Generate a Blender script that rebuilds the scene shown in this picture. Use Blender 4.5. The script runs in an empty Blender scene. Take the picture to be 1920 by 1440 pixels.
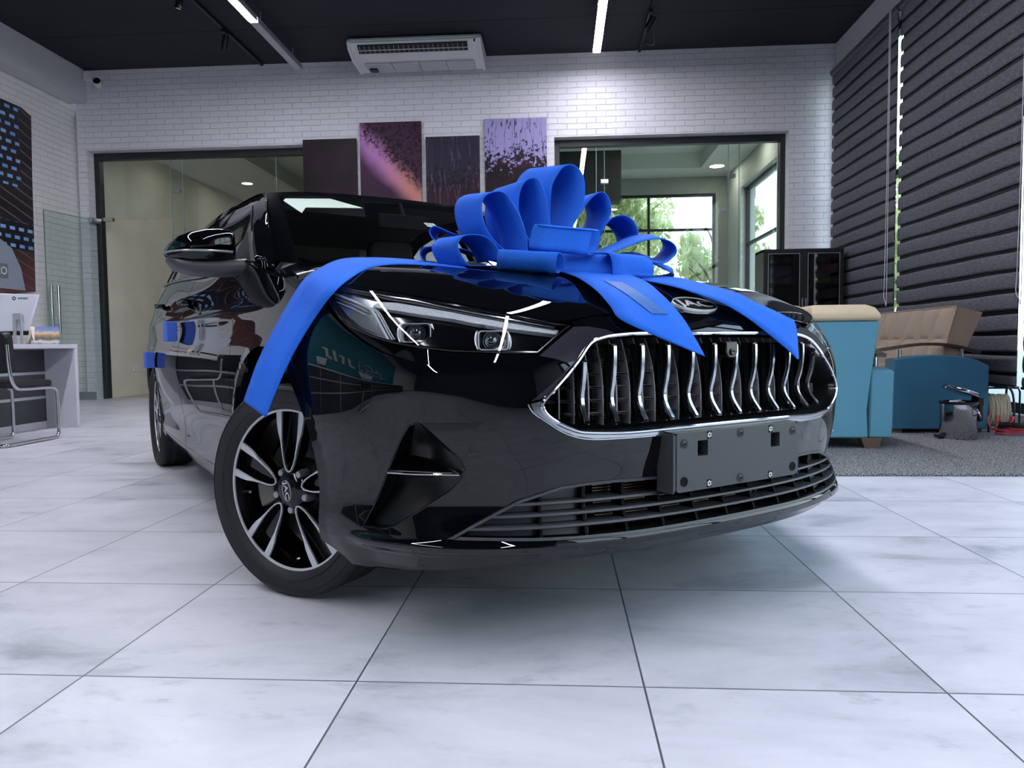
import bpy, bmesh, math, random
import numpy as np
from mathutils import Vector, Matrix, Euler
from mathutils.geometry import delaunay_2d_cdt
random.seed(7)
SC = bpy.context.scene
COL = SC.collection
PI = math.pi
# ---------------------------------------------------------------- camera
cam_d = bpy.data.cameras.new('camera')
cam_d.sensor_width = 36.0
cam_d.lens = 1365.0 / 1920.0 * 36.0
cam_d.clip_end = 200
cam = bpy.data.objects.new('camera', cam_d)
COL.objects.link(cam)
_p, _r, _y = -.0535, -.0104, -.0656
_f = Vector((math.sin(_y)*math.cos(_p), math.cos(_y)*math.cos(_p), math.sin(_p)))
_r0 = Vector((math.cos(_y), -math.sin(_y), 0)); _u0 = _r0.cross(_f)
_rt = math.cos(_r)*_r0 + math.sin(_r)*_u0; _up = _rt.cross(_f)
cam.matrix_world = Matrix(((_rt.x, _up.x, -_f.x, 0), (_rt.y, _up.y, -_f.y, 0), (_rt.z, _up.z, -_f.z, .704), (0, 0, 0, 1)))
SC.camera = cam
# ---------------------------------------------------------------- world, exposure
SC.view_settings.view_transform = 'Standard'
SC.view_settings.look = 'None'
SC.view_settings.gamma = 1
SC.view_settings.use_curve_mapping = False
SC.view_settings.exposure = 0.0
SC.cycles.use_denoising = True
SC.cycles.max_bounces = 9
SC.cycles.diffuse_bounces = 5
SC.cycles.glossy_bounces = 5
SC.cycles.transparent_max_bounces = 16
SC.cycles.sample_clamp_indirect = 6
SC.cycles.caustics_reflective = False
SC.cycles.caustics_refractive = False
w = bpy.data.worlds.new('sky'); SC.world = w; w.use_nodes = True
nt = w.node_tree; bg = nt.nodes['Background']
tc = nt.nodes.new('ShaderNodeTexCoord'); sx = nt.nodes.new('ShaderNodeSeparateXYZ')
rp = nt.nodes.new('ShaderNodeValToRGB')
nt.links.new(tc.outputs['Generated'], sx.inputs[0]); nt.links.new(sx.outputs['Z'], rp.inputs[0])
rp.color_ramp.elements[0].position = 0.0; rp.color_ramp.elements[0].color = (.93, .97, 1, 1)
rp.color_ramp.elements[1].position = .8; rp.color_ramp.elements[1].color = (.50, .68, 1, 1)
nt.links.new(rp.outputs[0], bg.inputs[0])
bg.inputs[1].default_value = SKY = 4.6
LAMP = 95.0        # emission of the ceiling light lines
# room size
XL, XR, YW, YF, ZC = -6.70, 3.56, 9.80, -6.0, 4.52
YG = 10.0         # plane of the glass partitions
def portal(name, loc, rot, sx_, sy_):
    l = bpy.data.lights.new(name, 'AREA'); l.shape = 'RECTANGLE'; l.size = sx_; l.size_y = sy_
    l.cycles.is_portal = True
    o = bpy.data.objects.new(name, l); o.location = loc; o.rotation_euler = rot; COL.objects.link(o)
# windows of the right wall (light comes in towards -X)
portal('portal_right', (XR+.30, 1.45, 2.1), (0, PI/2, 0), 4.0, 8.7)

# ---------------------------------------------------------------- helpers
def lin(h):
    if isinstance(h, str):
        c = [int(h[i:i+2], 16)/255 for i in (0, 2, 4)]
    else: c = h
    return tuple(x/12.92 if x <= .04045 else ((x+.055)/1.055)**2.4 for x in c) + (1,)
MATS = {}
def mat(name, col='808080', rough=.5, metal=0., coat=0., coat_r=.03, spec=.5, noise=0., nscale=20., bump=0., bscale=60., emis=None, estr=0., sheen=0., alpha=1., ior=1.45, trans=0.):
    if name in MATS: return MATS[name]
    m = bpy.data.materials.new(name); m.use_nodes = True
    N = m.node_tree.nodes; L = m.node_tree.links; b = N['Principled BSDF']
    c = lin(col)
    b.inputs['Base Color'].default_value = c
    b.inputs['Roughness'].default_value = rough; b.inputs['Metallic'].default_value = metal
    b.inputs['Coat Weight'].default_value = coat; b.inputs['Coat Roughness'].default_value = coat_r
    b.inputs['Specular IOR Level'].default_value = spec
    b.inputs['Sheen Weight'].default_value = sheen
    b.inputs['Alpha'].default_value = alpha
    b.inputs['IOR'].default_value = ior; b.inputs['Transmission Weight'].default_value = trans
    if emis: b.inputs['Emission Color'].default_value = lin(emis); b.inputs['Emission Strength'].default_value = estr
    if noise or bump:
        t = N.new('ShaderNodeTexCoord')
    if noise:
        n = N.new('ShaderNodeTexNoise'); n.inputs['Scale'].default_value = nscale; n.inputs['Detail'].default_value = 5
        mx = N.new('ShaderNodeMix'); mx.data_type = 'RGBA'
        L.new(t.outputs['Object'], n.inputs['Vector']); L.new(n.outputs['Fac'], mx.inputs[0])
        mx.inputs[6].default_value = tuple(x*(1-noise) for x in c[:3])+(1,)
        mx.inputs[7].default_value = tuple(min(1, x*(1+noise)) for x in c[:3])+(1,)
        L.new(mx.outputs[2], b.inputs['Base Color'])
    if bump:
        n2 = N.new('ShaderNodeTexNoise'); n2.inputs['Scale'].default_value = bscale; n2.inputs['Detail'].default_value = 4
        bp = N.new('ShaderNodeBump'); bp.inputs['Strength'].default_value = bump; bp.inputs['Distance'].default_value = .01
        L.new(t.outputs['Object'], n2.inputs['Vector']); L.new(n2.outputs['Fac'], bp.inputs['Height']); L.new(bp.outputs[0], b.inputs['Normal'])
    MATS[name] = m
    return m
def glassmat(name, tint=(1, 1, 1), ior=1.45, rough=0.0, dark=1.0):
    # thin pane: sees through, reflects by angle (Fresnel)
    if name in MATS: return MATS[name]
    m = bpy.data.materials.new(name); m.use_nodes = True
    N = m.node_tree.nodes; L = m.node_tree.links; N.remove(N['Principled BSDF'])
    o = N['Material Output']; mx = N.new('ShaderNodeMixShader'); fr = N.new('ShaderNodeFresnel'); ge = N.new('ShaderNodeNewGeometry'); mi = N.new('ShaderNodeMix'); mi.inputs[2].default_value = ior; mi.inputs[3].default_value = 1/ior; L.new(ge.outputs['Backfacing'], mi.inputs[0]); L.new(mi.outputs[0], fr.inputs[0])
    tr = N.new('ShaderNodeBsdfTransparent'); tr.inputs[0].default_value = tuple(t*dark for t in tint)+(1,)
    gl = N.new('ShaderNodeBsdfGlossy'); gl.inputs['Roughness'].default_value = rough; gl.inputs[0].default_value = (1, 1, 1, 1)
    L.new(fr.outputs[0], mx.inputs[0]); L.new(tr.outputs[0], mx.inputs[1]); L.new(gl.outputs[0], mx.inputs[2]); L.new(mx.outputs[0], o.inputs[0])
    MATS[name] = m
    return m
class MB:
    def __init__(s): s.v = []; s.f = []; s.mi = []; s.cm = 0
    def add(s, vs, fs):
        k = len(s.v); s.v += [tuple(map(float, v)) for v in vs]; s.f += [tuple(i+k for i in f) for f in fs]; s.mi += [s.cm]*len(fs); return s
    def box(s, x0, x1, y0, y1, z0, z1, M=None):
        vs = [(x, y, z) for x in (x0, x1) for y in (y0, y1) for z in (z0, z1)]
        if M is not None: vs = [M @ Vector(v) for v in vs]
        return s.add(vs, [(0, 1, 3, 2), (4, 6, 7, 5), (0, 4, 5, 1), (2, 3, 7, 6), (0, 2, 6, 4), (1, 5, 7, 3)])
    def prism(s, pts, axis, a, b):
        # polygon pts (2D) extruded along axis
        def P(p, t): return {'x': (t, p[0], p[1]), 'y': (p[0], t, p[1]), 'z': (p[0], p[1], t)}[axis]
        n = len(pts); vs = [P(p, a) for p in pts]+[P(p, b) for p in pts]
        return s.add(vs, [tuple(range(n))[::-1], tuple(range(n, 2*n))]+[(i, (i+1) % n, n+(i+1) % n, n+i) for i in range(n)])
    def tube(s, pts, r, n=10, caps=True, closed=False):
        pts = [Vector(p) for p in pts]; m = len(pts); vs = []; fs = []
        rr = r if isinstance(r, (list, tuple)) else [r]*m
        up = None
        for i, p in enumerate(pts):
            if closed: t = (pts[(i+1) % m]-pts[i-1])
            else: t = pts[min(i+1, m-1)]-pts[max(i-1, 0)]
            t.normalize()
            if up is None: up = Vector((0, 0, 1)) if abs(t.z) < .9 else Vector((1, 0, 0))
            a = t.cross(up); a = a.normalized() if a.length > 1e-6 else t.orthogonal().normalized(); b = a.cross(t); up = b
            for k in range(n):
                q = 2*PI*k/n; vs.append(p+rr[i]*(math.cos(q)*a+math.sin(q)*b))
        for i in range(m if closed else m-1):
            j = (i+1) % m
            for k in range(n): fs.append((i*n+k, i*n+(k+1) % n, j*n+(k+1) % n, j*n+k))
        if caps and not closed: fs += [tuple(range(n))[::-1], tuple(range((m-1)*n, m*n))]
        return s.add(vs, fs)
    def lathe(s, prof, n=32, M=None, close=False):
        # prof: (radius, height) about local z
        vs = []; fs = []; m = len(prof)
        for r_, z_ in prof:
            for k in range(n): q = 2*PI*k/n; v = Vector((r_*math.cos(q), r_*math.sin(q), z_)); vs.append(M @ v if M is not None else v)
        for i in range(m if close else m-1):
            j = (i+1) % m
            for k in range(n): fs.append((i*n+k, i*n+(k+1) % n, j*n+(k+1) % n, j*n+k))
        return s.add(vs, fs)
    def grid(s, P):
        # P[i][j] points
        a = len(P); b = len(P[0])
        return s.add([p for r in P for p in r], [(i*b+j, i*b+j+1, (i+1)*b+j+1, (i+1)*b+j) for i in range(a-1) for j in range(b-1)])
    def build(s, name, m, parent=None, smooth=False, bevel=0, bseg=2, sharp=40, solid=0, weld=True):
        me = bpy.data.meshes.new(name); me.from_pydata(s.v, [], s.f)
        ms = m if isinstance(m, (list, tuple)) else [m]
        for x in ms: me.materials.append(x)
        if len(ms) > 1: me.polygons.foreach_set('material_index', s.mi)
        bm = bmesh.new(); bm.from_mesh(me)
        if weld: bmesh.ops.remove_doubles(bm, verts=bm.verts, dist=1e-5)
        bmesh.ops.recalc_face_normals(bm, faces=bm.faces)
        bm.to_mesh(me); bm.free()
        if smooth:
            me.polygons.foreach_set('use_smooth', [True]*len(me.polygons))
            try: me.set_sharp_from_angle(angle=math.radians(sharp))
            except Exception: pass
        o = bpy.data.objects.new(name, me); COL.objects.link(o)
        if parent is not None: o.parent = parent
        if solid:
            md = o.modifiers.new('solid', 'SOLIDIFY'); md.thickness = solid; md.offset = 0
        if bevel:
            md = o.modifiers.new('bevel', 'BEVEL'); md.width = bevel; md.segments = bseg; md.limit_method = 'ANGLE'; md.angle_limit = math.radians(35)
            me.polygons.foreach_set('use_smooth', [True]*len(me.polygons))
            md2 = o.modifiers.new('wn', 'WEIGHTED_NORMAL'); md2.keep_sharp = True
            try: me.set_sharp_from_angle(angle=math.radians(60))
            except Exception: pass
        return o
def tag(o, label, cat, group=None):
    o['label'] = label; o['category'] = cat
    if group: o['group'] = group
    return o
def struct(o): o['kind'] = 'structure'; return o
def empty(name, loc=(0, 0, 0), rz=0, label=None, cat=None, group=None):
    o = bpy.data.objects.new(name, None); COL.objects.link(o); o.location = loc; o.rotation_euler = (0, 0, rz)
    o.empty_display_size = .1
    if label: tag(o, label, cat, group)
    return o
def dup(root, loc, rz=None, label=None, group=None):
    r = root.copy(); COL.objects.link(r); r.location = loc
    if rz is not None: r.rotation_euler = (0, 0, rz)
    if label: r['label'] = label
    if group: r['group'] = group
    for ch in list(root.children):
        c = ch.copy(); COL.objects.link(c); c.parent = r
        for g in ch.children:
            d = g.copy(); COL.objects.link(d); d.parent = c
    return r
def text(name, body, size, m, parent=None, loc=(0, 0, 0), rot=(0, 0, 0), depth=.002, shear=0, sx=1.0, align='CENTER', bold=0.0):
    c = bpy.data.curves.new(name, 'FONT'); c.body = body; c.size = size; c.extrude = depth; c.align_x = align; c.align_y = 'CENTER'; c.shear = shear; c.offset = bold
    t = bpy.data.objects.new(name, c); COL.objects.link(t)
    bpy.context.view_layer.update()
    me = bpy.data.meshes.new_from_object(t.evaluated_get(bpy.context.evaluated_depsgraph_get()))
    bpy.data.objects.remove(t); bpy.data.curves.remove(c)
    me.materials.clear(); me.materials.append(m)
    for v in me.vertices: v.co.x *= sx
    o = bpy.data.objects.new(name, me); COL.objects.link(o); o.location = loc; o.rotation_euler = rot
    if parent is not None: o.parent = parent
    return o
def arc(cx, cy, r, a0, a1, n):
    return [(cx+r*math.cos(math.radians(a0+(a1-a0)*i/n)), cy+r*math.sin(math.radians(a0+(a1-a0)*i/n))) for i in range(n+1)]
def rrect(x0, x1, y0, y1, r, n=5):
    return arc(x1-r, y1-r, r, 0, 90, n)+arc(x0+r, y1-r, r, 90, 180, n)+arc(x0+r, y0+r, r, 180, 270, n)+arc(x1-r, y0+r, r, 270, 360, n)
def smooth_path(pts, k=6):
    # Catmull-Rom through points
    P = [Vector(p) for p in pts]; out = []
    for i in range(len(P)-1):
        a = P[max(i-1, 0)]; b = P[i]; c = P[i+1]; d = P[min(i+2, len(P)-1)]
        for j in range(k):
            t = j/k; out.append(.5*((2*b)+(c-a)*t+(2*a-5*b+4*c-d)*t*t+(3*b-a-3*c+d)*t**3))
    return out+[P[-1]]
# ================================================================ surfaces of the room
def nodes(name):
    m = bpy.data.materials.new(name); m.use_nodes = True
    N = m.node_tree.nodes; L = m.node_tree.links
    return m, N, L, N['Principled BSDF']
def brick_mat(name, ax, col, mortar, w_=.255, h_=.077):
    m, N, L, b = nodes(name)
    g = N.new('ShaderNodeNewGeometry'); s_ = N.new('ShaderNodeSeparateXYZ'); c_ = N.new('ShaderNodeCombineXYZ')
    L.new(g.outputs['Position'], s_.inputs[0]); L.new(s_.outputs['XY'.index(ax)], c_.inputs[0]); L.new(s_.outputs[2], c_.inputs[1])
    wob = N.new('ShaderNodeTexNoise'); wob.inputs['Scale'].default_value = 5; L.new(c_.outputs[0], wob.inputs['Vector'])
    av = N.new('ShaderNodeVectorMath'); av.operation = 'SCALE'; av.inputs['Scale'].default_value = .012; L.new(wob.outputs['Color'], av.inputs[0])
    ad = N.new('ShaderNodeVectorMath'); L.new(c_.outputs[0], ad.inputs[0]); L.new(av.outputs[0], ad.inputs[1])
    br = N.new('ShaderNodeTexBrick'); L.new(ad.outputs[0], br.inputs['Vector'])
    for k, v in (('Scale', 1), ('Mortar Size', .005), ('Mortar Smooth', .6), ('Brick Width', w_), ('Row Height', h_), ('Bias', 0)): br.inputs[k].default_value = v
    br.inputs['Color1'].default_value = lin(col); br.inputs['Color2'].default_value = tuple(x*.95 for x in lin(col)[:3])+(1,); br.inputs['Mortar'].default_value = lin(mortar)
    L.new(br.outputs['Color'], b.inputs['Base Color']); b.inputs['Roughness'].default_value = .55
    n = N.new('ShaderNodeTexNoise'); n.inputs['Scale'].default_value = 35; L.new(g.outputs['Position'], n.inputs['Vector'])
    mt = N.new('ShaderNodeMath'); mt.operation = 'MULTIPLY_ADD'; mt.inputs[1].default_value = .25
    iv = N.new('ShaderNodeMath'); iv.operation = 'SUBTRACT'; iv.inputs[0].default_value = 1; L.new(br.outputs['Fac'], iv.inputs[1])
    L.new(n.outputs['Fac'], mt.inputs[0]); L.new(iv.outputs[0], mt.inputs[2])
    bp = N.new('ShaderNodeBump'); bp.inputs['Strength'].default_value = .9; bp.inputs['Distance'].default_value = .007
    L.new(mt.outputs[0], bp.inputs['Height']); L.new(bp.outputs[0], b.inputs['Normal'])
    return m
M_brickb = brick_mat('white_painted_brick', 'X', 'E2E2E8', 'D8D8DF')
M_brickl = brick_mat('white_painted_brick_side', 'Y', 'E4E3E2', 'D8D7D7')
M_plaster = mat('grey_plaster', 'C2C2C8', .7, noise=.04, nscale=6)
M_white = mat('white_plaster', 'DADAD8', .6, noise=.03, nscale=5)
M_dframe = mat('anthracite_frame', '26282B', .4, noise=.05)
M_beige = mat('beige_textured_wall', 'DCD8C8', .75, noise=.12, nscale=3, bump=.35, bscale=120)
M_teal = mat('teal_wall', '1B7F93', .5, noise=.06, nscale=2)
def floor_mat():
    m, N, L, b = nodes('grey_stone_floor_tiles')
    g = N.new('ShaderNodeNewGeometry')
    off = N.new('ShaderNodeVectorMath'); off.operation = 'ADD'; off.inputs[1].default_value = (1.031+60, -1.473+60, 0); L.new(g.outputs['Position'], off.inputs[0])
    br = N.new('ShaderNodeTexBrick'); br.offset = 0; br.squash = 1; L.new(off.outputs[0], br.inputs['Vector'])
    for k, v in (('Scale', 1), ('Mortar Size', .0022), ('Mortar Smooth', .1), ('Brick Width', .6), ('Row Height', .6), ('Bias', 0)): br.inputs[k].default_value = v
    br.inputs['Color1'].default_value = (1, 1, 1, 1); br.inputs['Color2'].default_value = (0, 0, 0, 1); br.inputs['Mortar'].default_value = (.5, .5, .5, 1)
    # per tile shift of the clouding
    fl = N.new('ShaderNodeVectorMath'); fl.operation = 'SCALE'; fl.inputs['Scale'].default_value = 1/.6; L.new(off.outputs[0], fl.inputs[0])
    f2 = N.new('ShaderNodeVectorMath'); f2.operation = 'FLOOR'; L.new(fl.outputs[0], f2.inputs[0])
    wn = N.new('ShaderNodeTexWhiteNoise'); wn.noise_dimensions = '3D'; L.new(f2.outputs[0], wn.inputs['Vector'])
    sc = N.new('ShaderNodeVectorMath'); sc.operation = 'SCALE'; sc.inputs['Scale'].default_value = 9; L.new(wn.outputs['Color'], sc.inputs[0])
    st = N.new('ShaderNodeVectorMath'); st.operation = 'MULTIPLY'; st.inputs[1].default_value = (.62, 1.25, 1); L.new(off.outputs[0], st.inputs[0])
    ps = N.new('ShaderNodeVectorMath'); L.new(st.outputs[0], ps.inputs[0]); L.new(sc.outputs[0], ps.inputs[1])
    n1 = N.new('ShaderNodeTexNoise'); n1.inputs['Scale'].default_value = 3.0; n1.inputs['Detail'].default_value = 9; n1.inputs['Roughness'].default_value = .62; n1.inputs['Distortion'].default_value = .5; L.new(ps.outputs[0], n1.inputs['Vector'])
    r1 = N.new('ShaderNodeValToRGB'); e = r1.color_ramp.elements
    e[0].position = .28; e[0].color = lin('989CA3'); e[1].position = .66; e[1].color = lin('D2D4DB')
    x = e.new(.42); x.color = lin('BFC2C9'); x = e.new(.52); x.color = lin('C9CBD2')
    L.new(n1.outputs['Fac'], r1.inputs[0])
    n2 = N.new('ShaderNodeTexNoise'); n2.inputs['Scale'].default_value = 14; n2.inputs['Detail'].default_value = 10; n2.inputs['Roughness'].default_value = .75; L.new(ps.outputs[0], n2.inputs['Vector'])
    r2 = N.new('ShaderNodeValToRGB'); e = r2.color_ramp.elements; e[0].position = .30; e[0].color = (.62, .63, .64, 1); e[1].position = .46; e[1].color = (1, 1, 1, 1)
    L.new(n2.outputs['Fac'], r2.inputs[0])
    mk = N.new('ShaderNodeTexNoise'); mk.inputs['Scale'].default_value = 2.2; mk.inputs['Detail'].default_value = 3; L.new(ps.outputs[0], mk.inputs['Vector'])
    mr = N.new('ShaderNodeMapRange'); mr.inputs[1].default_value = .42; mr.inputs[2].default_value = .66; mr.inputs[3].default_value = .15; mr.inputs[4].default_value = 1.0; L.new(mk.outputs['Fac'], mr.inputs[0])
    mu = N.new('ShaderNodeMix'); mu.data_type = 'RGBA'; mu.blend_type = 'MULTIPLY'; L.new(mr.outputs[0], mu.inputs[0]); L.new(r1.outputs[0], mu.inputs[6]); L.new(r2.outputs[0], mu.inputs[7])
    tv = N.new('ShaderNodeMapRange'); tv.inputs[3].default_value = .93; tv.inputs[4].default_value = 1.0; L.new(wn.outputs['Value'], tv.inputs[0])
    mv = N.new('ShaderNodeVectorMath'); mv.operation = 'SCALE'; L.new(mu.outputs[2], mv.inputs[0]); L.new(tv.outputs[0], mv.inputs['Scale'])
    gr = N.new('ShaderNodeMix'); gr.data_type = 'RGBA'; L.new(br.outputs['Fac'], gr.inputs[0]); L.new(mv.outputs[0], gr.inputs[6]); gr.inputs[7].default_value = lin('50555C')
    L.new(gr.outputs[2], b.inputs['Base Color'])
    rr = N.new('ShaderNodeMapRange'); rr.inputs[3].default_value = .30; rr.inputs[4].default_value = .46; L.new(n1.outputs['Fac'], rr.inputs[0]); L.new(rr.outputs[0], b.inputs['Roughness'])
    b.inputs['Specular IOR Level'].default_value = .45
    return m
M_floor = floor_mat()
def ceil_mat():
    m, N, L, b = nodes('black_ceiling_boards')
    g = N.new('ShaderNodeNewGeometry'); s_ = N.new('ShaderNodeSeparateXYZ'); L.new(g.outputs['Position'], s_.inputs[0])
    a = N.new('ShaderNodeMath'); a.operation = 'ADD'; a.inputs[1].default_value = 50-8.72+.01; L.new(s_.outputs[1], a.inputs[0])
    md = N.new('ShaderNodeMath'); md.operation = 'PINGPONG'; md.inputs[1].default_value = .61; L.new(a.outputs[0], md.inputs[0])
    lt = N.new('ShaderNodeMath'); lt.operation = 'LESS_THAN'; lt.inputs[1].default_value = .011
    md.operation = 'FLOORED_MODULO'; md.inputs[1].default_value = 1.22; L.new(md.outputs[0], lt.inputs[0])
    lt.inputs[1].default_value = .02
    n = N.new('ShaderNodeTexNoise'); n.inputs['Scale'].default_value = 3; n.inputs['Detail'].default_value = 6; 
    sc = N.new('ShaderNodeVectorMath'); sc.operation = 'MULTIPLY'; sc.inputs[1].default_value = (.4, 3, 1); L.new(g.outputs['Position'], sc.inputs[0]); L.new(sc.outputs[0], n.inputs['Vector'])
    r = N.new('ShaderNodeValToRGB'); r.color_ramp.elements[0].color = lin('1F2126'); r.color_ramp.elements[1].color = lin('2C2E35'); L.new(n.outputs['Fac'], r.inputs[0])
    mx = N.new('ShaderNodeMix'); mx.data_type = 'RGBA'; L.new(lt.outputs[0], mx.inputs[0]); L.new(r.outputs[0], mx.inputs[6]); mx.inputs[7].default_value = lin('08080A')
    L.new(mx.outputs[2], b.inputs['Base Color']); b.inputs['Roughness'].default_value = .75; b.inputs['Specular IOR Level'].default_value = .25
    return m
M_ceil = ceil_mat()
# floor, ceiling
struct(MB().box(XL-.2, XR+.3, YF-.2, YG+.05, -.12, 0).build('floor', M_floor))
struct(MB().box(XL-.2, XR+.3, YF-.2, YW+.25, ZC, ZC+.12).build('ceiling', M_ceil))
# back wall with two openings, thickness YW..YW+.2
mb = MB()
A0, A1, AT = -6.49, -2.70, 3.44      # left opening
B0, B1, BT = -.05, 2.985, 3.44       # right opening
y0, y1 = YW, YW+.28
for x0, x1, z0, z1 in ((-6.62, A0, 0, ZC), (A0, A1, AT, ZC), (A1, B0, 0, ZC), (B0, B1, BT, ZC), (B1, XR+.02, 0, ZC)):
    mb.box(x0, x1, y0, y1, z0, z1)
struct(mb.build('wall_back', M_brickb))
# left wall (brick) and its beam
mb = MB(); mb.box(XL-.15, XL, YF, YW+.5, 0, ZC)
struct(mb.build('wall_left', M_brickl))
struct(MB().box(XL, -6.46, YF, YW, 4.08, ZC).build('trim_1', M_plaster, bevel=.006))
# right wall: piers, sill and lintel round the long window
mb = MB()
mb.box(XR, XR+.28, 9.72, YW+.3, 0, ZC); mb.box(XR, XR+.28, YF, 9.72, 4.12, ZC); mb.box(XR, XR+.28, YF, 9.72, 0, .12)
mb.box(XR, XR+.28, YF, -2.9, .12, 4.12)
struct(mb.build('wall_right', M_plaster))
# wall behind the camera: teal panel, windows to its right
struct(MB().box(XL, XR+.2, YF-.2, YF, 0, ZC).build('wall_front', mat('dark_grey_paint', '34353A', .6, noise=.06)))
# skirting of the back wall
M_skirt = mat('grey_skirting', '8E9094', .4, noise=.1)
mb = MB(); mb.box(-6.70, A0, YW-.015, YW, 0, .11); mb.box(A1, B0, YW-.015, YW, 0, .11); mb.box(B1, XR, YW-.015, YW, 0, .11); struct(mb.build('baseboard_back', M_skirt))
mb = MB(); mb.box(XL, XL+.015, YF, YW, 0, .11); struct(mb.build('baseboard_left', M_skirt))
# raised thin cable duct lines on the back wall
mb = MB(); mb.box(-.145, -.125, YW-.012, YW, 3.70, ZC); struct(mb.build('trim_2', M_brickb))
mb = MB(); mb.box(1.03, 1.048, YW-.012, YW, 3.46, ZC); struct(mb.build('trim_3', M_brickb))
# ---- glazed partitions in the two openings
G_pane = glassmat('clear_glass', (.93, .965, .95), 1.5)
M_steel = mat('brushed_steel', 'BFC0C2', .28, 1.0, noise=.05, nscale=40)
M_edge = mat('glass_edge', '7F9A92', .15, noise=.05)
def partition(name, x0, x1, zt, splits, door=None):
    r = empty(name, (0, YG, 0)); struct(r)
    mb = MB(); t = .10
    mb.box(x0, x0+t, -.05, .05, 0, zt); mb.box(x1-t, x1, -.05, .05, 0, zt); mb.box(x0+t, x1-t, -.05, .05, zt-t, zt)
    mb.build('window_frame', M_dframe, r, bevel=.004)
    xs = [x0+t]+splits+[x1-t]
    for a, b in zip(xs[:-1], xs[1:]):
        if door and abs(a-door[0]) < .01:
            MB().box(a+.004, b-.004, -.005, .005, door[1], zt-t).build('pane', G_pane, r); continue
        MB().box(a+.004, b-.004, -.005, .005, .01, zt-t).build('pane', G_pane, r)
    for a in splits:
        MB().box(a-.004, a+.004, -.006, .006, (0.01), zt-t).build('pane_edge', M_edge, r)
    return r
p1 = partition('window_1', -6.52, -2.65, 3.45, [-5.41, -5.24, -3.9], door=(-6.42, 2.52))
p2 = partition('window_2', -.08, 3.02, 3.45, [.51, .62, 2.26, 2.40])
# patch fittings of the frameless glass
def fitting(p, x, z, w_=.14, h_=.05):
    MB().box(x-w_/2, x+w_/2, -.03, .03, z-h_/2, z+h_/2).build('patch_fitting', M_steel, p, bevel=.003)
fitting(p1, -6.37, 2.53, .2, .05)
for x, z in ((.62, 2.89), (2.19, 2.46), (2.30, 2.92)): fitting(p2, x, z, .10, .05)
fitting(p1, -5.33, 2.9, .1, .05)
# open glass door leaf hung at the left end of the left opening
dr = empty('door_1', (-6.44, 9.93, 0), math.radians(-99)); struct(dr)
MB().box(0, .92, -.005, .005, .02, 2.50).build('door_pane', G_pane, dr)
MB().box(.915, .923, -.006, .006, .02, 2.50).build('door_edge', M_edge, dr)
MB().box(0, .923, -.006, .006, 2.496, 2.502).build('door_top_edge', M_edge, dr)
h = MB()
for s_ in (-1, 1):
    h.tube([(.80, s_*.055, .93), (.80, s_*.055, 1.54)], .021, 14)
for z in (1.03, 1.44): h.tube([(.80, -.055, z), (.80, .055, z)], .010, 10)
h.build('door_handle', mat('chrome', 'D8D9DC', .07, 1.0, noise=.02), dr, smooth=True)
MB().box(-.02, .16, -.025, .025, 2.46, 2.53).build('patch_fitting', M_steel, dr, bevel=.003)
# ---- right wall glazing
def rglass(n, ya, yb):
    r = empty('window_%d' % n, (XR+.14, ya, 0)); struct(r)
    L_ = yb-ya; mb = MB(); t = .06
    mb.box(-.04, .04, 0, t, .12, 4.12); mb.box(-.04, .04, L_-t, L_, .12, 4.12); mb.box(-.04, .04, t, L_-t, .12, .2); mb.box(-.04, .04, t, L_-t, 4.04, 4.12); mb.box(-.04, .04, t, L_-t, 2.5, 2.56)
    mb.build('window_frame', M_dframe, r)
    MB().box(-.004, .004, t, L_-t, .2, 2.5).build('pane', G_pane, r)
    MB().box(-.004, .004, t, L_-t, 2.56, 4.04).build('pane', G_pane, r)
yy = [-2.9, -.9, 1.2, 3.4, 5.75, 7.75, 9.72]
for i in range(6): rglass(3+i, yy[i], yy[i+1])
# ---- the rooms behind the partitions
Y2 = 13.6
M_ceil2 = mat('pale_ceiling', 'E2E6DC', .7, noise=.03)
M_dark2 = mat('dark_grey_wall', '3C4140', .6, noise=.06)
M_floor2 = mat('brown_grey_floor', 'A8A298', .35, noise=.15, nscale=4)
struct(MB().box(-6.7, 3.3, YG+.05, 18.0, -.12, 0).build('floor.001', M_floor2))
mb = MB(); z = 3.95
for x0, x1, a, b in ((-6.7, -5.0, YG+.06, 16.2), (-1.6, -.7, YG+.06, 16.2), (2.45, 3.3, YG+.06, Y2), (-5.0, -1.6, YG+.06, 10.9), (-.7, 2.45, YG+.06, 11.3), (-5.0, -1.6, 15, 16.2), (-.7, 2.45, 12.9, Y2)): mb.box(x0, x1, a, b, 3.72, 3.98)
mb.box(-6.7, 3.3, YG+.06, 16.2, 3.98, 4.08)
struct(mb.build('ceiling.001', M_ceil2))
struct(MB().box(-6.62, -6.47, YG+.06, 16.2, 0, 3.8).build('wall_left.001', M_beige))
struct(MB().box(-6.6, -1.1, 16.0, 16.2, 0, 3.8).build('wall_back.001', M_beige))
struct(MB().box(-1.25, -1.1, YG+.2, 16.0, 0, 3.8).build('wall_middle', M_dark2))
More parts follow.
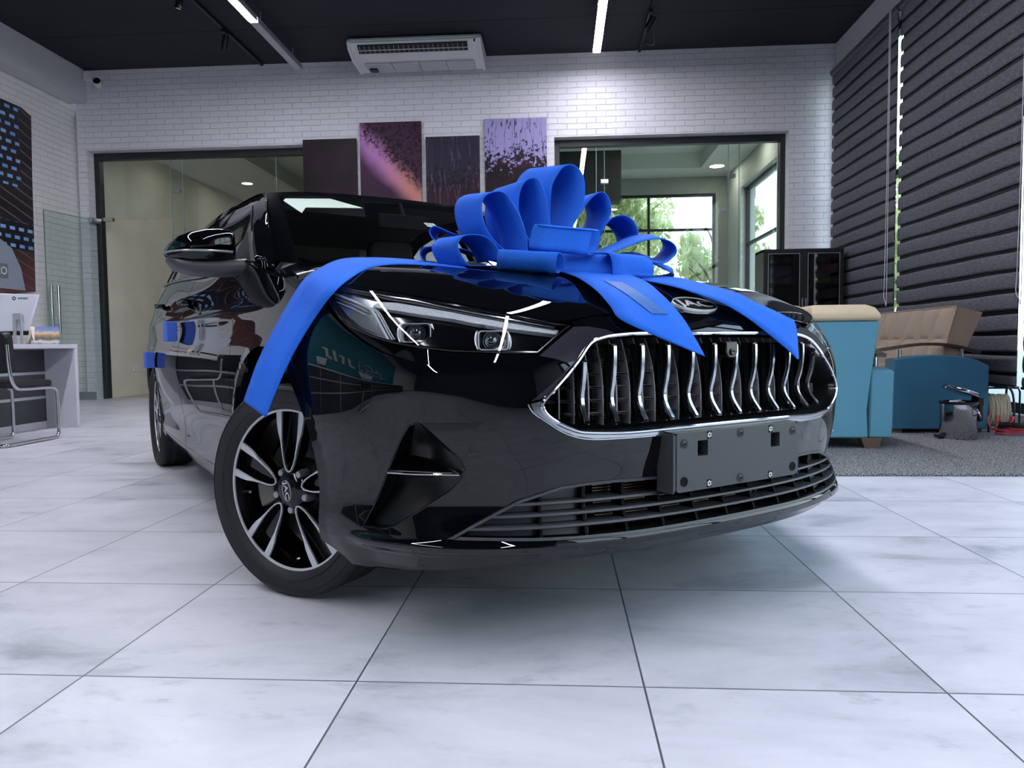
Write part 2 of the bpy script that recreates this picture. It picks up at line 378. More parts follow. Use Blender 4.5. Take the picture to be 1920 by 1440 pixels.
# outer walls of the right room: windows above a low sill
mb = MB(); mb.box(3.05, 3.3, YG+.1, 10.55, 0, 3.8); mb.box(3.05, 3.3, 12.6, Y2+.15, 0, 3.8); mb.box(3.05, 3.3, 10.55, 12.6, 3.3, 3.8)
struct(mb.build('wall_right.001', mat('green_grey_wall', 'C4CAC2', .6, noise=.04)))
mb = MB(); mb.box(-1.1, 3.05, Y2, Y2+.15, 3.42, 3.9); mb.box(2.85, 3.05, Y2, Y2+.15, 0, 3.42)
struct(mb.build('wall_back.002', mat('green_grey_beam', 'A4AAA2', .6, noise=.04)))
def window_out(n, loc, rz, W, H, xs, zs):
    r = empty('window_%d' % n, loc, rz); struct(r); mb = MB(); t = .045
    mb.box(0, t, -.03, .03, 0, H); mb.box(W-t, W, -.03, .03, 0, H); mb.box(t, W-t, -.03, .03, H-t, H); mb.box(t, W-t, -.03, .03, 0, t)
    for x in xs: mb.box(x-t/2, x+t/2, -.03, .03, t, H-t)
    for z in zs: mb.box(t, W-t, -.028, .028, z-t/2, z+t/2)
    mb.build('window_frame', M_dframe, r)
    MB().box(t, W-t, -.004, .004, t, H-t).build('pane', G_pane, r)
window_out(9, (-1.1, Y2+.07, 0), 0, 3.95, 3.42, [1.25, 2.75], [2.78])
window_out(10, (3.17, 10.55, 0), PI/2, 2.05, 3.3, [], [2.35])
# dark bulkhead panel for the dark patch below the right room's ceiling
tag(MB().box(-.55, .98, 11.6, 12.0, 2.95, 3.72).build('dark_bulkhead', M_dark2, bevel=.01), 'dark grey box hanging under the ceiling behind the right glass partition', 'cabinet')
# socket on the beige wall
s_ = empty('wall_socket', (-6.47, 10.75, .40), 0, 'white double socket low on the beige wall behind the left glass', 'socket')
MB().box(0, .012, -.08, .08, -.04, .04).build('cover_plate', mat('white_plastic', 'E6E6E2', .35, noise=.02), s_, bevel=.003)
for dy in (-.035, .035): MB().lathe([(.022, .0125), (.022, .014), (.012, .0145)], 16, Matrix.Translation((0, dy, 0)) @ Matrix.Rotation(PI/2, 4, 'Y')).build('socket_insert', mat('pale_grey_plastic', 'B8B8B4', .4, noise=.02), s_)
# lamps of the rooms behind the glass, most of them added to brighten these rooms
def downlight(x, y, z, r_, e, label):
    t = empty('recessed_downlight', (x, y, z), 0, label, 'ceiling light', 'recessed lights behind the glass')
    mb = MB(); mb.lathe([(r_, -.004), (r_+.02, -.004), (r_+.02, .004), (r_, .004)], 24); mb.build('trim_ring', M_white, t, smooth=True, sharp=30)
    mb = MB(); mb.lathe([(r_, -.001), (0, -.001)], 24); mb.build('diffuser', mat('warm_diffuser', 'FFFFFF', .5, emis='FFF8EC', estr=e, noise=.01), t)
k = 0
for x, y in ((-5.7, 11.3), (-5.7, 13.2), (-3.4, 10.55), (-1.3, 11.6), (-5.7, 15.0)):
    downlight(x, y, 3.715, .09, 40, 'recessed downlight in the pale ceiling behind the left glass partition, number of metres in: %d' % round(y-10) if False else ['small recessed downlight behind the left glass, nearest the beige wall and the partition', 'small recessed downlight behind the left glass, in the middle of the ceiling edge', 'added downlight just behind the top of the left glass partition', 'added downlight hidden behind the canvas prints, near the dark inner wall', 'added downlight at the far end of the room behind the left glass'][k]); k += 1  # last three are unseen, added to lighten the beige wall
for x, y, lab in ((-.9, 12.4, 'added downlight behind the right glass, above the tallest bow loop'), (2.7, 11.0, 'added downlight behind the right glass, close to the side window'), (1.2, 10.7, 'added downlight just behind the middle of the right glass'), (2.7, 12.8, 'added downlight in the far corner behind the right glass')): downlight(x, y, 3.715, .12, 420, lab)  # all added to brighten the dim ceiling of the right room
# ---- outside: ground, railing, trees
struct(MB().box(-40, 40, Y2+.25, 60, -.4, -.1).build('ground', mat('paving', '9A9A92', .8, noise=.1, nscale=2)))
struct(MB().box(XR+.4, 30, -20, Y2+.25, -.4, -.1).build('ground.001', MATS['paving']))
struct(MB().box(-30, XR+.3, -30, YF-.3, -.4, -.1).build('ground.002', MATS['paving']))
M_rail = mat('galvanised_rail', 'B4B8B8', .35, .8, noise=.05)
rl = empty('stair_railing', (1.35, 15.2, 0), 0, 'grey metal railing outside the windows behind the bow', 'railing')
mb = MB(); mb.tube([(-2.4, 0, 1.95), (1.15, 0, 1.95)], .03, 8); mb.build('handrail', M_rail, rl, smooth=True)
for k in range(7): MB().tube([(-2.4+k*.59, 0, -.1), (-2.4+k*.59, 0, 1.95)], .02, 8).build('post', M_rail, rl, smooth=True)
MB().tube([(-2.4, 0, 1.2), (1.15, 0, 1.2)], .015, 8).build('mid_rail', M_rail, rl, smooth=True)
mb = MB(); mb.tube([(1.0, -.7, 1.55), (1.35, -.7, 1.62), (2.3, -.7, .55)], .028, 8); mb.tube([(1.0, -.7, 1.15), (1.35, -.7, 1.2), (2.0, -.7, .5)], .02, 8); mb.build('handrail', M_rail, rl, smooth=True)
M_bark = mat('bark', '5B5146', .9, noise=.2)
def leafmat(n, c, d):
    m, N, L, b = nodes(n); b.inputs['Roughness'].default_value = .6; b.inputs['Transmission Weight'].default_value = 0
    oi = N.new('ShaderNodeTexNoise'); oi.inputs['Scale'].default_value = 2.5; g = N.new('ShaderNodeNewGeometry'); L.new(g.outputs['Position'], oi.inputs['Vector'])
    r = N.new('ShaderNodeValToRGB'); r.color_ramp.elements[0].position = .35; r.color_ramp.elements[0].color = lin(c); r.color_ramp.elements[1].position = .65; r.color_ramp.elements[1].color = lin(d)
    L.new(oi.outputs['Fac'], r.inputs[0]); L.new(r.outputs[0], b.inputs['Base Color'])
    tr = N.new('ShaderNodeBsdfTranslucent'); L.new(r.outputs[0], tr.inputs[0]); mx = N.new('ShaderNodeMixShader'); mx.inputs[0].default_value = .5
    L.new(b.outputs[0], mx.inputs[1]); L.new(tr.outputs[0], mx.inputs[2]); L.new(mx.outputs[0], N['Material Output'].inputs[0])
    return m
M_leaf = leafmat('tree_leaves', 'AFBC86', 'DCE0B2')
def tree(x, y, h, r, n, label, seed, squash=1.0):
    rnd = random.Random(seed)
    t = empty('tree', (x, y, -.1), 0, label, 'tree', None)
    mb = MB(); mb.tube([(0, 0, 0), (.05, 0, h*.4), (0, .05, h*.8)], [.14, .1, .03], 8)
    for k in range(9):
        a = rnd.uniform(0, 2*PI); z = h*(.3+.06*k); mb.tube([(0, 0, z), (r*.4*math.cos(a), r*.4*math.sin(a), z+.35*r), (r*.8*math.cos(a), r*.8*math.sin(a), z+.6*r)], [.05, .03, .01], 6)
    mb.build('trunk', M_bark, t, smooth=True)
    vs = []; fs = []
    cl = []
    for k in range(26):
        a = rnd.uniform(0, 2*PI); q = rnd.random()**.5*r*.8; cl.append((q*math.cos(a), q*math.sin(a), h*.32+rnd.random()*h*.68*squash, rnd.uniform(.22, .42)*r))
    for i in range(n):
        c = rnd.choice(cl); d = Vector((rnd.gauss(0, 1), rnd.gauss(0, 1), rnd.gauss(0, 1))).normalized()*c[3]*rnd.random()**.4
        p = Vector(c[:3])+d; s = rnd.uniform(.06, .12)
        e = Euler((rnd.uniform(0, 6), rnd.uniform(0, 6), rnd.uniform(0, 6))).to_matrix()
        k = len(vs); vs += [p+e @ Vector(q)*s for q in ((-1, 0, 0), (0, -.6, .1), (1.1, 0, 0), (0, .6, .1))]; fs.append((k, k+1, k+2, k+3))
    m_ = MB(); m_.add(vs, fs); m_.build('crown', M_leaf, t, weld=False)
tree(1.0, 17.6, 5.6, 1.6, 6200, 'leafy tree outside, seen through the glass just right of the bow loops', 1)
tree(-2.7, 20.2, 7.0, 2.0, 6500, 'tall leafy tree outside, partly hidden behind the tallest blue bow loop', 2)
tree(3.9, 18.6, 4.0, 1.2, 3600, 'smaller pale green tree outside by the corner column of the glazed room', 3)
tree(7.4, 16.2, 4.6, 1.5, 3600, 'pale green tree outside the side window at the right end of the glazed room', 4)
tree(1.6, 24.5, 6.4, 2.6, 5000, 'wide tree crown farther away outside behind the railing', 5)
# ================================================================ ceiling fittings
M_blackm = mat('black_metal', '16171A', .4, .3, noise=.05)
M_led = mat('led_diffuser', 'FFFFFF', .5, emis='F4F3FF', estr=LAMP, noise=.01)
M_alu = mat('pale_aluminium', 'B9BBC0', .35, .6, noise=.05)
def linear(x, y0, y1, z, lit, label):
    r = empty('linear_light', (x, y0, z), 0, label, 'ceiling light', 'ceiling light lines')
    L_ = y1-y0
    mb = MB(); mb.box(-.05, .05, .004, L_-.004, .0, .05); mb.box(-.05, -.045, .004, L_-.004, -.012, 0); mb.box(.045, .05, .004, L_-.004, -.012, 0)
    mb.build('housing', M_alu, r, bevel=.002)
    MB().box(-.044, .044, .008, L_-.008, -.014, .001).build('diffuser', M_led if lit else M_alu, r)
    for y in (.2, L_-.2): MB().tube([(0, y, .05), (0, y, ZC-z)], .004, 6).build('hanger', M_alu, r)
    return r
ORD = ['nearest the back wall', 'second from the back wall', 'third from the back wall', 'fourth from the back wall', 'fifth from the back wall', 'sixth from the back wall', 'seventh from the back wall', 'eighth from the back wall', 'ninth from the back wall', 'tenth from the back wall', 'last before the front wall']
for k in range(11):
    y = 8.10-1.2*k
    linear(.485, y, y+1.2, 4.33, True, 'lit segment of the right ceiling light line, '+ORD[k])
for k in range(11):
    y = 6.88-1.2*k
    linear(-3.37, y, y+1.2, 4.33, True, 'lit segment of the left ceiling light line, '+ORD[k])
linear(-3.37, 8.10, 9.50, 4.33, False, 'unlit grey profile at the end of the left ceiling light line')
def track(x, y0, y1, spots, lab):
    r = empty('track_rail', (x, 0, ZC-.03), 0, lab, 'track')
    MB().box(-.018, .018, y0, y1, -.01, .03).build('rail', M_blackm, r)
    for (y, ax, ay, l2) in spots:
        s = empty('track_spotlight', (x, y, ZC-.04), 0, l2, 'spotlight', 'black track spotlights')
        mb = MB(); mb.box(-.02, .02, -.06, .06, -.03, 0); mb.tube([(0, 0, -.02), (0, 0, -.09)], .007, 8); mb.build('mount', M_blackm, s, bevel=.003)
        M = Matrix.Translation((0, 0, -.12)) @ Euler((ax, ay, 0)).to_matrix().to_4x4()
        mb = MB(); mb.lathe([(0, .07), (.034, .07), (.036, .066), (.036, -.10), (.033, -.10), (.030, -.085)], 24, M); mb.build('lamp_body', M_blackm, s, smooth=True)
        mb = MB(); mb.lathe([(.030, -.085), (.012, -.06), (0, -.06)], 24, M); mb.build('reflector', mat('mirror_reflector', 'E0E0E0', .12, 1, noise=.02), s, smooth=True)
track(-3.96, 5.0, 9.75, [(8.66, .25, .3, 'black track spotlight at the upper left, near the middle of its rail'), (7.62, -.1, .2, 'black track spotlight cut by the frame top at the far left')], 'black ceiling track left of the left light line')
track(1.06, 5.0, 9.75, [(8.6, .3, .55, 'black track spotlight tilted sideways, right of the lit ceiling line')], 'black ceiling track right of the right light line')
MB_c = MB(); MB_c.tube(smooth_path([(1.10, 8.62, 4.33), (1.13, 8.8, 4.20), (1.08, 9.1, 4.32), (1.06, 9.5, 4.46)]), .006, 6); tag(MB_c.build('power_cable', M_blackm, smooth=True), 'thin black cable drooping behind the right track spotlight', 'cable')
# ---- ceiling air conditioner
M_ac = mat('ivory_plastic', 'DCDDDF', .35, noise=.02)
ac = empty('air_conditioner', (-1.76, 9.36, 4.5), 0, 'white ceiling air conditioner with louvred slot, above the canvas prints', 'air conditioner')
hw = .81
prof = [(-.31, 0), (-.335, -.035), (-.325, -.05), (-.345, -.06), (-.33, -.09), (-.22, -.155), (-.05, -.19), (.29, -.20), (.31, -.18), (.31, 0)]
MB().prism(prof, 'x', -hw, hw).build('casing', M_ac, ac, bevel=.008)
for s in (-1, 1):
    MB().prism([(-.32, -.01), (-.35, -.06), (-.30, -.13), (-.10, -.205), (.31, -.213), (.318, -.005)], 'x', s*hw-.022, s*hw+.022).build('end_cap', M_ac, ac, bevel=.01)
# louvre slot lying on the slanted face
Ms = Matrix.Translation((0, -.285, -.128)) @ Matrix.Rotation(math.radians(-30), 4, 'X')
MB().box(-.70, .66, -.058, .058, -.008, .012, Ms).build('air_slot', mat('dark_slot', '191A1A', .6, noise=.05), ac)
mb = MB()
for k in range(1): mb.box(-.70, .66, .006, .012, -.016, -.008, Ms)
mb.build('louvre', M_ac, ac)
mb = MB()
for k in range(22): mb.box(-.68+.061*k, -.672+.061*k, -.05, .05, -.014, -.009, Ms)
mb.build('fin', mat('grey_fin', '8A8B88', .5, noise=.03), ac)
M_grl = mat('intake_grey', 'B5B7B8', .6, noise=.05)
for k in range(4):
    a = -.70+.352*k
    MB().box(a+.006, a+.346, -.02, .27, -.214, -.196).build('intake_grille', M_grl, ac, bevel=.003)
MB().box(.74, .76, -.34, -.333, -.10, -.07).build('indicator', mat('dark_slot'), ac)
MB().box(-.66, -.56, .1, .2, -.235, -.205).build('drain_stub', M_blackm, ac)
# ---- security camera and its box
s_ = empty('security_camera', (-6.30, 9.74, 4.40), 0, 'small security camera below the ceiling in the left corner', 'camera')
MB().box(-.14, -.03, -.03, .06, -.03, .08).build('junction_box', M_ac, s_, bevel=.006)
mb = MB(); mb.tube([(-.03, 0, .05), (.02, -.03, .02), (.06, -.05, -.06)], .012, 8); mb.build('bracket', M_ac, s_, smooth=True)
M = Matrix.Translation((.09, -.07, -.10)) @ Euler((math.radians(75), 0, math.radians(20))).to_matrix().to_4x4()
mb = MB(); mb.lathe([(0, -.06), (.045, -.055), (.05, .05), (.046, .055)], 20, M); mb.build('camera_body', M_ac, s_, smooth=True)
mb = MB(); mb.lathe([(.046, .054), (.03, .058), (0, .058)], 20, M); mb.build('lens', mat('black_glass', '08090B', .08, noise=.02), s_, smooth=True)
# ================================================================ canvas prints
def print_mat(name, kind):
    m, N, L, b = nodes(name); b.inputs['Roughness'].default_value = .55; b.inputs['Specular IOR Level'].default_value = .25
    tcn = N.new('ShaderNodeTexCoord'); sp = N.new('ShaderNodeSeparateXYZ'); L.new(tcn.outputs['Object'], sp.inputs[0])
    def mth(op, a, b_=None, c_=None):
        n = N.new('ShaderNodeMath'); n.operation = op
        for i, q in enumerate((a, b_, c_)):
            if q is None: continue
            if isinstance(q, (int, float)): n.inputs[i].default_value = q
            else: L.new(q, n.inputs[i])
        return n.outputs[0]
    def mix(f, a, b_, bt='MIX'):
        n = N.new('ShaderNodeMix'); n.data_type = 'RGBA'; n.blend_type = bt
        if isinstance(f, (int, float)): n.inputs[0].default_value = f
        else: L.new(f, n.inputs[0])
        for i, q in ((6, a), (7, b_)):
            if isinstance(q, tuple): n.inputs[i].default_value = q
            else: L.new(q, n.inputs[i])
        return n.outputs[2]
    def sstep(v, a, b_):
        n = N.new('ShaderNodeMapRange'); n.interpolation_type = 'SMOOTHSTEP'; L.new(v, n.inputs[0]); n.inputs[1].default_value = a; n.inputs[2].default_value = b_; return n.outputs[0]
    X = sp.outputs[0]; Z = sp.outputs[2]
    nz = N.new('ShaderNodeTexNoise'); nz.inputs['Scale'].default_value = 2.3; nz.inputs['Detail'].default_value = 6; L.new(tcn.outputs['Object'], nz.inputs['Vector'])
    ns = N.new('ShaderNodeTexNoise'); ns.inputs['Scale'].default_value = 22; ns.inputs['Detail'].default_value = 5; ns.inputs['Roughness'].default_value = .7; L.new(tcn.outputs['Object'], ns.inputs['Vector'])
    dark = lin('12060C'); mid = lin('2C1224')
    base = mix(sstep(nz.outputs['Fac'], .4, .7), dark, mid)
    if kind == 'glow':
        base = mix(sstep(Z, -.7, .5), lin('1E0B18'), lin('3F1F3C'))
        d = mth('ABSOLUTE', mth('SUBTRACT', mth('ADD', Z, mth('MULTIPLY', X, 1.05)), .22))
        d = mth('ADD', d, mth('MULTIPLY', mth('SUBTRACT', nz.outputs['Fac'], .5), .25))
        band = sstep(d, .34, .0)
        base = mix(band, base, mix(sstep(X, -.3, .3), lin('B77BB8'), lin('C08077')))
    if kind in ('sky', 'glow', 'trunks'):
        top = {'sky': .30, 'glow': .45, 'trunks': .05}[kind]
        sky = mix(sstep(ns.outputs['Fac'], .50, .54), lin('0E060C'), lin('8C84B4') if kind != 'glow' else lin('6E5A86'))
        leafy = mth('ADD', ns.outputs['Fac'], mth('MULTIPLY', mth('SUBTRACT', Z, top), .55 if kind == 'sky' else .4))
        f = sstep(leafy, .52, .56)
        col = {'sky': lin('9A93C4'), 'glow': lin('4C3556'), 'trunks': lin('2A2638')}[kind]
        if kind == 'glow':
            tree_ = mth('MULTIPLY', sstep(ns.outputs['Fac'], .50, .46), sstep(mth('ADD', Z, mth('MULTIPLY', X, .9)), .18, .42))
            base = mix(tree_, base, lin('100710'))
        else: base = mix(mth('MULTIPLY', f, sstep(Z, -.25, .15)), mix(sstep(nz.outputs['Fac'], .35, .6), lin('0E060C'), lin('2A1220')), col)
        if kind in ('sky', 'trunks'):
            mp = N.new('ShaderNodeVectorMath'); mp.operation = 'MULTIPLY'; mp.inputs[1].default_value = (9, 1, 1.0); L.new(tcn.outputs['Object'], mp.inputs[0])
            vt = N.new('ShaderNodeTexNoise'); vt.inputs['Scale'].default_value = 1.3; vt.inputs['Detail'].default_value = 2; L.new(mp.outputs[0], vt.inputs['Vector'])
            ln = sstep(mth('ABSOLUTE', mth('SUBTRACT', vt.outputs['Fac'], .5)), .014, .004)
            base = mix(mth('MULTIPLY', ln, .5 if kind == 'trunks' else .85), base, lin('6B5A78') if kind == 'trunks' else lin('120A12'))
    L.new(base, b.inputs['Base Color'])
    return m
M_cedge = mat('canvas_edge', '2A2126', .6, noise=.1)
for nm, x0, x1, z0, z1, kind, lab in (('a', -3.43, -2.70, 2.15, 3.49, 'dark', 'dark purple canvas print, leftmost of the four on the back wall'), ('b', -2.65, -1.82, 2.0, 3.69, 'glow', 'canvas print with a pink diagonal band of light in a purple sky'), ('c', -1.76, -1.04, 2.15, 3.48, 'trunks', 'dark canvas print of thin tree trunks, third from the left'), ('d', -.97, -.15, 2.0, 3.69, 'sky', 'canvas print of black trees against a lilac sky, right end of the row')):
    r = empty('canvas_print', ((x0+x1)/2, 9.775, (z0+z1)/2), 0, lab, 'picture', 'canvas prints on the back wall')
    w_, h_ = (x1-x0)/2, (z1-z0)/2
    MB().box(-w_, w_, -.018, .018, -h_, h_).build('stretcher', M_cedge, r)
    MB().box(-w_, w_, -.021, -.018, -h_, h_).build('printed_face', print_mat('print_'+nm, kind), r)
# ---- night poster on the left wall
def poster_mat():
    m, N, L, b = nodes('night_building_print'); b.inputs['Roughness'].default_value = .35
    t = N.new('ShaderNodeTexCoord'); br = N.new('ShaderNodeTexBrick'); sp = N.new('ShaderNodeSeparateXYZ'); cb = N.new('ShaderNodeCombineXYZ')
    L.new(t.outputs['Object'], sp.inputs[0]); L.new(sp.outputs[1], cb.inputs[0]); L.new(sp.outputs[2], cb.inputs[1])
    L.new(cb.outputs[0], br.inputs['Vector'])
    for k, v in (('Scale', 1), ('Mortar Size', .032), ('Mortar Smooth', 0), ('Brick Width', .15), ('Row Height', .105), ('Bias', .1)): br.inputs[k].default_value = v
    br.inputs['Color1'].default_value = lin('5C8FD0'); br.inputs['Color2'].default_value = lin('86B2E4'); br.inputs['Mortar'].default_value = lin('17121C')
    # lit windows only in the upper left tower and in a low row
    s1 = N.new('ShaderNodeMath'); s1.operation = 'LESS_THAN'; s1.inputs[1].default_value = .93; L.new(sp.outputs[1], s1.inputs[0])
    s2 = N.new('ShaderNodeMath'); s2.operation = 'GREATER_THAN'; s2.inputs[1].default_value = .15; L.new(sp.outputs[2], s2.inputs[0])
    s3 = N.new('ShaderNodeMath'); s3.operation = 'MULTIPLY'; L.new(s1.outputs[0], s3.inputs[0]); L.new(s2.outputs[0], s3.inputs[1])
    lo = N.new('ShaderNodeMath'); lo.operation = 'COMPARE'; lo.inputs[1].default_value = -.45; lo.inputs[2].default_value = .17; L.new(sp.outputs[2], lo.inputs[0])
    mxx = N.new('ShaderNodeMath'); mxx.operation = 'MAXIMUM'; L.new(s3.outputs[0], mxx.inputs[0]); L.new(lo.outputs[0], mxx.inputs[1])
    wv = N.new('ShaderNodeTexWave'); wv.bands_direction = 'Z'; wv.inputs['Scale'].default_value = 2.6; wv.inputs['Distortion'].default_value = .5
    rot = N.new('ShaderNodeVectorRotate'); rot.inputs['Angle'].default_value = .35; rot.inputs['Axis'].default_value = (1, 0, 0); L.new(t.outputs['Object'], rot.inputs['Vector']); L.new(rot.outputs[0], wv.inputs['Vector'])
    rr = N.new('ShaderNodeValToRGB'); rr.color_ramp.elements[0].position = .93; rr.color_ramp.elements[0].color = lin('160F17'); rr.color_ramp.elements[1].position = .99; rr.color_ramp.elements[1].color = lin('6B5A5E'); L.new(wv.outputs['Fac'], rr.inputs[0])
    zr = N.new('ShaderNodeValToRGB'); e = zr.color_ramp.elements; e[0].position = .0; e[0].color = lin('5E3B38'); e[1].position = .42; e[1].color = lin('17101A'); mrz = N.new('ShaderNodeMapRange'); mrz.inputs[1].default_value = -1.15; mrz.inputs[2].default_value = 1.15; L.new(sp.outputs[2], mrz.inputs[0]); L.new(mrz.outputs[0], zr.inputs[0])
    ad = N.new('ShaderNodeMix'); ad.data_type = 'RGBA'; ad.blend_type = 'LIGHTEN'; ad.inputs[0].default_value = 1; L.new(rr.outputs[0], ad.inputs[6]); L.new(zr.outputs[0], ad.inputs[7])
    mx = N.new('ShaderNodeMix'); mx.data_type = 'RGBA'; L.new(mxx.outputs[0], mx.inputs[0]); L.new(ad.outputs[2], mx.inputs[6]); L.new(br.outputs['Color'], mx.inputs[7])
    L.new(mx.outputs[2], b.inputs['Base Color']); return m
ps = empty('wall_poster', (XL+.005, 7.85, 2.57), 0, 'tall night-time building poster on the left brick wall above the desk', 'poster')
MB().add([(0, -1.15, -1.45), (0, 1.10, -1.12), (0, 1.13, .3), (0, 1.16, 1.10), (0, .99, 1.16), (0, -1.15, 1.15), (.012, -1.15, -1.45), (.012, 1.10, -1.12), (.012, 1.13, .3), (.012, 1.16, 1.10), (.012, .99, 1.16), (.012, -1.15, 1.15)],
    [(0, 1, 2, 3, 4, 5), (6, 7, 8, 9, 10, 11)]+[(i, (i+1) % 6, 6+(i+1) % 6, 6+i) for i in range(6)]).build('printed_sheet', poster_mat(), ps)
M_pcar = mat('printed_silver', '8E98A6', .3, noise=.05)
mb = MB(); mb.prism([(.15, -1.12), (.15, -.52), (.45, -.48), (.72, -.62), (.86, -.85), (.92, -1.12)], 'x', .0125, .0145); mb.build('printed_car', M_pcar, ps)
MB().box(.0148, .016, .36, .64, -1.0, -.82).build('printed_plate', mat('plate_grey', '6E747C', .4, noise=.03), ps)
text('plate_text', 'PRO', .13, mat('white_plastic'), ps, (.0175, .5, -.91), (PI/2, 0, PI/2), .0005)
# ================================================================ desk corner at the left
M_slab = mat('pale_marble_laminate', 'C9CAD2', .4, noise=.10, nscale=5)
M_dkp = mat('charcoal_laminate', '3A3C42', .5, noise=.12, nscale=7)
dk = empty('reception_desk', (-4.37, 6.31, 0), 0, 'white and charcoal desk with metal strips at the left edge', 'desk')
MB().box(-.80, 0, -1.6, .045, .715, .752).build('desk_top', M_slab, dk, bevel=.003)
MB().box(-.80, 0, 0, .04, 0, .714).build('end_panel', M_slab, dk, bevel=.003)
MB().box(-.80, 0, -1.6, -1.56, 0, .714).build('end_panel', M_slab, dk, bevel=.003)
for a, b in ((.06, .265), (.29, .485), (.51, .70)): MB().box(-.31, -.29, -1.56, 0, a, b).build('front_board', M_dkp, dk)
for a in (.265, .485): MB().box(-.305, -.286, -1.56, 0, a, a+.025).build('metal_strip', M_alu, dk)
MB().box(-.31, -.292, -1.56, 0, 0, .06).build('plinth', M_slab, dk)
# monitor
mo = empty('computer_monitor', (-4.93, 6.27, .753), 0, 'white all-in-one monitor seen from behind on the desk', 'monitor')
M_mon = mat('glossy_white_plastic', 'DCDDE8', .3, noise=.02)
pr = [(-.30, .12), (.17, .12), (.285, .445), (-.36, .475)]
mb = MB(); mb.prism(pr, 'y', -.012, .012); mb.build('casing', M_mon, mo, bevel=.008)
mb = MB(); mb.prism([(-.31, .085), (.165, .085), (.17, .12), (-.31, .12)], 'y', -.010, .016); mb.build('lower_bezel', M_blackm, mo)
mb = MB(); mb.prism([(p[0]*.96, .11+(p[1]-.1)*.96) for p in pr], 'y', .0125, .015); mb.build('screen', mat('dark_screen', '0A0B0E', .1, noise=.02), mo)
mb = MB(); mb.prism([(.065, .28), (.145, .28), (.150, 0), (.128, 0), (.126, .20), (.116, .22), (.098, .22), (.088, .20), (.086, 0), (.060, 0)], 'y', -.06, -.045); mb.box(.05, .16, -.07, .07, 0, .008); mb.box(.075, .135, -.046, -.012, .22, .27); mb.build('stand', M_alu, mo, bevel=.003)
mb = MB(); mb.lathe([(.009, -.0005), (.0095, 0), (.017, 0), (.017, -.0005)], 20, Matrix.Translation((.05, -.0125, .415)) @ Matrix.Rotation(PI/2, 4, 'X')); mb.build('logo_ring', M_blackm, mo)
text('logo_text', 'IMMER', .024, M_blackm, mo, (.135, -.0135, .413), (PI/2, 0, 0), .0005, sx=1.35)
# standing calendar
cl = empty('desk_calendar', (-4.53, 6.18, .753), 0, 'tent-shaped desk calendar with a landscape photo, right of the monitor', 'calendar')
def cal_mat():
    m, N, L, b = nodes('landscape_print'); t = N.new('ShaderNodeTexCoord'); sp = N.new('ShaderNodeSeparateXYZ'); L.new(t.outputs['Object'], sp.inputs[0])
    nz = N.new('ShaderNodeTexNoise'); nz.inputs['Scale'].default_value = 18; L.new(t.outputs['Object'], nz.inputs['Vector'])
    a = N.new('ShaderNodeMath'); a.operation = 'MULTIPLY_ADD'; a.inputs[1].default_value = .05; L.new(nz.outputs['Fac'], a.inputs[0]); L.new(sp.outputs[2], a.inputs[2])
    r = N.new('ShaderNodeValToRGB'); mr = N.new('ShaderNodeMapRange'); mr.inputs[1].default_value = .02; mr.inputs[2].default_value = .18; L.new(a.outputs[0], mr.inputs[0]); L.new(mr.outputs[0], r.inputs[0])
    e = r.color_ramp.elements; e[0].position = 0; e[0].color = lin('6B6F74'); e[1].position = 1; e[1].color = lin('6E8CC8')
    for p, c in ((.2, 'D9DADC'), (.33, '5D5A5A'), (.5, 'B0906F'), (.66, 'D9C2A8'), (.8, '8C95B8')): q = e.new(p); q.color = lin(c)
    L.new(r.outputs[0], b.inputs['Base Color']); b.inputs['Roughness'].default_value = .4; return m
MB().add([(-.10, -.075, 0), (.17, -.075, 0), (.12, -.01, .155), (-.10, -.01, .155), (-.10, -.072, 0), (.17, -.072, 0), (.12, -.007, .155), (-.10, -.007, .155)], [(0, 1, 2, 3), (4, 5, 6, 7), (0, 1, 5, 4), (1, 2, 6, 5), (2, 3, 7, 6), (3, 0, 4, 7)]).build('picture_page', cal_mat(), cl)
M_card = mat('cream_card', 'DCD6C4', .6, noise=.03)
mb = MB(); P = [[(-.10-.02*0, -.072+.01, 0)]]
for yy_ in (0, 1):
    pass
mb.grid([[(-.19+.09*t**.5, y_, .155*t**1.6) for t in [i/8 for i in range(9)]] for y_ in (-.07, .03)]); mb.grid([[(-.02-.08*t**.5, y_, .155*t**1.6) for t in [i/8 for i in range(9)]] for y_ in (-.07, .03)])
mb.build('curled_sheet', M_card, cl, smooth=True, solid=.002)
# papers
for k, (x, y, rz, lab) in enumerate(((-4.93, 5.75, .3, 'white paper sheet lying on the desk in front of the monitor'), (-4.72, 5.38, -.2, 'white leaflet on the desk behind the chair back'))):
    r = empty('paper_sheet', (x, y, .756), rz, lab, 'paper'); 
    MB().grid([[(-.1+.2*i/4, -.14+.28*j/4, .004+.006*math.sin(i*1.3+j)) for j in range(5)] for i in range(5)]).build('sheet', mat('paper_white', 'E4E4E6', .6, noise=.02), r, smooth=True, solid=.001)
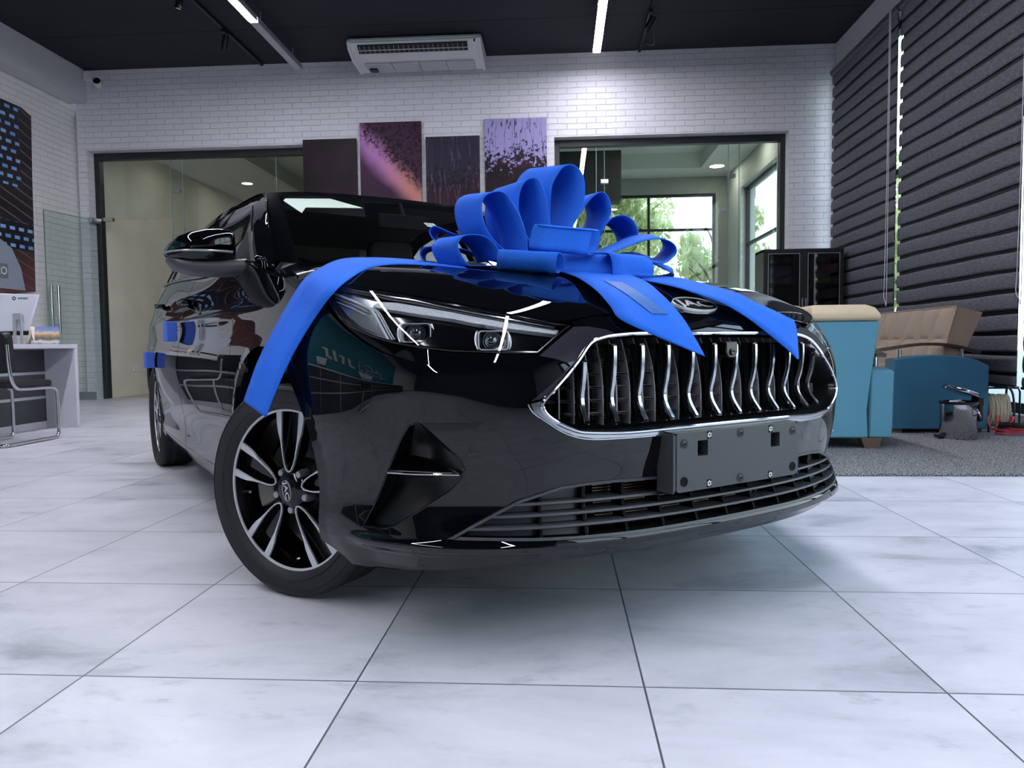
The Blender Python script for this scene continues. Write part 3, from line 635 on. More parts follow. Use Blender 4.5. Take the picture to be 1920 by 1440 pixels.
# cantilever chair
M_chrome = mat('chrome', 'D8D9DC', .07, 1.0, noise=.02)
M_leath = mat('black_leatherette', '17171A', .42, noise=.1, bump=.1, bscale=200)
ch = empty('cantilever_chair', (-4.165, 5.24, 0), 0, 'black padded visitor chair on a chrome cantilever frame, beside the desk', 'chair')
fr = [(.19, -.235, .745), (.19, -.225, .60), (.19, -.205, .49), (.19, -.17, .435), (.19, -.10, .415), (.19, .18, .412), (.19, .245, .40), (.19, .272, .355), (.19, .275, .09), (.19, .262, .03), (.19, .21, .016), (.19, -.22, .016), (.19, -.26, .016), (.15, -.29, .016)]
path = smooth_path(fr+[(-x, y, z) for x, y, z in fr[::-1]], 4)
mb = MB(); mb.tube(path, .0125, 12); mb.tube([(.19, .2, .41), (-.19, .2, .41)], .01, 8); mb.build('chrome_frame', M_chrome, ch, smooth=True)
def cushion(W, D, H, r=.03, n=12, puff=.015):
    P = []
    mb = MB(); vs = []; out = rrect(-W/2, W/2, -D/2, D/2, r*1.6, 5)
    lay = [(-H/2, .96), (-H/2+.01, 1), (H/2-.012, 1), (H/2, .95)]
    for z, s in lay: vs += [(x*s, y*s, z) for x, y in out]
    m = len(out); fs = [(i*m+k, i*m+(k+1) % m, (i+1)*m+(k+1) % m, (i+1)*m+k) for i in range(3) for k in range(m)]
    vs += [(0, 0, -H/2), (0, 0, H/2+puff)]; fs += [(k, len(vs)-2, (k+1) % m) for k in range(m)]+[(3*m+k, 3*m+(k+1) % m, len(vs)-1) for k in range(m)]
    return vs, fs
vs, fs = cushion(.375, .46, .05)
MB().add([(x, y+.02, z+.447) for x, y, z in vs], fs).build('seat', M_leath, ch, smooth=True, bevel=0)
Mb = Matrix.Translation((0, -.19, .69)) @ Matrix.Rotation(math.radians(-86), 4, 'X')
vs, fs = cushion(.375, .30, .075); MB().add([Mb @ Vector(v) for v in vs], fs).build('backrest', M_leath, ch, smooth=True)
# ================================================================ right side: carpet, sofas, cabinet, bin
def carpet_mat():
    m, N, L, b = nodes('speckled_grey_carpet'); g = N.new('ShaderNodeNewGeometry')
    n = N.new('ShaderNodeTexNoise'); n.inputs['Scale'].default_value = 150; n.inputs['Detail'].default_value = 3; L.new(g.outputs['Position'], n.inputs['Vector'])
    r = N.new('ShaderNodeValToRGB'); r.color_ramp.elements[0].position = .42; r.color_ramp.elements[0].color = lin('303134'); r.color_ramp.elements[1].position = .60; r.color_ramp.elements[1].color = lin('A2A3A4'); L.new(n.outputs['Fac'], r.inputs[0])
    L.new(r.outputs[0], b.inputs['Base Color']); b.inputs['Roughness'].default_value = .95; b.inputs['Specular IOR Level'].default_value = .1
    bp = N.new('ShaderNodeBump'); bp.inputs['Strength'].default_value = 1; bp.inputs['Distance'].default_value = .004; L.new(n.outputs['Fac'], bp.inputs['Height']); L.new(bp.outputs[0], b.inputs['Normal']); return m
tag(MB().box(.75, XR-.01, 3.887, 9.6, 0, .012).build('carpet', carpet_mat(), bevel=.004), 'speckled grey carpet under the sofas in front of the dark blinds', 'carpet')
M_vel = mat('teal_velour', '5590A6', .8, noise=.06, nscale=5, bump=.15, bscale=40, sheen=.15)
M_vel2 = mat('deep_teal_velour', '2A6380', .8, noise=.06, nscale=5, bump=.15, bscale=40, sheen=.15)
M_tan = mat('beige_velour', 'B7A88E', .8, noise=.06, nscale=6, bump=.15, bscale=40, sheen=.1)
M_brn = mat('taupe_velour', '8A7A6B', .8, noise=.07, nscale=6, bump=.15, bscale=40, sheen=.1)
M_wood = mat('dark_walnut', '3B2A22', .3, noise=.25, nscale=12)
M_foot = mat('brown_foot', '6B5C50', .5, noise=.1)
Z0 = .012
s1 = empty('sofa', (2.0, 4.80, Z0), 0, 'light teal sofa with beige headrest, seen from behind just right of the car', 'sofa', 'teal sofas')
def shell(sections):
    # sections: list of (z, x0, x1, y0, y1)
    mb = MB(); vs = []
    for z, x0, x1, y0_, y1_ in sections: vs += [(x0, y0_, z), (x1, y0_, z), (x1, y1_, z), (x0, y1_, z)]
    n = len(sections); fs = [(0, 1, 2, 3), tuple(range(4*n-4, 4*n))]+[(4*i+k, 4*i+(k+1) % 4, 4*i+4+(k+1) % 4, 4*i+4+k) for i in range(n-1) for k in range(4)]
    return mb.add(vs, fs)
shell([(.07, -1.7, -.02, 0, .22), (.25, -1.7, -.03, 0, .21), (.50, -1.7, -.01, -.02, .20), (.70, -1.7, .005, -.05, .18), (.82, -1.7, .012, -.07, .16)]).build('back_panel', M_vel, s1, bevel=.012, bseg=3)
for k in range(4):
    a, b_ = -1.7+.43*k-.0, -1.7+.43*(k+1)-.012
    if k == 3: b_ = .016
    shell([(.822, a, b_, -.085, .27), (.86, a, b_, -.09, .29), (.905, a+.01, b_-.02, -.05, .29), (.928, a+.03, b_-.05, .02, .22)]).build('headrest', M_tan, s1, bevel=.018, bseg=3)
MB().box(-1.7, -.01, .20, .85, .07, .40).build('seat_base', M_vel, s1, bevel=.02)
MB().box(-1.69, -.02, .24, .86, .40, .52).build('seat_cushion', M_tan, s1, bevel=.03, bseg=3)
shell([(.07, -.008, .137, 0.02, .92), (.30, -.008, .137, 0.01, .92), (.50, -.008, .137, 0.0, .92), (.525, .0, .10, .06, .90)]).build('arm', M_vel, s1, bevel=.01)
def armwood(parent, pts, w_, posts, axis):
    P = smooth_path(pts, 5); mb = MB(); vs = []
    for i, p in enumerate(P):
        for s in (-1, 1):
            for t in (-.011, .011): vs.append((p.x+s*w_/2, p.y, p.z+t) if axis == 'y' else (p.x, p.y+s*w_/2, p.z+t))
    fs = []
    for i in range(len(P)-1):
        a = 4*i; b = a+4
        fs += [(a, a+1, b+1, b), (a+1, a+3, b+3, b+1), (a+3, a+2, b+2, b+3), (a+2, a, b, b+2)]
    fs += [(0, 2, 3, 1), (len(vs)-4, len(vs)-3, len(vs)-1, len(vs)-2)]
    mb.add(vs, fs).build('armrest', M_wood, parent, bevel=.004)
    for (x, y, z0, z1) in posts:
        mb = MB(); mb.tube([(x, y, z0), (x, y, z0+.006)], .03, 16); mb.tube([(x, y, z0), (x, y, z1)], .016, 16); mb.build('arm_post', M_chrome, parent, smooth=True)
armwood(s1, [(.06, .02, .60), (.06, .25, .645), (.06, .6, .655), (.06, .92, .62)], .07, [(.06, .11, .50, .60), (.06, .78, .50, .62)], 'y')
for x, y in ((-.0, .06), (-1.6, .06), (.05, .85), (-1.6, .8)): 
    MB().add([(x-.06, y-.05, .07), (x+.07, y-.05, .07), (x+.07, y+.05, .07), (x-.06, y+.05, .07), (x-.03, y-.03, 0), (x+.06, y-.03, 0), (x+.06, y+.03, 0), (x-.03, y+.03, 0)], [(0, 1, 2, 3), (4, 5, 6, 7), (0, 1, 5, 4), (1, 2, 6, 5), (2, 3, 7, 6), (3, 0, 4, 7)]).build('foot', M_foot, s1)
s2 = empty('sofa', (2.84, 5.62, Z0), 0, 'deep teal sofa with taupe tufted back and curved wooden armrest, behind the steel bin', 'sofa', 'teal sofas')
pts = [(-.34, .03), (.34, .03), (.342, .50), (.25, .548), (.10, .578), (-.05, .586), (-.20, .576), (-.34, .555)]
mb = MB(); mb.prism(pts, 'y', 0, .17); mb.build('arm', M_vel2, s2, bevel=.008)
mb = MB(); mb.prism(pts, 'y', 1.93, 2.10); mb.build('arm', M_vel2, s2, bevel=.008)
armwood(s2, [(-.50, .085, .61), (-.35, .085, .635), (-.12, .085, .665), (.1, .085, .655), (.31, .085, .60)], .07, [(-.27, .085, .56, .63), (.19, .085, .55, .63)], 'x')
armwood(s2, [(-.50, 2.0, .61), (-.35, 2.0, .635), (-.12, 2.0, .665), (.1, 2.0, .655), (.31, 2.0, .60)], .07, [(-.27, 2.0, .56, .63), (.19, 2.0, .55, .63)], 'x')
MB().box(-.38, .30, .17, 1.93, .05, .38).build('seat_base', M_vel2, s2, bevel=.02)
MB().box(-.40, .10, .175, 1.925, .38, .50).build('seat_cushion', M_brn, s2, bevel=.03, bseg=3)
# leaning tufted back, front face towards -X
mb = MB(); ny, nz_ = 64, 26; P = []
for j in range(nz_+1):
    v = j/nz_; row = []
    for i in range(ny+1):
        u = i/ny; y = .10+1.90*u
        puff = -.035*(abs(math.sin(PI*u*8))**.5)*(abs(math.sin(PI*(v*2)))**.5)
        e = min(1, min(u, 1-u)*22, min(v, 1-v)*9)**.5
        x = .03+v*.125+puff*e-.0*e
        row.append((x, y, .46+v*.49))
    P.append(row)
mb.grid(P)
Q = [[(.16+v*.18, .10+1.90*u, .46+v*.44) for u in (0, 1)] for v in (0, 1)]
mb.add([P[0][0], P[-1][0], Q[1][0], Q[0][0]], [(0, 1, 2, 3)]); mb.add([P[0][-1], P[-1][-1], Q[1][1], Q[0][1]], [(0, 1, 2, 3)])
mb.add([P[-1][0], P[-1][-1], Q[1][1], Q[1][0]], [(0, 1, 2, 3)]); mb.add([Q[0][0], Q[0][1], Q[1][1], Q[1][0]], [(0, 1, 2, 3)]); mb.add([P[0][0], P[0][-1], Q[0][1], Q[0][0]], [(0, 1, 2, 3)])
mb.build('backrest', M_brn, s2, smooth=True, sharp=50)
mb = MB()
for i in range(1, 8):
    mb.lathe([(.012, 0), (.010, -.006), (0, -.008)], 10, Matrix.Translation((.03+.5*.125+.002, .10+1.9*i/8, .46+.245)) @ Matrix.Rotation(-PI/2, 4, 'Y') @ Matrix.Scale(-1, 4, (0, 0, 1)))
mb.build('tuft_button', M_brn, s2, smooth=True)
mb = MB(); mb.tube([(.152, .098, .95), (.03, .098, .462)], .006, 6); mb.tube([(.152, .098, .95), (.152, 1.99, .95)], .006, 6); mb.build('piping', M_brn, s2, smooth=True)
for x, y in ((-.3, .08), (.28, .08), (-.3, 2.0), (.28, 2.0)): MB().box(x-.04, x+.04, y-.04, y+.04, 0, .05).build('foot', M_foot, s2)
# cabinet with two framed glass doors
cb = empty('glass_door_cabinet', (2.46, 9.0, Z0), 0, 'black cabinet with two framed grey glass doors by the blinds', 'cabinet')
M_cab = mat('black_brown_laminate', '1E1D20', .45, noise=.1)
H = 1.80
mb = MB(); mb.box(0, .02, .02, .40, 0, H); mb.box(.92, .94, .02, .40, 0, H); mb.box(0, .94, .02, .40, H-.02, H+.01); mb.box(.02, .92, .385, .40, 0, H-.02); mb.box(.02, .92, .03, .385, .06, .08); mb.box(.46, .48, .03, .385, .08, H-.02)
for z in (.5, .95, 1.38): mb.box(.02, .92, .05, .385, z, z+.02)
mb.build('carcass', M_cab, cb)
G_smoke = glassmat('smoked_glass', (.42, .42, .45), 1.5, .05)
for k in range(2):
    a = .004+.468*k; b_ = a+.464
    mb = MB(); t = .045; mb.box(a, a+t, 0, .018, .05, H); mb.box(b_-t, b_, 0, .018, .05, H); mb.box(a+t, b_-t, 0, .018, H-t, H); mb.box(a+t, b_-t, 0, .018, .05, .05+t)
    d = mb.build('door_frame', M_cab, cb, bevel=.002)
    mb = MB(); q = .006
    for (x0, x1, z0, z1) in ((a+t, a+t+q, .1, H-t), (b_-t-q, b_-t, .1, H-t), (a+t, b_-t, H-t-q, H-t)): mb.box(x0, x1, -.002, 0, z0, z1)
    mb.build('trim_line', M_alu, cb)
    MB().box(a+t, b_-t, .008, .012, .05+t, H-t).build('glass_panel', G_smoke, cb)
    hx = b_-.018 if k == 0 else a+.018
    mb = MB(); mb.box(hx-.006, hx+.006, -.025, -.015, 1.0, 1.22); mb.box(hx-.004, hx+.004, -.016, 0, 1.02, 1.03); mb.box(hx-.004, hx+.004, -.016, 0, 1.19, 1.20); mb.build('door_handle', M_steel, cb)
for x, z, c, lab in ((.72, 1.40, '8DB33A', 'green box on a shelf behind the right cabinet door'), (.80, 1.52, 'B0567A', 'pink box on a shelf behind the right cabinet door')):
    tag(MB().box(2.46+x-.09, 2.46+x+.09, 9.08, 9.25, Z0+z, Z0+z+.115).build('storage_box', mat('box_'+c, c, .6, noise=.05), bevel=.004), lab, 'box')
tag(MB().box(2.46+.08, 2.46+.36, 9.1, 9.3, Z0+1.40, Z0+1.62).build('storage_box', mat('box_grey', '77787F', .6, noise=.05), bevel=.004), 'grey box on a shelf behind the left cabinet door', 'box')
# pedal bin
bn = empty('pedal_bin', (2.815, 5.33, Z0), 0, 'small polished steel pedal bin with its lid ajar', 'bin')
mb = MB(); mb.lathe([(0, .0), (.112, 0), (.116, .006), (.116, .245), (.110, .245), (.108, .02), (0, .02)], 48); mb.build('bin_body', mat('polished_steel', 'B9B9BC', .09, 1, noise=.02), bn, smooth=True)
mb = MB(); mb.lathe([(.112, .243), (.120, .245), (.121, .262), (.108, .264), (.106, .245)], 48); mb.build('rim', M_blackm, bn, smooth=True)
Ml = Matrix.Translation((.115, 0, .272)) @ Matrix.Rotation(math.radians(19), 4, 'Y') @ Matrix.Translation((-.115, 0, 0))
mb = MB(); mb.lathe([(0, .012), (.108, .010), (.118, .012), (.120, .018), (.119, .034), (.112, .040), (0, .044)], 48, Ml); mb.build('lid', mat('polished_steel'), bn, smooth=True)
mb = MB(); mb.box(.105, .15, -.045, .045, .235, .285); mb.box(.118, .15, -.04, .04, .12, .24); mb.build('hinge_bracket', M_blackm, bn, bevel=.006)
mb = MB(); mb.tube(smooth_path([(.05, -.112, .225), (.06, -.13, .20), (.09, -.115, .16), (.112, -.04, .19), (.12, 0, .23)]), .006, 8); mb.build('carry_handle', M_chrome, bn, smooth=True)
mb = MB(); mb.box(-.15, -.10, -.035, .035, .008, .024); mb.build('pedal', M_blackm, bn, bevel=.004)
vs = []; mb = MB()
for i in range(7):
    t = i/6; vs.append([(-.09+.10*t+.01*math.sin(k*2.1+i), -.075+.014*k, .255+.022*math.sin(PI*t)*(1-abs(k-2)/4)+.006*math.sin(3*k+2*i)) for k in range(5)])
mb.grid(vs).build('bin_liner', mat('pale_plastic_film', 'A9ADBC', .35, noise=.1), bn, smooth=True, solid=.001)
# extension reel with pale cable, jumper cables
rl = empty('cable_reel', (3.30, 5.72, Z0), 0, 'black frame wound with pale beige cable beside the teal sofa', 'cable reel')
mb = MB()
for s in (-1, 1): mb.tube(smooth_path([(s*.09, -.06, 0), (s*.095, -.05, .2), (s*.09, -.03, .30), (s*.07, 0, .33), (s*.095, .05, .2), (s*.09, .06, 0)], 4), .008, 8)
mb.tube([(-.09, -.055, .05), (.09, -.055, .05)], .007, 8); mb.tube([(-.07, 0, .33), (.15, 0, .33), (.165, 0, .3), (.165, 0, .02)], .007, 8); mb.tube([(-.09, .055, .05), (.09, .055, .05)], .007, 8); mb.build('reel_frame', M_blackm, rl, smooth=True)
pth = []
rnd = random.Random(3)
for i in range(15*14):
    a = 2*PI*i/14; k = i/14; pth.append((-.075+.0105*k+rnd.uniform(-.003, .003), (.045+rnd.uniform(-.004, .004))*math.cos(a), .165+(.115+rnd.uniform(-.008, .008))*math.sin(a)))
mb = MB(); mb.tube(smooth_path(pth, 2), .0048, 6); mb.build('wound_cable', mat('pale_cable', 'A79F8C', .5, noise=.05), rl, smooth=True)
jc = empty('jumper_cables', (3.26, 5.50, Z0), 0, 'red and black jumper cables coiled on the carpet beside the bin', 'cables')
def coil(cx, cy, r, turns, z0, ph, wob, seed):
    rr = random.Random(seed); out = []
    for i in range(int(turns*16)):
        a = ph+2*PI*i/16; q = r*(1+.12*math.sin(a*1.7+seed)); out.append((cx+q*1.15*math.cos(a), cy+q*.7*math.sin(a), z0+.012*i/16+wob*(1+math.sin(a+seed))))
    return smooth_path(out, 2)
mb = MB(); mb.tube(coil(.03, 0, .105, 3.2, .008, 0, .012, 1), .006, 8); mb.tube(smooth_path([(-.1, .02, .02), (-.12, .05, .10), (-.09, .06, .16)]), .006, 8); mb.build('red_cable', mat('red_rubber', '9C1F2C', .35, noise=.05), jc, smooth=True)
mb = MB(); mb.tube(coil(.06, .0, .10, 3.4, .02, 1, .022, 4), .006, 8); mb.build('black_cable', mat('black_rubber', '111214', .35, noise=.05), jc, smooth=True)
for i, (x, y, a, c) in enumerate(((-.02, -.02, .4, 'red_rubber'), (-.05, .03, 1.2, 'red_rubber'), (.06, -.03, -.4, 'black_rubber'))):
    Mx = Matrix.Translation((x, y, .05)) @ Euler((0, -1.0, a)).to_matrix().to_4x4()
    mb = MB()
    for s in (-1, 1): mb.add([Mx @ Vector(p) for p in ((0, s*.004, -.01), (0, s*.016, -.008), (.10, s*.018, -.006), (.10, s*.006, -.008), (0, s*.004, .01), (0, s*.016, .008), (.10, s*.018, .006), (.10, s*.006, .008))], [(0, 1, 2, 3), (4, 5, 6, 7), (0, 1, 5, 4), (1, 2, 6, 5), (2, 3, 7, 6), (3, 0, 4, 7)])
    mb.build('clamp', MATS[c], jc, bevel=.003)
# ================================================================ roller blinds
def blind_mat():
    m, N, L, b = nodes('charcoal_blind_fabric'); g = N.new('ShaderNodeNewGeometry'); mp = N.new('ShaderNodeVectorMath'); mp.operation = 'MULTIPLY'; mp.inputs[1].default_value = (1, 9, 90); L.new(g.outputs['Position'], mp.inputs[0])
    n = N.new('ShaderNodeTexNoise'); n.inputs['Scale'].default_value = 2; n.inputs['Detail'].default_value = 5; L.new(mp.outputs[0], n.inputs['Vector'])
    r = N.new('ShaderNodeValToRGB'); r.color_ramp.elements[0].position = .3; r.color_ramp.elements[0].color = lin('383A40'); r.color_ramp.elements[1].position = .75; r.color_ramp.elements[1].color = lin('65666F'); L.new(n.outputs['Fac'], r.inputs[0])
    n2 = N.new('ShaderNodeTexNoise'); n2.inputs['Scale'].default_value = 160; L.new(g.outputs['Position'], n2.inputs['Vector'])
    r2 = N.new('ShaderNodeValToRGB'); r2.color_ramp.elements[0].position = .66; r2.color_ramp.elements[0].color = (0, 0, 0, 1); r2.color_ramp.elements[1].position = .74; r2.color_ramp.elements[1].color = (.4, .4, .42, 1); L.new(n2.outputs['Fac'], r2.inputs[0])
    mx = N.new('ShaderNodeMix'); mx.data_type = 'RGBA'; mx.blend_type = 'ADD'; mx.inputs[0].default_value = 1; L.new(r.outputs[0], mx.inputs[6]); L.new(r2.outputs[0], mx.inputs[7])
    L.new(mx.outputs[2], b.inputs['Base Color']); b.inputs['Roughness'].default_value = .75
    bp = N.new('ShaderNodeBump'); bp.inputs['Strength'].default_value = .5; bp.inputs['Distance'].default_value = .003; L.new(n.outputs['Fac'], bp.inputs['Height']); L.new(bp.outputs[0], b.inputs['Normal']); return m
M_blind = blind_mat(); M_blind2 = mat('dark_blind_band', '1D1E23', .8, noise=.1, nscale=8)
M_cord = mat('white_cord', 'C8C8CC', .5, noise=.02)
def blind(y0, y1, zb, label, cord_y, cord_z):
    r = empty('roller_blind', (XR-.06, y0, 0), 0, label, 'blind', 'charcoal blinds along the right wall')
    W = y1-y0; per = .158; z = 4.06
    f = MB(); d = MB(); rnd = random.Random(int(y0*10))
    zt = z; k = 0
    while zt > zb:
        lo = max(zb, zt-.126); e0 = rnd.uniform(-.004, .004)
        ny = 24
        def wav(y): return .004*math.sin(y*2.1+k*1.1)+.002*math.sin(y*7+k)
        P = [[(-.030-.007*math.sin(PI*j/6), W*i/ny+e0, lo+(zt-lo)*j/6+wav(W*i/ny)) for i in range(ny+1)] for j in range(7)]
        f.grid(P)
        lo2 = max(zb, lo-.052)
        zt -= per; k += 1
    d.grid([[(-.018, .022+(W-.044)*i/ny, zb+(z-zb)*j) for i in range(ny+1)] for j in (0, 1)])
    f.build('fabric', M_blind, r, smooth=True, solid=.001); d.build('fabric_back', M_blind2, r, smooth=True, solid=.001)
    mb = MB(); mb.tube([(-.02, -.01, 4.085), (-.02, W+.03, 4.085)], .034, 16); mb.box(-.055, -.0, -.02, W+.04, 4.09, 4.12); mb.build('roller_tube', mat('grey_profile', '4C4D53', .35, .3, noise=.04), r, smooth=True)
    mb = MB(); mb.box(-.045, -.01, 0, W, zb-.02, zb); mb.build('bottom_bar', M_blackm, r, bevel=.003)
    if cord_y is not None:
        mb = MB(); mb.tube(smooth_path([(-.10, cord_y+.015, 4.09), (-.10, cord_y+.02, 2.4), (-.10, cord_y+.035, cord_z+.25), (-.10, cord_y+.045, cord_z+.06), (-.10, cord_y+.01, cord_z), (-.10, cord_y-.02, cord_z+.06), (-.10, cord_y-.015, 2.4), (-.10, cord_y-.01, 4.09)]), .0028, 6); mb.build('pull_cord', M_cord, r, smooth=True)
blind(7.845, 9.63, .35, 'charcoal roller blind nearest the back wall corner', .03, 1.12)
blind(5.77, 7.775, .35, 'charcoal roller blind at the right edge of the view', -.12, 1.02)
blind(3.70, 5.70, .35, 'charcoal roller blind just outside the right edge of the photo', -.12, 1.02)
# ================================================================ body surface of the car
def cspl(X,Y):
    # natural cubic spline, vector valued
    X=np.asarray(X,float);Y=np.asarray(Y,float);one=Y.ndim==1
    if one:Y=Y[:,None]
    n=len(X);h=np.diff(X);A=np.eye(n);B=np.zeros((n,Y.shape[1]))
    for i in range(1,n-1):
        A[i,i-1]=h[i-1];A[i,i]=2*(h[i-1]+h[i]);A[i,i+1]=h[i]
        B[i]=6*((Y[i+1]-Y[i])/h[i]-(Y[i]-Y[i-1])/h[i-1])
    M=np.linalg.solve(A,B)
    def f(x):
        x=np.asarray(x,float);sh=x.shape;x=x.ravel()
        i=np.clip(np.searchsorted(X,x)-1,0,n-2);xc=np.clip(x,X[0],X[-1])
        a=(X[i+1]-xc)/h[i];b=(xc-X[i])/h[i]
        r=a[:,None]*Y[i]+b[:,None]*Y[i+1]+((a**3-a)[:,None]*M[i]+(b**3-b)[:,None]*M[i+1])*(h[i]**2)[:,None]/6
        # linear extrapolation
        for side,k in ((x<X[0],0),(x>X[-1],n-1)):
            if side.any():
                j=0 if k==0 else n-2
                if k==0: d=(Y[1]-Y[0])/h[0]-h[0]*M[1]/6-h[0]*M[0]/3
                else: d=(Y[-1]-Y[-2])/h[-1]+h[-1]*M[-2]/6+h[-1]*M[-1]/3
                r[side]=Y[k]+d*(x[side]-X[k])[:,None]
        return (r[:,0].reshape(sh) if one else r.reshape(sh+(Y.shape[1],)))
    return f
PLAN=np.array([(.872,0),(.868,.15),(.853,.30),(.826,.42),(.788,.53),(.725,.64),(.635,.735),(.51,.810),(.34,.866),(.12,.896),(-.2,.907),(-.7,.910),(-1.4,.910),(-2.1,.908),(-2.7,.900),(-3.15,.872),(-3.45,.81),(-3.66,.70),(-3.80,.5),(-3.86,.25),(-3.875,0)])
_P=np.vstack([PLAN[1]*[1,-1],PLAN])
_a=np.concatenate([[0],np.cumsum(np.hypot(*np.diff(_P,axis=0).T))]);_a-=_a[1]
_B=cspl(_a,_P)
SMAX=_a[-1]
def base(s):
    return _B(s)
def nrm(s):
    d=_B(s+1e-3)-_B(s-1e-3); d/=np.linalg.norm(d,axis=-1,keepdims=True)
    return np.stack([d[...,1],-d[...,0]],-1)   # outward (for +y side: front -> +x ; side -> +y)
# offsets table: rows s, cols z
ZK=[.15,.20,.25,.33,.45,.57,.64,.70,.75,.80,.86,.92,1.0,1.08]
SK=[-.8,-.55,-.30,0,.30,.55,.80,1.02,1.35,1.8,2.6,4.2,4.9]
DT=[
 [.06,.03,.000,.020,.010,.000,.008,.030,.062,.115,.20,.31,.50,.70],
 [.06,.03,.000,.020,.010,.000,.008,.030,.062,.112,.19,.29,.45,.62],
 [.06,.03,.000,.015,.008,.000,.006,.026,.055,.095,.16,.24,.38,.5],
 [.06,.03,.000,.010,.006,.000,.004,.020,.044,.078,.13,.20,.32,.45],
 [.055,.03,.004,.004,.004,.000,.002,.012,.030,.056,.10,.16,.26,.36],
 [.06,.035,.012,.004,.002,.000,.002,.008,.020,.038,.068,.11,.18,.26],
 [.08,.055,.032,.016,.006,.000,.000,.004,.010,.020,.042,.070,.10,.15],
 [.085,.05,.028,.024,.010,.000,.000,.003,.008,.016,.032,.052,.085,.13],
 [.085,.05,.028,.024,.010,.000,.000,.003,.008,.014,.024,.038,.062,.10],
 [.06,.04,.02,.01,.0,.0,.0,.0,.005,.01,.03,.05,.09,.15]]
DT=[DT[3],DT[2],DT[1]]+DT
_rows=[cspl(ZK,r) for r in DT]
_Mop=cspl(SK,np.eye(len(SK)))
def off(s,z):
    s,z=np.broadcast_arrays(np.asarray(s,float),np.asarray(z,float)); sh=s.shape
    s=s.ravel(); z=z.ravel()
    V=np.stack([r(z) for r in _rows],-1)
    return (_Mop(s)*V).sum(-1).reshape(sh)
def S(s,z,extra=0):
    s=np.asarray(s,float);z=np.asarray(z,float)
    b=base(s);n=nrm(s);d=off(s,z)-extra
    return np.stack([b[...,0]-n[...,0]*d,b[...,1]-n[...,1]*d,z+0*s],-1)

def Sx(s,z,extra=0):
    # signed: s<0 is the right-hand side of the car (y<0)
    s=np.asarray(s,float); P=S(np.abs(s),z,extra); P[...,1]*=np.where(s<0,-1,1); return P
_ss=np.linspace(.9,5.2,600); _xx=_B(_ss)[:,0]
def s_of_x(x): return np.interp(-np.asarray(x,float),-_xx,_ss)
# upper edge of the lower body: hood / headlight top edge, then the belt line
zE=cspl([0,.2,.37,.47,.60,.75,.99,1.18,1.40,1.62,1.80,1.95,2.4,3.3,4.1,4.6,5.1,6.2],[.776,.775,.769,.756,.777,.803,.841,.866,.893,.919,.955,.985,1.0,1.038,1.07,1.075,1.05,1.02])
def E(s): return Sx(s,zE(np.abs(np.asarray(s,float))))
def coons(c0,c1,d0,d1,blend=None):
    # c0(u),c1(u) at v=0,1 ; d0(v),d1(v) at u=0,1
    def f(u,v):
        u=np.asarray(u,float);v=np.asarray(v,float);U=u[...,None];V=v[...,None]
        B=blend(v)[...,None]*np.array([0,0,1.])+V*np.array([1.,1,0]) if blend else V+0*U*np.ones(3)
        P00=c0(np.array([0.]))[0];P10=c0(np.array([1.]))[0];P01=c1(np.array([0.]))[0];P11=c1(np.array([1.]))[0]
        sh=u.shape
        C0=c0(u.ravel()).reshape(sh+(3,));C1=c1(u.ravel()).reshape(sh+(3,));D0=d0(v.ravel()).reshape(sh+(3,));D1=d1(v.ravel()).reshape(sh+(3,))
        return (1-B)*C0+B*C1+(1-U)*D0+U*D1-((1-U)*((1-B)*P00+B*P01)+U*((1-B)*P10+B*P11))
    return f
# hood: u front->rear, v centre->edge
SPX=np.array([.797,.775,.747,.70,.62,.50,.35,.2,.0,-.2,-.42]);SPZ=np.array([.776,.791,.8075,.831,.864,.896,.923,.944,.966,.984,.997])
_sp=cspl(np.linspace(0,1,11)**1.25,np.stack([SPX,0*SPX,SPZ],1))
S_IN,S_REAR=.47,1.66
def _side(u):
    return E(S_IN+(S_REAR-S_IN)*np.asarray(u))
_c=E(np.array([S_REAR]))[0]
_rear=cspl([0,.3,.6,.85,1],np.array([[-.42,0,.997],[-.415,.25,.997],[-.375,.50,.994],[-.27,.72,.972],_c]))
def _front(v): return E(S_IN*np.asarray(v))
hood=coons(lambda u:_sp(u),_side,_front,lambda v:_rear(v),blend=lambda v:v**3.3)
def hoodS(u,v): # v signed
    v=np.asarray(v,float);P=hood(np.asarray(u,float),np.abs(v));P[...,1]*=np.where(v<0,-1,1);return P
# side glass surface
def belt_z(x): return zE(s_of_x(x))
def belt_y(x): s=s_of_x(x); return S(s,zE(s))[...,1]
def G(x,z,sg=1,extra=0):
    x,z=np.broadcast_arrays(np.asarray(x,float),np.asarray(z,float)); h=z-belt_z(x)
    y=belt_y(x)-.42*h-.45*h*h+extra
    return np.stack([x,sg*y,z+0*x],-1)
# ================================================================ the car
TH, TX, TY = -0.9406, -0.095, 2.507
car = empty('car', (TX, TY, 0), TH, 'glossy black sedan with a large blue gift bow on its bonnet', 'car')
M_paint = mat('black_car_paint', '040507', .6, coat=1, coat_r=.012, spec=0., noise=.05, nscale=300)
M_purple = mat('dark_flake_paint', '1A1624', .35, .3, coat=1, coat_r=.02, noise=.35, nscale=120)
M_plast = mat('grey_black_plastic', '34363A', .45, noise=.05, nscale=60)
M_dplast = mat('satin_black_plastic', '121315', .4, noise=.05, nscale=60)
M_void = mat('dark_cavity', '050506', .8, spec=.2, noise=.1)
M_chr = mat('chrome')
M_satin = mat('satin_chrome', 'B4B6BA', .16, 1.0, noise=.03)
M_rubber = mat('tyre_rubber', '18191B', .62, noise=.12, nscale=50, bump=.15, bscale=150)
M_cglass = glassmat('windscreen_glass', (.86, .92, .89), 1.5)
M_sglass = glassmat('side_glass', (.72, .76, .74), 1.5)
M_lens = glassmat('lamp_lens', (.98, .99, 1.), 1.5)
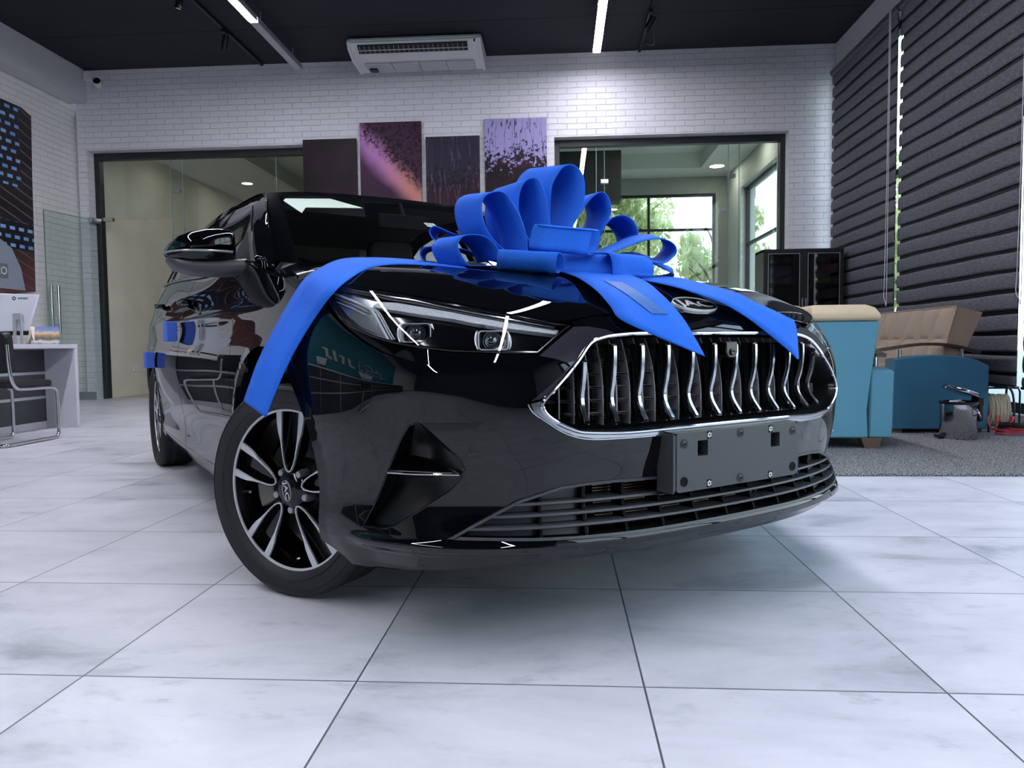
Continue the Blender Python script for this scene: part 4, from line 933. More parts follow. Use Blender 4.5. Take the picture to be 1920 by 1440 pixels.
M_gblk = mat('gloss_black_trim', '050607', .10, spec=.45, noise=.05)
M_recess = mat('recess_black', '050607', .30, spec=.4, noise=.05)
M_grey_g = mat('grille_grey', '7C7E82', .5, noise=.05, nscale=60)

def in_poly(P, poly):
    x = P[:, 0]; y = P[:, 1]; c = np.zeros(len(P), bool); n = len(poly)
    for i in range(n):
        x1, y1 = poly[i]; x2, y2 = poly[i-1]
        k = ((y1 > y) != (y2 > y)); t = (x2-x1)*(y-y1)/((y2-y1) if y2 != y1 else 1e-12)+x1
        c ^= k & (x < t)
    return c
def dist_poly(P, poly, closed=True):
    d = np.full(len(P), 9.); n = len(poly)
    for i in range(0 if closed else 1, n):
        a = np.array(poly[i-1]); b = np.array(poly[i]); ab = b-a; L = (ab@ab) or 1e-12
        t = np.clip(((P-a)@ab)/L, 0, 1); q = a+t[:, None]*ab; d = np.minimum(d, np.hypot(*(P-q).T))
    return d
def dens(poly, h, closed=True):
    out = []; n = len(poly)
    for i in range(n if closed else n-1):
        a = poly[i]; b = poly[(i+1) % n]; m = max(1, int(math.ceil(math.hypot(b[0]-a[0], b[1]-a[1])/h)))
        out += [(a[0]+(b[0]-a[0])*k/m, a[1]+(b[1]-a[1])*k/m) for k in range(m)]
    if not closed: out.append(poly[-1])
    return out
def curve2(pts, k=4):
    return [(p.x, p.y) for p in smooth_path([(a, b, 0) for a, b in pts], k)]
def mir(p): return [(-a, b) for a, b in p]
def panel(name, outer, holes, fmap, m, parent, h=.018, flange=.014, flip=False, label=None, extra_pts=None):
    loops = [dens(outer, h)]+[dens(q, h) for q in holes]
    xs = np.array(outer); x0, y0 = xs.min(0); x1, y1 = xs.max(0)
    gx, gy = np.meshgrid(np.arange(x0+h*.37, x1, h), np.arange(y0+h*.41, y1, h)); g = np.stack([gx.ravel(), gy.ravel()], 1)
    k = in_poly(g, outer)&(dist_poly(g, outer) > h*.45)
    for q in holes: k &= ~in_poly(g, q)&(dist_poly(g, q) > h*.45)
    g = g[k]; pts = []; edges = []
    for L_ in loops:
        s = len(pts); pts += L_; n = len(L_); edges += [(s+i, s+(i+1) % n) for i in range(n)]
    nb = len(pts)
    pts = pts+[tuple(q) for q in g]
    if extra_pts is not None: pts += [tuple(q) for q in extra_pts]
    ov, oe, of, *_ = delaunay_2d_cdt([Vector(p) for p in pts], edges, [], 0, 1e-6)
    V = np.array([(v.x, v.y) for v in ov]); F = [tuple(f) for f in of]
    c = np.array([V[list(f)].mean(0) for f in F]); ok = in_poly(c, outer)
    for q in holes: ok &= ~in_poly(c, q)
    F = [f for f, o in zip(F, ok) if o]
    P = fmap(V[:, 0], V[:, 1]); e = 8e-4
    du = fmap(V[:, 0]+e, V[:, 1])-fmap(V[:, 0]-e, V[:, 1]); dv = fmap(V[:, 0], V[:, 1]+e)-fmap(V[:, 0], V[:, 1]-e)
    Nn = np.cross(du, dv); Nn /= np.maximum(np.linalg.norm(Nn, axis=1, keepdims=True), 1e-12)
    cc = P.mean(0); ref = np.array([-1.2, 0, .45])
    sgn = np.sign(((P-ref)*Nn).sum(1).mean()) or 1
    if flip: sgn = -sgn
    Nn *= sgn
    # orient faces
    F2 = []
    for f in F:
        a, b, d = P[f[0]], P[f[1]], P[f[2]]
        F2.append(f if np.dot(np.cross(b-a, d-a), Nn[f[0]]) > 0 else f[::-1])
    verts = [tuple(p) for p in P]; norms = [tuple(n) for n in Nn]; faces = list(F2)
    if flange:
        # directed boundary edges
        es = {}
        for f in F2:
            for i in range(len(f)): es[(f[i], f[(i+1) % len(f)])] = 1
        bd = [e_ for e_ in es if (e_[1], e_[0]) not in es]
        mp_ = {}
        for a, b in bd:
            for v in (a, b):
                if v not in mp_:
                    mp_[v] = (len(verts), len(verts)+1); verts += [tuple(P[v]), tuple(P[v]-Nn[v]*flange)]
                    norms += [(0, 0, 0), (0, 0, 0)]
            faces.append((mp_[b][0], mp_[a][0], mp_[a][1], mp_[b][1]))
    me = bpy.data.meshes.new(name); me.from_pydata(verts, [], faces); me.materials.append(m)
    me.polygons.foreach_set('use_smooth', [True]*len(me.polygons)); me.update()
    # flange normals from geometry
    if flange:
        acc = {}
        for f in faces[len(F2):]:
            n = np.cross(np.array(verts[f[1]])-np.array(verts[f[0]]), np.array(verts[f[2]])-np.array(verts[f[1]]))
            for v in f: acc[v] = acc.get(v, 0)+n
        for v, n in acc.items():
            l = np.linalg.norm(n); norms[v] = tuple(n/l) if l > 0 else (0, 0, 1)
    me.normals_split_custom_set_from_vertices(norms)
    o = bpy.data.objects.new(name, me); COL.objects.link(o); o.parent = parent
    if label: o['label'] = label
    return o
AR = .383; AC = -.026; AZ = .325; RX = -2.76
def arch_r(x, z, cx=-.026): return np.hypot(x-cx, np.maximum(z-AZ, -.12)*1.0)
def sstep(t): t = np.clip(t, 0, 1); return t*t*(3-2*t)
CREASE = [(1.1503, .8090), (1.1047, .7847), (1.026, .7467), (.9442, .7098), (.8923, .6902), (.8366, .6760), (.7558, .6607)]
HL = [(1.2067, .8641), (1.1522, .8663), (.9902, .8416), (.8609, .8226), (.7523, .8038), (.6572, .7878), (.5891, .7750), (.5226, .7626), (.4639, .7528), (.4313, .7443), (.4794, .7134), (.5226, .6825), (.6172, .6850), (.7130, .6890), (.7852, .6968), (.8611, .7078), (.9275, .7229), (1.0052, .7463), (1.0675, .7745), (1.1290, .8068), (1.1833, .8419)]
BROW = CREASE+[(.770, .6960)]+HL[15:19]+[(1.1240, .7960)]
FOG = [(.7948, .5369), (.8131, .5305), (.8332, .5015), (.8658, .4421), (.9072, .3633), (.9456, .2947), (.8815, .2965), (.8528, .3063), (.7252, .3861), (.7000, .4091), (.6882, .4352), (.6980, .4573), (.7336, .4899), (.7653, .5187), (.7822, .5325)]
FOG = [(a, b) for a, b in FOG]
def bump_disp(s, z):
    a = np.abs(s); P = np.stack([a.ravel(), z.ravel()], 1); d = np.zeros(len(P))
    # folded edge along the wheel arch
    x = base(P[:, 0])[:, 0]; r = arch_r(x, P[:, 1]); fr = (P[:, 0] > .85)
    d += np.where(fr & (r < AR+.030), (AR+.030-r)*.14, 0)
    # raised rim beside the fog recess and sculpted corner fin over the lip
    z0 = .262; e = np.abs(P[:, 1]-z0)
    d += .010*np.exp(-(e/.011)**2)*sstep((1.02-P[:, 0])/.1)
    d -= .018*sstep((z0-.004-P[:, 1])/.02)*sstep((1.04-P[:, 0])/.1)*(P[:, 1] < z0)*sstep((P[:, 1]-.17)/.03)
    # soft hollow between fog recess and lower grille
    d -= .012*np.exp(-((P[:, 0]-.66)/.09)**2-((P[:, 1]-.35)/.05)**2)
    # slightly domed corner above the fog recess
    d += .006*np.exp(-((P[:, 0]-.80)/.12)**2-((P[:, 1]-.62)/.05)**2)
    return d.reshape(s.shape)
def Sd(s, z, extra=0.): return Sx(s, z, bump_disp(s, z)+extra)
SUR = [(.3918, .7442), (.4290, .7430), (.4786, .7111), (.5216, .6802), (.4854, .6739), (.4592, .6643), (.4525, .6573), (.4767, .6358), (.5381, .5879), (.5475, .5778), (.5384, .5607), (.5056, .5368), (.4791, .5190), (.4483, .5056), (.4013, .4974), (.3023, .4962), (.2060, .4973), (0.0, .4985)]
SURTOP = [(0., .7325), (.1006, .7316), (.2357, .7300), (.3000, .7325), (.3457, .7370)]
sur_half = SURTOP+SUR            # from centre top round to centre bottom
sur_poly = sur_half+mir(sur_half)[::-1]
def dedup(p):
    o = []
    for q in p:
        if not o or math.hypot(q[0]-o[-1][0], q[1]-o[-1][1]) > 1e-5: o.append(q)
    if math.hypot(o[0][0]-o[-1][0], o[0][1]-o[-1][1]) < 1e-5: o.pop()
    return o
sur_poly = dedup(sur_poly)
LOWT = [(0., .3945), (.1946, .3950), (.3341, .3975), (.4048, .3965), (.4717, .3915), (.5141, .3800), (.5730, .3640), (.6190, .3420), (.6802, .3119), (.7274, .2850)]
LOWB = [(.700, .2835), (.6310, .2825), (.5397, .2790), (.4357, .2765), (.2851, .2755), (.1056, .2765), (0., .2765)]
low_half = LOWT+LOWB; low_poly = dedup(low_half+mir(low_half)[::-1])
# bumper outline
def archpts(cx, a0, a1, n):
    out = []
    for i in range(n+1):
        a = math.radians(a0+(a1-a0)*i/n); x = cx+AR*math.cos(a); out.append((float(s_of_x(x)), AZ+AR*math.sin(a)))
    return out
ap = archpts(AC, 70, -14, 26)     # front half of the front arch, upwards->down
ap_b = [p for p in ap if p[1] < .700]
BOT = [(1.052, .20), (1.035, .182), (.9576, .184), (.8506, .192), (.7275, .203), (.6611, .213), (.6003, .221), (.4767, .225), (.3417, .226), (.1185, .226), (0., .226)]
top = [(0., .774), (.2, .773), (.367, .767), (.425, .7555)]
hlb = [(.4275, .7435)]+HL[10:15]+[(.770, .6960)]+CREASE[::-1]
half = top+hlb+[(1.1654, .7472), (1.222, .7080)]+ap_b+BOT
bump_poly = dedup(half+mir(half)[::-1])
tow = [(.4695+.0345*math.cos(a*PI/14), .4545+.0375*math.sin(a*PI/14)) for a in range(28)]
panel('front_bumper', bump_poly, [sur_poly, low_poly, FOG, mir(FOG)[::-1], tow], Sd, M_paint, car, h=.014)
panel('tow_hook_cover', [(.4695+(a-.4695)*.955, .4545+(b-.4545)*.955) for a, b in tow], [], Sd, M_paint, car, h=.012, flange=.006)
panel('lamp_shelf', BROW, [], lambda s, z: Sx(s, z, bump_disp(s, z)-.012*sstep((np.abs(s)-.765)/.10)), M_paint, car, h=.01, flange=.01)
panel('lamp_shelf', mir(BROW)[::-1], [], lambda s, z: Sx(s, z, bump_disp(s, z)-.012*sstep((np.abs(s)-.765)/.10)), M_paint, car, h=.01, flange=.01)
# lip underside closing the bumper below
mb = MB(); rows = []
for e, dz in ((0, 0), (-.02, -.004), (-.12, .0)):
    rows.append([tuple(p) for p in (Sd(np.array([s for s, z in half_b]), np.array([z for s, z in half_b]), e)+np.array([0, 0, dz]))] if False else None)
bs = BOT[::-1]+[]; full = mir(bs)[::-1][:-1]+bs
ss = np.array([p[0] for p in full]); zz = np.array([p[1] for p in full])
rows = [[tuple(q) for q in Sd(ss, zz, e)+np.array([0, 0, dz])] for e, dz in ((0, 0), (-.015, -.003), (-.14, .004))]
mb.grid(rows).build('lower_lip', M_dplast, car, smooth=True)
# ---- grille surround: purple-black frame and chrome band
INNT = [(0., .7195), (.1077, .7195), (.2461, .7195), (.3159, .7165), (.3600, .7110), (.3950, .6980), (.4290, .6620), (.4680, .6220), (.5090, .5790), (.5120, .5700), (.5020, .5560), (.4780, .5400), (.4450, .5260), (.4136, .5205), (.3202, .5165), (.2029, .5185), (0., .5200)]
inn_poly = dedup(INNT+mir(INNT)[::-1])
def off_poly(half, d):  # grow a half outline outwards in (s,z)
    P = np.array(half); c = np.array([.15, .62]); out = []
    for i, p in enumerate(P):
        a = P[max(i-1, 0)]; b = P[min(i+1, len(P)-1)]; t = b-a; n = np.array([t[1], -t[0]])/max(np.hypot(*t), 1e-9)
        if np.dot(n, p-c) < 0: n = -n
        q = p+n*d; q[0] = max(q[0], 0) if i not in (0, len(P)-1) else 0.; out.append(tuple(q))
    return out
BX = .012
rim = off_poly(INNT, .0085)
rim_poly = dedup(rim+mir(rim)[::-1])
# wide chrome lower band lies between rim and SUR below the tip; painted frame above it
tipO = (.5455, .5790); tipI = tuple(rim[8])
def Sg(s, z): return Sx(s, z, .006+0*np.asarray(s))
upper_half = [(0., .7325)]+SURTOP[1:]+[p for p in SUR if p[1] > .5775]+[rim[8], rim[7], rim[6], rim[5], rim[4], rim[3], rim[2], rim[1], (0., .7275)]
sidep = [SURTOP[-1]]+SUR[:9]+[(.5440, .5830), (rim[8][0]+.002, rim[8][1]+.004)]+rim[7:2:-1]
sidep = dedup(sidep)
for sg in (1, -1):
    q = sidep if sg > 0 else mir(sidep)[::-1]
    panel('grille_frame', q, [], Sg, M_purple, car, h=.012, flange=.02, label='dark purple frame piece')
bandp = [(rim[8][0]-.0, rim[8][1]-.001), (.5455, .5780)]+SUR[10:]+[(0., rim[-1][1])]+[r for r in rim[::-1] if r[1] < .5725][1:]
bandp = dedup(bandp); bp_ = dedup(bandp[:len(bandp)])
lower = [(.5455, .5785)]+SUR[10:]
inner = [r for r in rim if r[1] <= rim[8][1]+1e-6]
band_full = dedup(lower+mir(lower)[::-1]+mir(inner)+inner[::-1])
def band_disp(s, z):
    return Sx(s, z, .010+.0*np.asarray(s))
panel('chrome_band', band_full, [], band_disp, M_satin, car, h=.010, flange=.02, label='wide satin chrome band under the grille')
# groove line bead under the band
def bead(name, half, m, r, ext, parent=car, k=3):
    pts = half; full = mir(pts)[::-1][:-1]+pts if abs(pts[0][0]) < 1e-9 else pts
    c = curve2(full, k); P = Sx(np.array([a for a, b in c]), np.array([b for a, b in c]), ext)
    mb = MB(); mb.tube([tuple(p) for p in P], r, 8, closed=False); return mb.build(name, m, parent, smooth=True)
r_c = rim[:-1]; rr = dedup(r_c+[(0., rim[-1][1])]); full_r = dedup(rr+mir(rr)[::-1])
c = curve2(full_r+[full_r[0]], 3)[:-1]
P = Sx(np.array([a for a, b in c]), np.array([b for a, b in c]), .012)
mb = MB(); mb.tube([tuple(p) for p in P], .0048, 8, closed=True); mb.build('chrome_rim', M_chr, car, smooth=True)
bead('chrome_line', [(0., .7300), (.1006, .7300), (.2357, .7285), (.2900, .7275), (.345, .7215), (.38, .7130)], M_chr, .0028, .010)
bead('chrome_line', [(0., .4960), (.2, .4950), (.3023, .4940), (.4013, .4950), (.4483, .5035), (.4791, .5170), (.5056, .5345), (.5384, .5580), (.5490, .5770)], M_chr, .0022, .004)
# ---- grille interior
GD = -.105
gin = dedup(rim_poly)
panel('grille_backing', gin, [], lambda s, z: Sx(s, z, GD+0*np.asarray(s)), M_void, car, h=.03, flange=0)
mb = MB(); n = len(gin); sa = np.array([p[0] for p in gin+[gin[0]]]); za = np.array([p[1] for p in gin+[gin[0]]])
mb.grid([[tuple(q) for q in Sx(sa, za, e)] for e in (.004, GD)]); mb.build('grille_wall', M_dplast, car, smooth=True)
def gz(s):  # top and bottom of the opening at s
    T = [(a, b) for a, b in INNT if b > .575]; B_ = [(a, b) for a, b in INNT if b < .575][::-1]
    return float(np.interp(abs(s), [a for a, b in T], [b for a, b in T])), float(np.interp(abs(s), [a for a, b in B_], [b for a, b in B_]))
# horizontal louvres and thin vertical ribs behind the slats
mb = MB()
for z in (.545, .575, .605, .635, .665, .693):
    lim = float(np.interp(z, [.52, .575, .62, .66, .70, .72], [.40, .50, .46, .425, .385, .3]))
    sa = np.linspace(-lim, lim, 60)
    mb.grid([[tuple(q+np.array([0, 0, dz])) for q in Sx(sa, np.full(60, z), e)] for e, dz in ((-.052, -.002), (-.085, -.0005), (-.085, .0025), (-.052, .002))])
mb.build('grille_louvre', M_grey_g, car)
mb = MB()
for i in range(-13, 14):
    s = (i+.5)*.0372 if i % 2 == 0 else (i+.5)*.0372
    zt, zb = gz(s)
    zz_ = np.linspace(zb+.002, zt-.002, 12)
    for ds in (0,):
        mb.grid([[tuple(q) for q in Sx(np.full(12, s), zz_, e)] for e in (-.048, -.09)])
mb.build('grille_rib', M_grey_g, car, solid=.003)
# condenser fins seen through the grille
M_cool = mat('radiator_metal', 'D6C8A8', .55, .0, noise=.2)
def finset(nm, s0, s1, zs, e, lim=None):
    mb = MB()
    for z in zs:
        a, b_ = s0, s1
        if lim: q = lim(z)-.02; a, b_ = max(a, -q), min(b_, q)
        if b_ <= a: continue
        sa = np.linspace(a, b_, 24); mb.grid([[tuple(v) for v in Sx(sa, np.full(24, zz__), ee)] for zz__, ee in ((z, e-.004), (z, e), (z+.0020, e), (z+.0020, e-.004))])
    mb.build(nm, M_cool, car)
glim = lambda z: float(np.interp(z, [.52, .575, .62, .66, .70, .72], [.40, .50, .46, .425, .385, .3]))
finset('radiator_fin', -.36, .36, [.530+.0058*i for i in range(31)], -.092, glim)
# V-shaped slats
PR = cspl([.50, .535, .552, .568, .585, .61, .66, .705, .73], [.016, -.004, -.018, -.028, -.0315, -.0235, -.004, .014, .024])
vz = [(.0, .5325), (.10, .5480), (.26, .5720), (.40, .5980), (.6, .640), (.8, .672), (1., .705)]
for i in range(12):
    s = (i-5.5)*.0752
    a = abs(s); zt, zb = gz(s)
    zt2 = min(zt-.010, .704); zb2 = zb+.009
    zs = np.linspace(zb2, zt2, 22)
    def prot(z): return float(PR(z))
    def slat(w0, w1, e0, nm, m, z0_=0, z1_=0, sm=True):
        z_ = np.linspace(zb2+z0_, zt2-z1_, 26); ss_ = math.copysign(1, s)
        cols = []
        for (ds, de) in ((-w0, 0), (-w0*.72, e0), (w1*.72, e0), (w1, 0)):
            st = Sx(np.full(26, s)+ds-.0*z_, z_, np.array([prot(z)-.010+de for z in z_])); cols.append([tuple(q) for q in st])
        b0 = Sx(np.full(26, s)-w0*.8, z_, np.array([prot(z)-.042 for z in z_])); b1 = Sx(np.full(26, s)+w1*.8, z_, np.array([prot(z)-.042 for z in z_]))
        cols = [[tuple(q) for q in b0]]+cols+[[tuple(q) for q in b1]]
        mb = MB(); mb.grid(cols); k = 26
        mb.add([c_[0] for c_ in cols], [tuple(range(6))]); mb.add([c_[-1] for c_ in cols], [tuple(range(6))])
        return mb.build(nm, m, par, smooth=True, sharp=30)
    par = car; body = slat(.0085, .0085, .006, 'grille_slat', M_gblk)
    par = body; slat(.0056, .0056, .0105, 'chrome_strip', M_satin, .006, .004)
# front camera module
cm = MB(); cp = Sx(np.array([.012]), np.array([.692]), .0)[0]
cm.prism([(-.021, .014), (.021, .014), (.021, -.012), (.012, -.026), (-.012, -.026), (-.021, -.012)], 'x', -.04, .012)
o = cm.build('parking_camera', M_gblk, car, bevel=.003); o.location = (cp[0], .016, .693)
mb = MB(); mb.lathe([(.008, 0), (.008, .003), (.005, .0045), (0, .003)], 20, Matrix.Translation((.012, 0, -.012)) @ Matrix.Rotation(PI/2, 4, 'Y')); mb.build('camera_lens', mat('black_glass'), o, smooth=True)
# ---- hood
def hmap(u, v): return hoodS(u, v)
def hood_panel():
    n1, n2 = 60, 49
    U = np.linspace(0, 1, n1)**1.2; Vv = np.linspace(-1, 1, 2*n2-1)
    uu, vv = np.meshgrid(U, Vv, indexing='ij'); P = hoodS(uu, vv); e = 1e-3
    du = hoodS(np.clip(uu+e, 0, 1), vv)-hoodS(np.clip(uu-e, 0, 1), vv); a = np.abs(vv)
    dv = hoodS(uu, np.clip(vv+e, -1, 1))-hoodS(uu, np.clip(vv-e, -1, 1))
    N_ = np.cross(du, dv); N_ /= np.linalg.norm(N_, axis=-1, keepdims=True); N_ *= np.sign(N_[..., 2:3].mean())
    P = P+N_*.001
    h_, w_ = uu.shape; V = P.reshape(-1, 3); N2 = N_.reshape(-1, 3)
    F = [(i*w_+j, i*w_+j+1, (i+1)*w_+j+1, (i+1)*w_+j) for i in range(h_-1) for j in range(w_-1)]
    a, b, c_ = V[F[0][0]], V[F[0][1]], V[F[0][2]]
    if np.dot(np.cross(b-a, c_-b), N2[F[0][0]]) < 0: F = [f[::-1] for f in F]
    loop = [j for j in range(w_)]+[i*w_+w_-1 for i in range(1, h_)]+[(h_-1)*w_+j for j in range(w_-2, -1, -1)]+[i*w_ for i in range(h_-2, 0, -1)]
    vs = [tuple(v) for v in V]; ns = [tuple(v) for v in N2]; k = len(vs); n = len(loop)
    for q in loop: vs += [tuple(V[q]), tuple(V[q]-N2[q]*.02)]; ns += [(0, 0, 0)]*2
    nf = len(F)
    F += [(k+2*i, k+2*((i+1) % n), k+2*((i+1) % n)+1, k+2*i+1) for i in range(n)]
    acc = {}
    for f in F[nf:]:
        nn = np.cross(np.array(vs[f[1]])-np.array(vs[f[0]]), np.array(vs[f[2]])-np.array(vs[f[1]]))
        for v in f: acc[v] = acc.get(v, 0)+nn
    for v, nn in acc.items(): l = np.linalg.norm(nn); ns[v] = tuple(nn/l) if l > 0 else (0, 0, 1)
    me = bpy.data.meshes.new('hood'); me.from_pydata(vs, [], F); me.materials.append(M_paint)
    me.polygons.foreach_set('use_smooth', [True]*len(me.polygons)); me.normals_split_custom_set_from_vertices(ns)
    o = bpy.data.objects.new('hood', me); COL.objects.link(o); o.parent = car
hood_panel()
# ---- emblem on the nose of the hood
def hood_pt(x, y):
    q = np.array([.12, y/.4]); 
    for i in range(40):
        r = hoodS(q[0], q[1])[:2]-np.array([x, y]); J = np.stack([(hoodS(q[0]+1e-4, q[1])[:2]-hoodS(q[0], q[1])[:2])/1e-4, (hoodS(q[0], q[1]+1e-4)[:2]-hoodS(q[0], q[1])[:2])/1e-4], 1)
        q = q-np.linalg.solve(J, r)*.8; q[0] = min(max(q[0], .001), 1); q[1] = min(max(q[1], -1), 1)
    P = hoodS(q[0], q[1]); a = hoodS(q[0]+1e-3, q[1])-P; b = hoodS(q[0], q[1]+1e-3)-P; n = np.cross(a, b); n /= np.linalg.norm(n)
    if n[2] < 0: n = -n
    return P, n
ec, en = hood_pt(.748, .0)
zz_ = Vector(en); xx_ = Vector((0, 1, 0)); yy_ = zz_.cross(xx_).normalized()
EM = Matrix(((xx_.x, yy_.x, zz_.x, ec[0]+en[0]*.002), (xx_.y, yy_.y, zz_.y, ec[1]), (xx_.z, yy_.z, zz_.z, ec[2]+en[2]*.002), (0, 0, 0, 1)))
M_embs = mat('emblem_silver', 'E2E3E6', .25, .5, noise=.03)
def emblem(name, EM, a, b, parent, m_plate, flat=False):
    mb = MB(); R_ = 40
    def el(k, z): return [(a*k*math.cos(2*PI*i/R_), b*k*math.sin(2*PI*i/R_), z) for i in range(R_+1)]
    mb.grid([[EM @ Vector(p) for p in el(k, z)] for k, z in ((1, -.004), (1.0, .002), (.985, .004), (.955, .004), (.94, .0015))]); em = mb.build(name, M_embs, parent, smooth=True)
    if flat: em = parent
    mb = MB(); mb.add([EM @ Vector(p) for p in el(.945, .0015)[:-1]]+[EM @ Vector((0, 0, .0015))], [(i, (i+1) % R_, R_) for i in range(R_)]); mb.build('emblem_plate', m_plate, em)
    t = text('emblem_letters', 'JAC', b*1.25, M_embs, em, (0, 0, 0), (0, 0, 0), .0008, sx=1.65, bold=b*.012)
    t.matrix_parent_inverse = Matrix(); t.matrix_local = EM @ Matrix.Translation((0, 0, .003))
    return em
emblem('emblem', EM, .076, .036, car, mat('emblem_black', '040405', .5, spec=.1, noise=.05))
# ---- wings (front fenders)
def side_disp(s, z):
    a = np.abs(s); x = base(a)[..., 0]; r = arch_r(x, z); d = np.zeros_like(a)
    d += np.where(r < AR+.030, (AR+.030-r)*.14, 0)
    r2 = arch_r(x, z, RX); d += np.where(r2 < AR+.030, (AR+.030-r2)*.14, 0)
    # waist crease running through the handles
    w_ = sstep((a-1.55)/.5); zc = .815+.035*(a-1.9)/3
    d += .007*w_*np.exp(-((z-zc)/.022)**2)-.006*w_*np.exp(-((z-zc+.07)/.05)**2)
    return d
def Ss(s, z): return Sx(s, z, side_disp(s, z))
fseam = 1.885
hl_side = [(1.1530, .8100), (1.1860, .8419), (1.2110, .8641)]
etop = [(a, float(zE(a))-.001) for a in np.linspace(1.215, 1.60, 9)]+[(a, float(zE(a))-.001) for a in np.linspace(1.63, fseam-.002, 7)]
apf = archpts(AC, 70, 194, 30); apf = [p for p in apf if p[1] >= .24]
fend = [(1.2245, .7085), (1.168, .7475)]+hl_side+etop+[(fseam-.002, .80), (fseam-.002, .5), (fseam-.002, .215), (1.86, .21)]+apf[::-1]
fend = [p for i, p in enumerate(fend)]
# keep the seam start consistent with the arch
fend = dedup([p for p in fend if not (p in apf and p[0] < 1.228 and p[1] < .7075)])
for sg in (1, -1):
    panel('front_fender', fend if sg > 0 else mir(fend)[::-1], [], Ss, M_paint, car, h=.016)
# ---- doors and rear quarter
def toph(a, b, n=14): return [(s, float(zE(s))-.001) for s in np.linspace(a, b, n)]
d1, d2, d3 = fseam+.002, 3.020, 3.026
def sideP(poly, nm, parent=car):
    out = []
    for sg in (1, -1): out.append(panel(nm, poly if sg > 0 else mir(poly)[::-1], [], Ss, M_paint, parent, h=.022))
    return out
fdoor = dedup(toph(d1, d2-.002)+[(d2-.002, .255), (d1, .255)]); doors_f = sideP(fdoor, 'front_door')
apr = archpts(RX, 0, 180, 36); sA0 = float(s_of_x(RX+AR)); 
apr = [(s, z) for s, z in apr]
rseam = 4.02
rl_ = [p for p in apr if p[0] < rseam-.002]
rdoor = dedup(toph(d3, rseam-.002)+[(rseam-.002, rl_[-1][1]+.004)]+rl_[::-1]+[(rl_[0][0], .255), (d3, .255)]); doors_r = sideP(rdoor, 'rear_door')
rr_ = [p for p in apr if p[0] > rseam+.002]
quart = dedup(toph(rseam+.002, 5.6, 24)+[(5.6, .30), (rr_[-1][0]+.02, .25)]+rr_[::-1]+[(rseam+.002, rr_[0][1]+.004)]); sideP(quart, 'rear_quarter')
# sills
for sg in (1, -1):
    poly = [(1.86, .253), (rl_[0][0]+.02, .253), (rl_[0][0]+.02, .17), (1.86, .17)]
    panel('sill', poly if sg > 0 else mir(poly)[::-1], [], Ss, M_gblk, car, h=.03)
# tail
smx = float(SMAX)
tail = [(5.604, .30), (smx, .30), (smx, 1.0), (5.604, float(zE(5.6)))]
for sg in (1, -1): panel('rear_panel', tail if sg > 0 else mir(tail)[::-1], [], Ss, M_paint, car, h=.05)
# door handles
for sg, ds in ((1, (doors_f[0], doors_r[0])), (-1, (doors_f[1], doors_r[1]))):
    for d, s0, z0 in ((ds[0], 2.93, .902), (ds[1], 3.78, .928)):
        mb = MB(); N8 = 14; rows = []
        for k in range(9):
            t = k/8; lift = .012+.028*math.sin(PI*t)**.5; s = s0-.11+.22*t
            c0 = Sx(np.array([sg*s]), np.array([z0+.012*t]), side_disp(np.array([s]), np.array([z0]))+lift)[0]
            rows.append([(c0[0], c0[1]+sg*.009*math.cos(a), c0[2]+.013*math.sin(a)) for a in [2*PI*q/10 for q in range(11)]])
        mb.grid(rows); mb.build('door_handle', M_gblk, d, smooth=True)
# ---- greenhouse
HEAD = cspl([0, .5, .85, 1], np.array([[-1.13, 0, 1.397], [-1.135, .30, 1.392], [-1.15, .52, 1.378], [-1.165, .602, 1.366]]))
WB = cspl([0, .5, .85, 1], np.array([[-.40, 0, .985], [-.43, .38, .992], [-.51, .62, 1.004], [-.56, .695, 1.012]]))
def wsf(u, v):  # u 0 base..1 header, v signed
    v = np.asarray(v, float); u = np.asarray(u, float); a = WB(np.abs(v)); b = HEAD(np.abs(v)); U = u[..., None]
    P = (1-U)*a+U*b; P[..., 2] += .022*np.sin(PI*u); P[..., 0] += .010*np.sin(PI*u); P[..., 1] *= np.where(v < 0, -1, 1); return P
uu = np.linspace(0, 1, 20); vv = np.linspace(-1, 1, 41)
def gridmap(name, f, us, vs, m, parent, **k):
    mb = MB(); U, V = np.meshgrid(us, vs, indexing='ij'); P = f(U, V); mb.grid([[tuple(q) for q in r] for r in P]); return mb.build(name, m, parent, smooth=True, **k)
# frit border + clear centre
fr = [(-.999, 0), (.999, 0), (.999, 1), (-.999, 1)]
fin = rrect(-.90, .90, .0, .93, .05, 4)
def wv(v, u): return wsf(u, v)
panel('windscreen_border', [(-1, 0), (1, 0), (1, 1), (-1, 1)], [fin], wv, M_gblk, car, h=.05, flange=0)
panel('windscreen', fin, [], wv, M_cglass, car, h=.05, flange=0)
# roof and tailgate
RS = cspl(np.array([0, .12, .3, .5, .68, .82, 1.]), np.array([[-1.13, 0, 1.397], [-1.35, 0, 1.440], [-1.75, 0, 1.468], [-2.25, 0, 1.448], [-2.8, 0, 1.355], [-3.25, 0, 1.225], [-3.76, 0, 1.035]]))
def railz(x): return np.interp(-np.asarray(x), [1.165, 1.4, 1.7, 2.1, 2.5, 2.9, 3.2, 3.5, 3.74], [1.366, 1.402, 1.424, 1.418, 1.372, 1.280, 1.190, 1.095, 1.025])
RE_x = cspl([0, .12, .3, .5, .68, .82, 1.], [-1.165, -1.38, -1.75, -2.22, -2.75, -3.2, -3.72])
RZs = cspl([1.1, 1.4, 1.7, 2.1, 2.5, 2.9, 3.2, 3.5, 3.8], [1.350, 1.402, 1.424, 1.418, 1.372, 1.285, 1.195, 1.10, 1.02])
def REf(u):
    x = RE_x(u); z = RZs(-x); g = G(x, z); g[..., 1] = np.minimum(g[..., 1], .66); return g
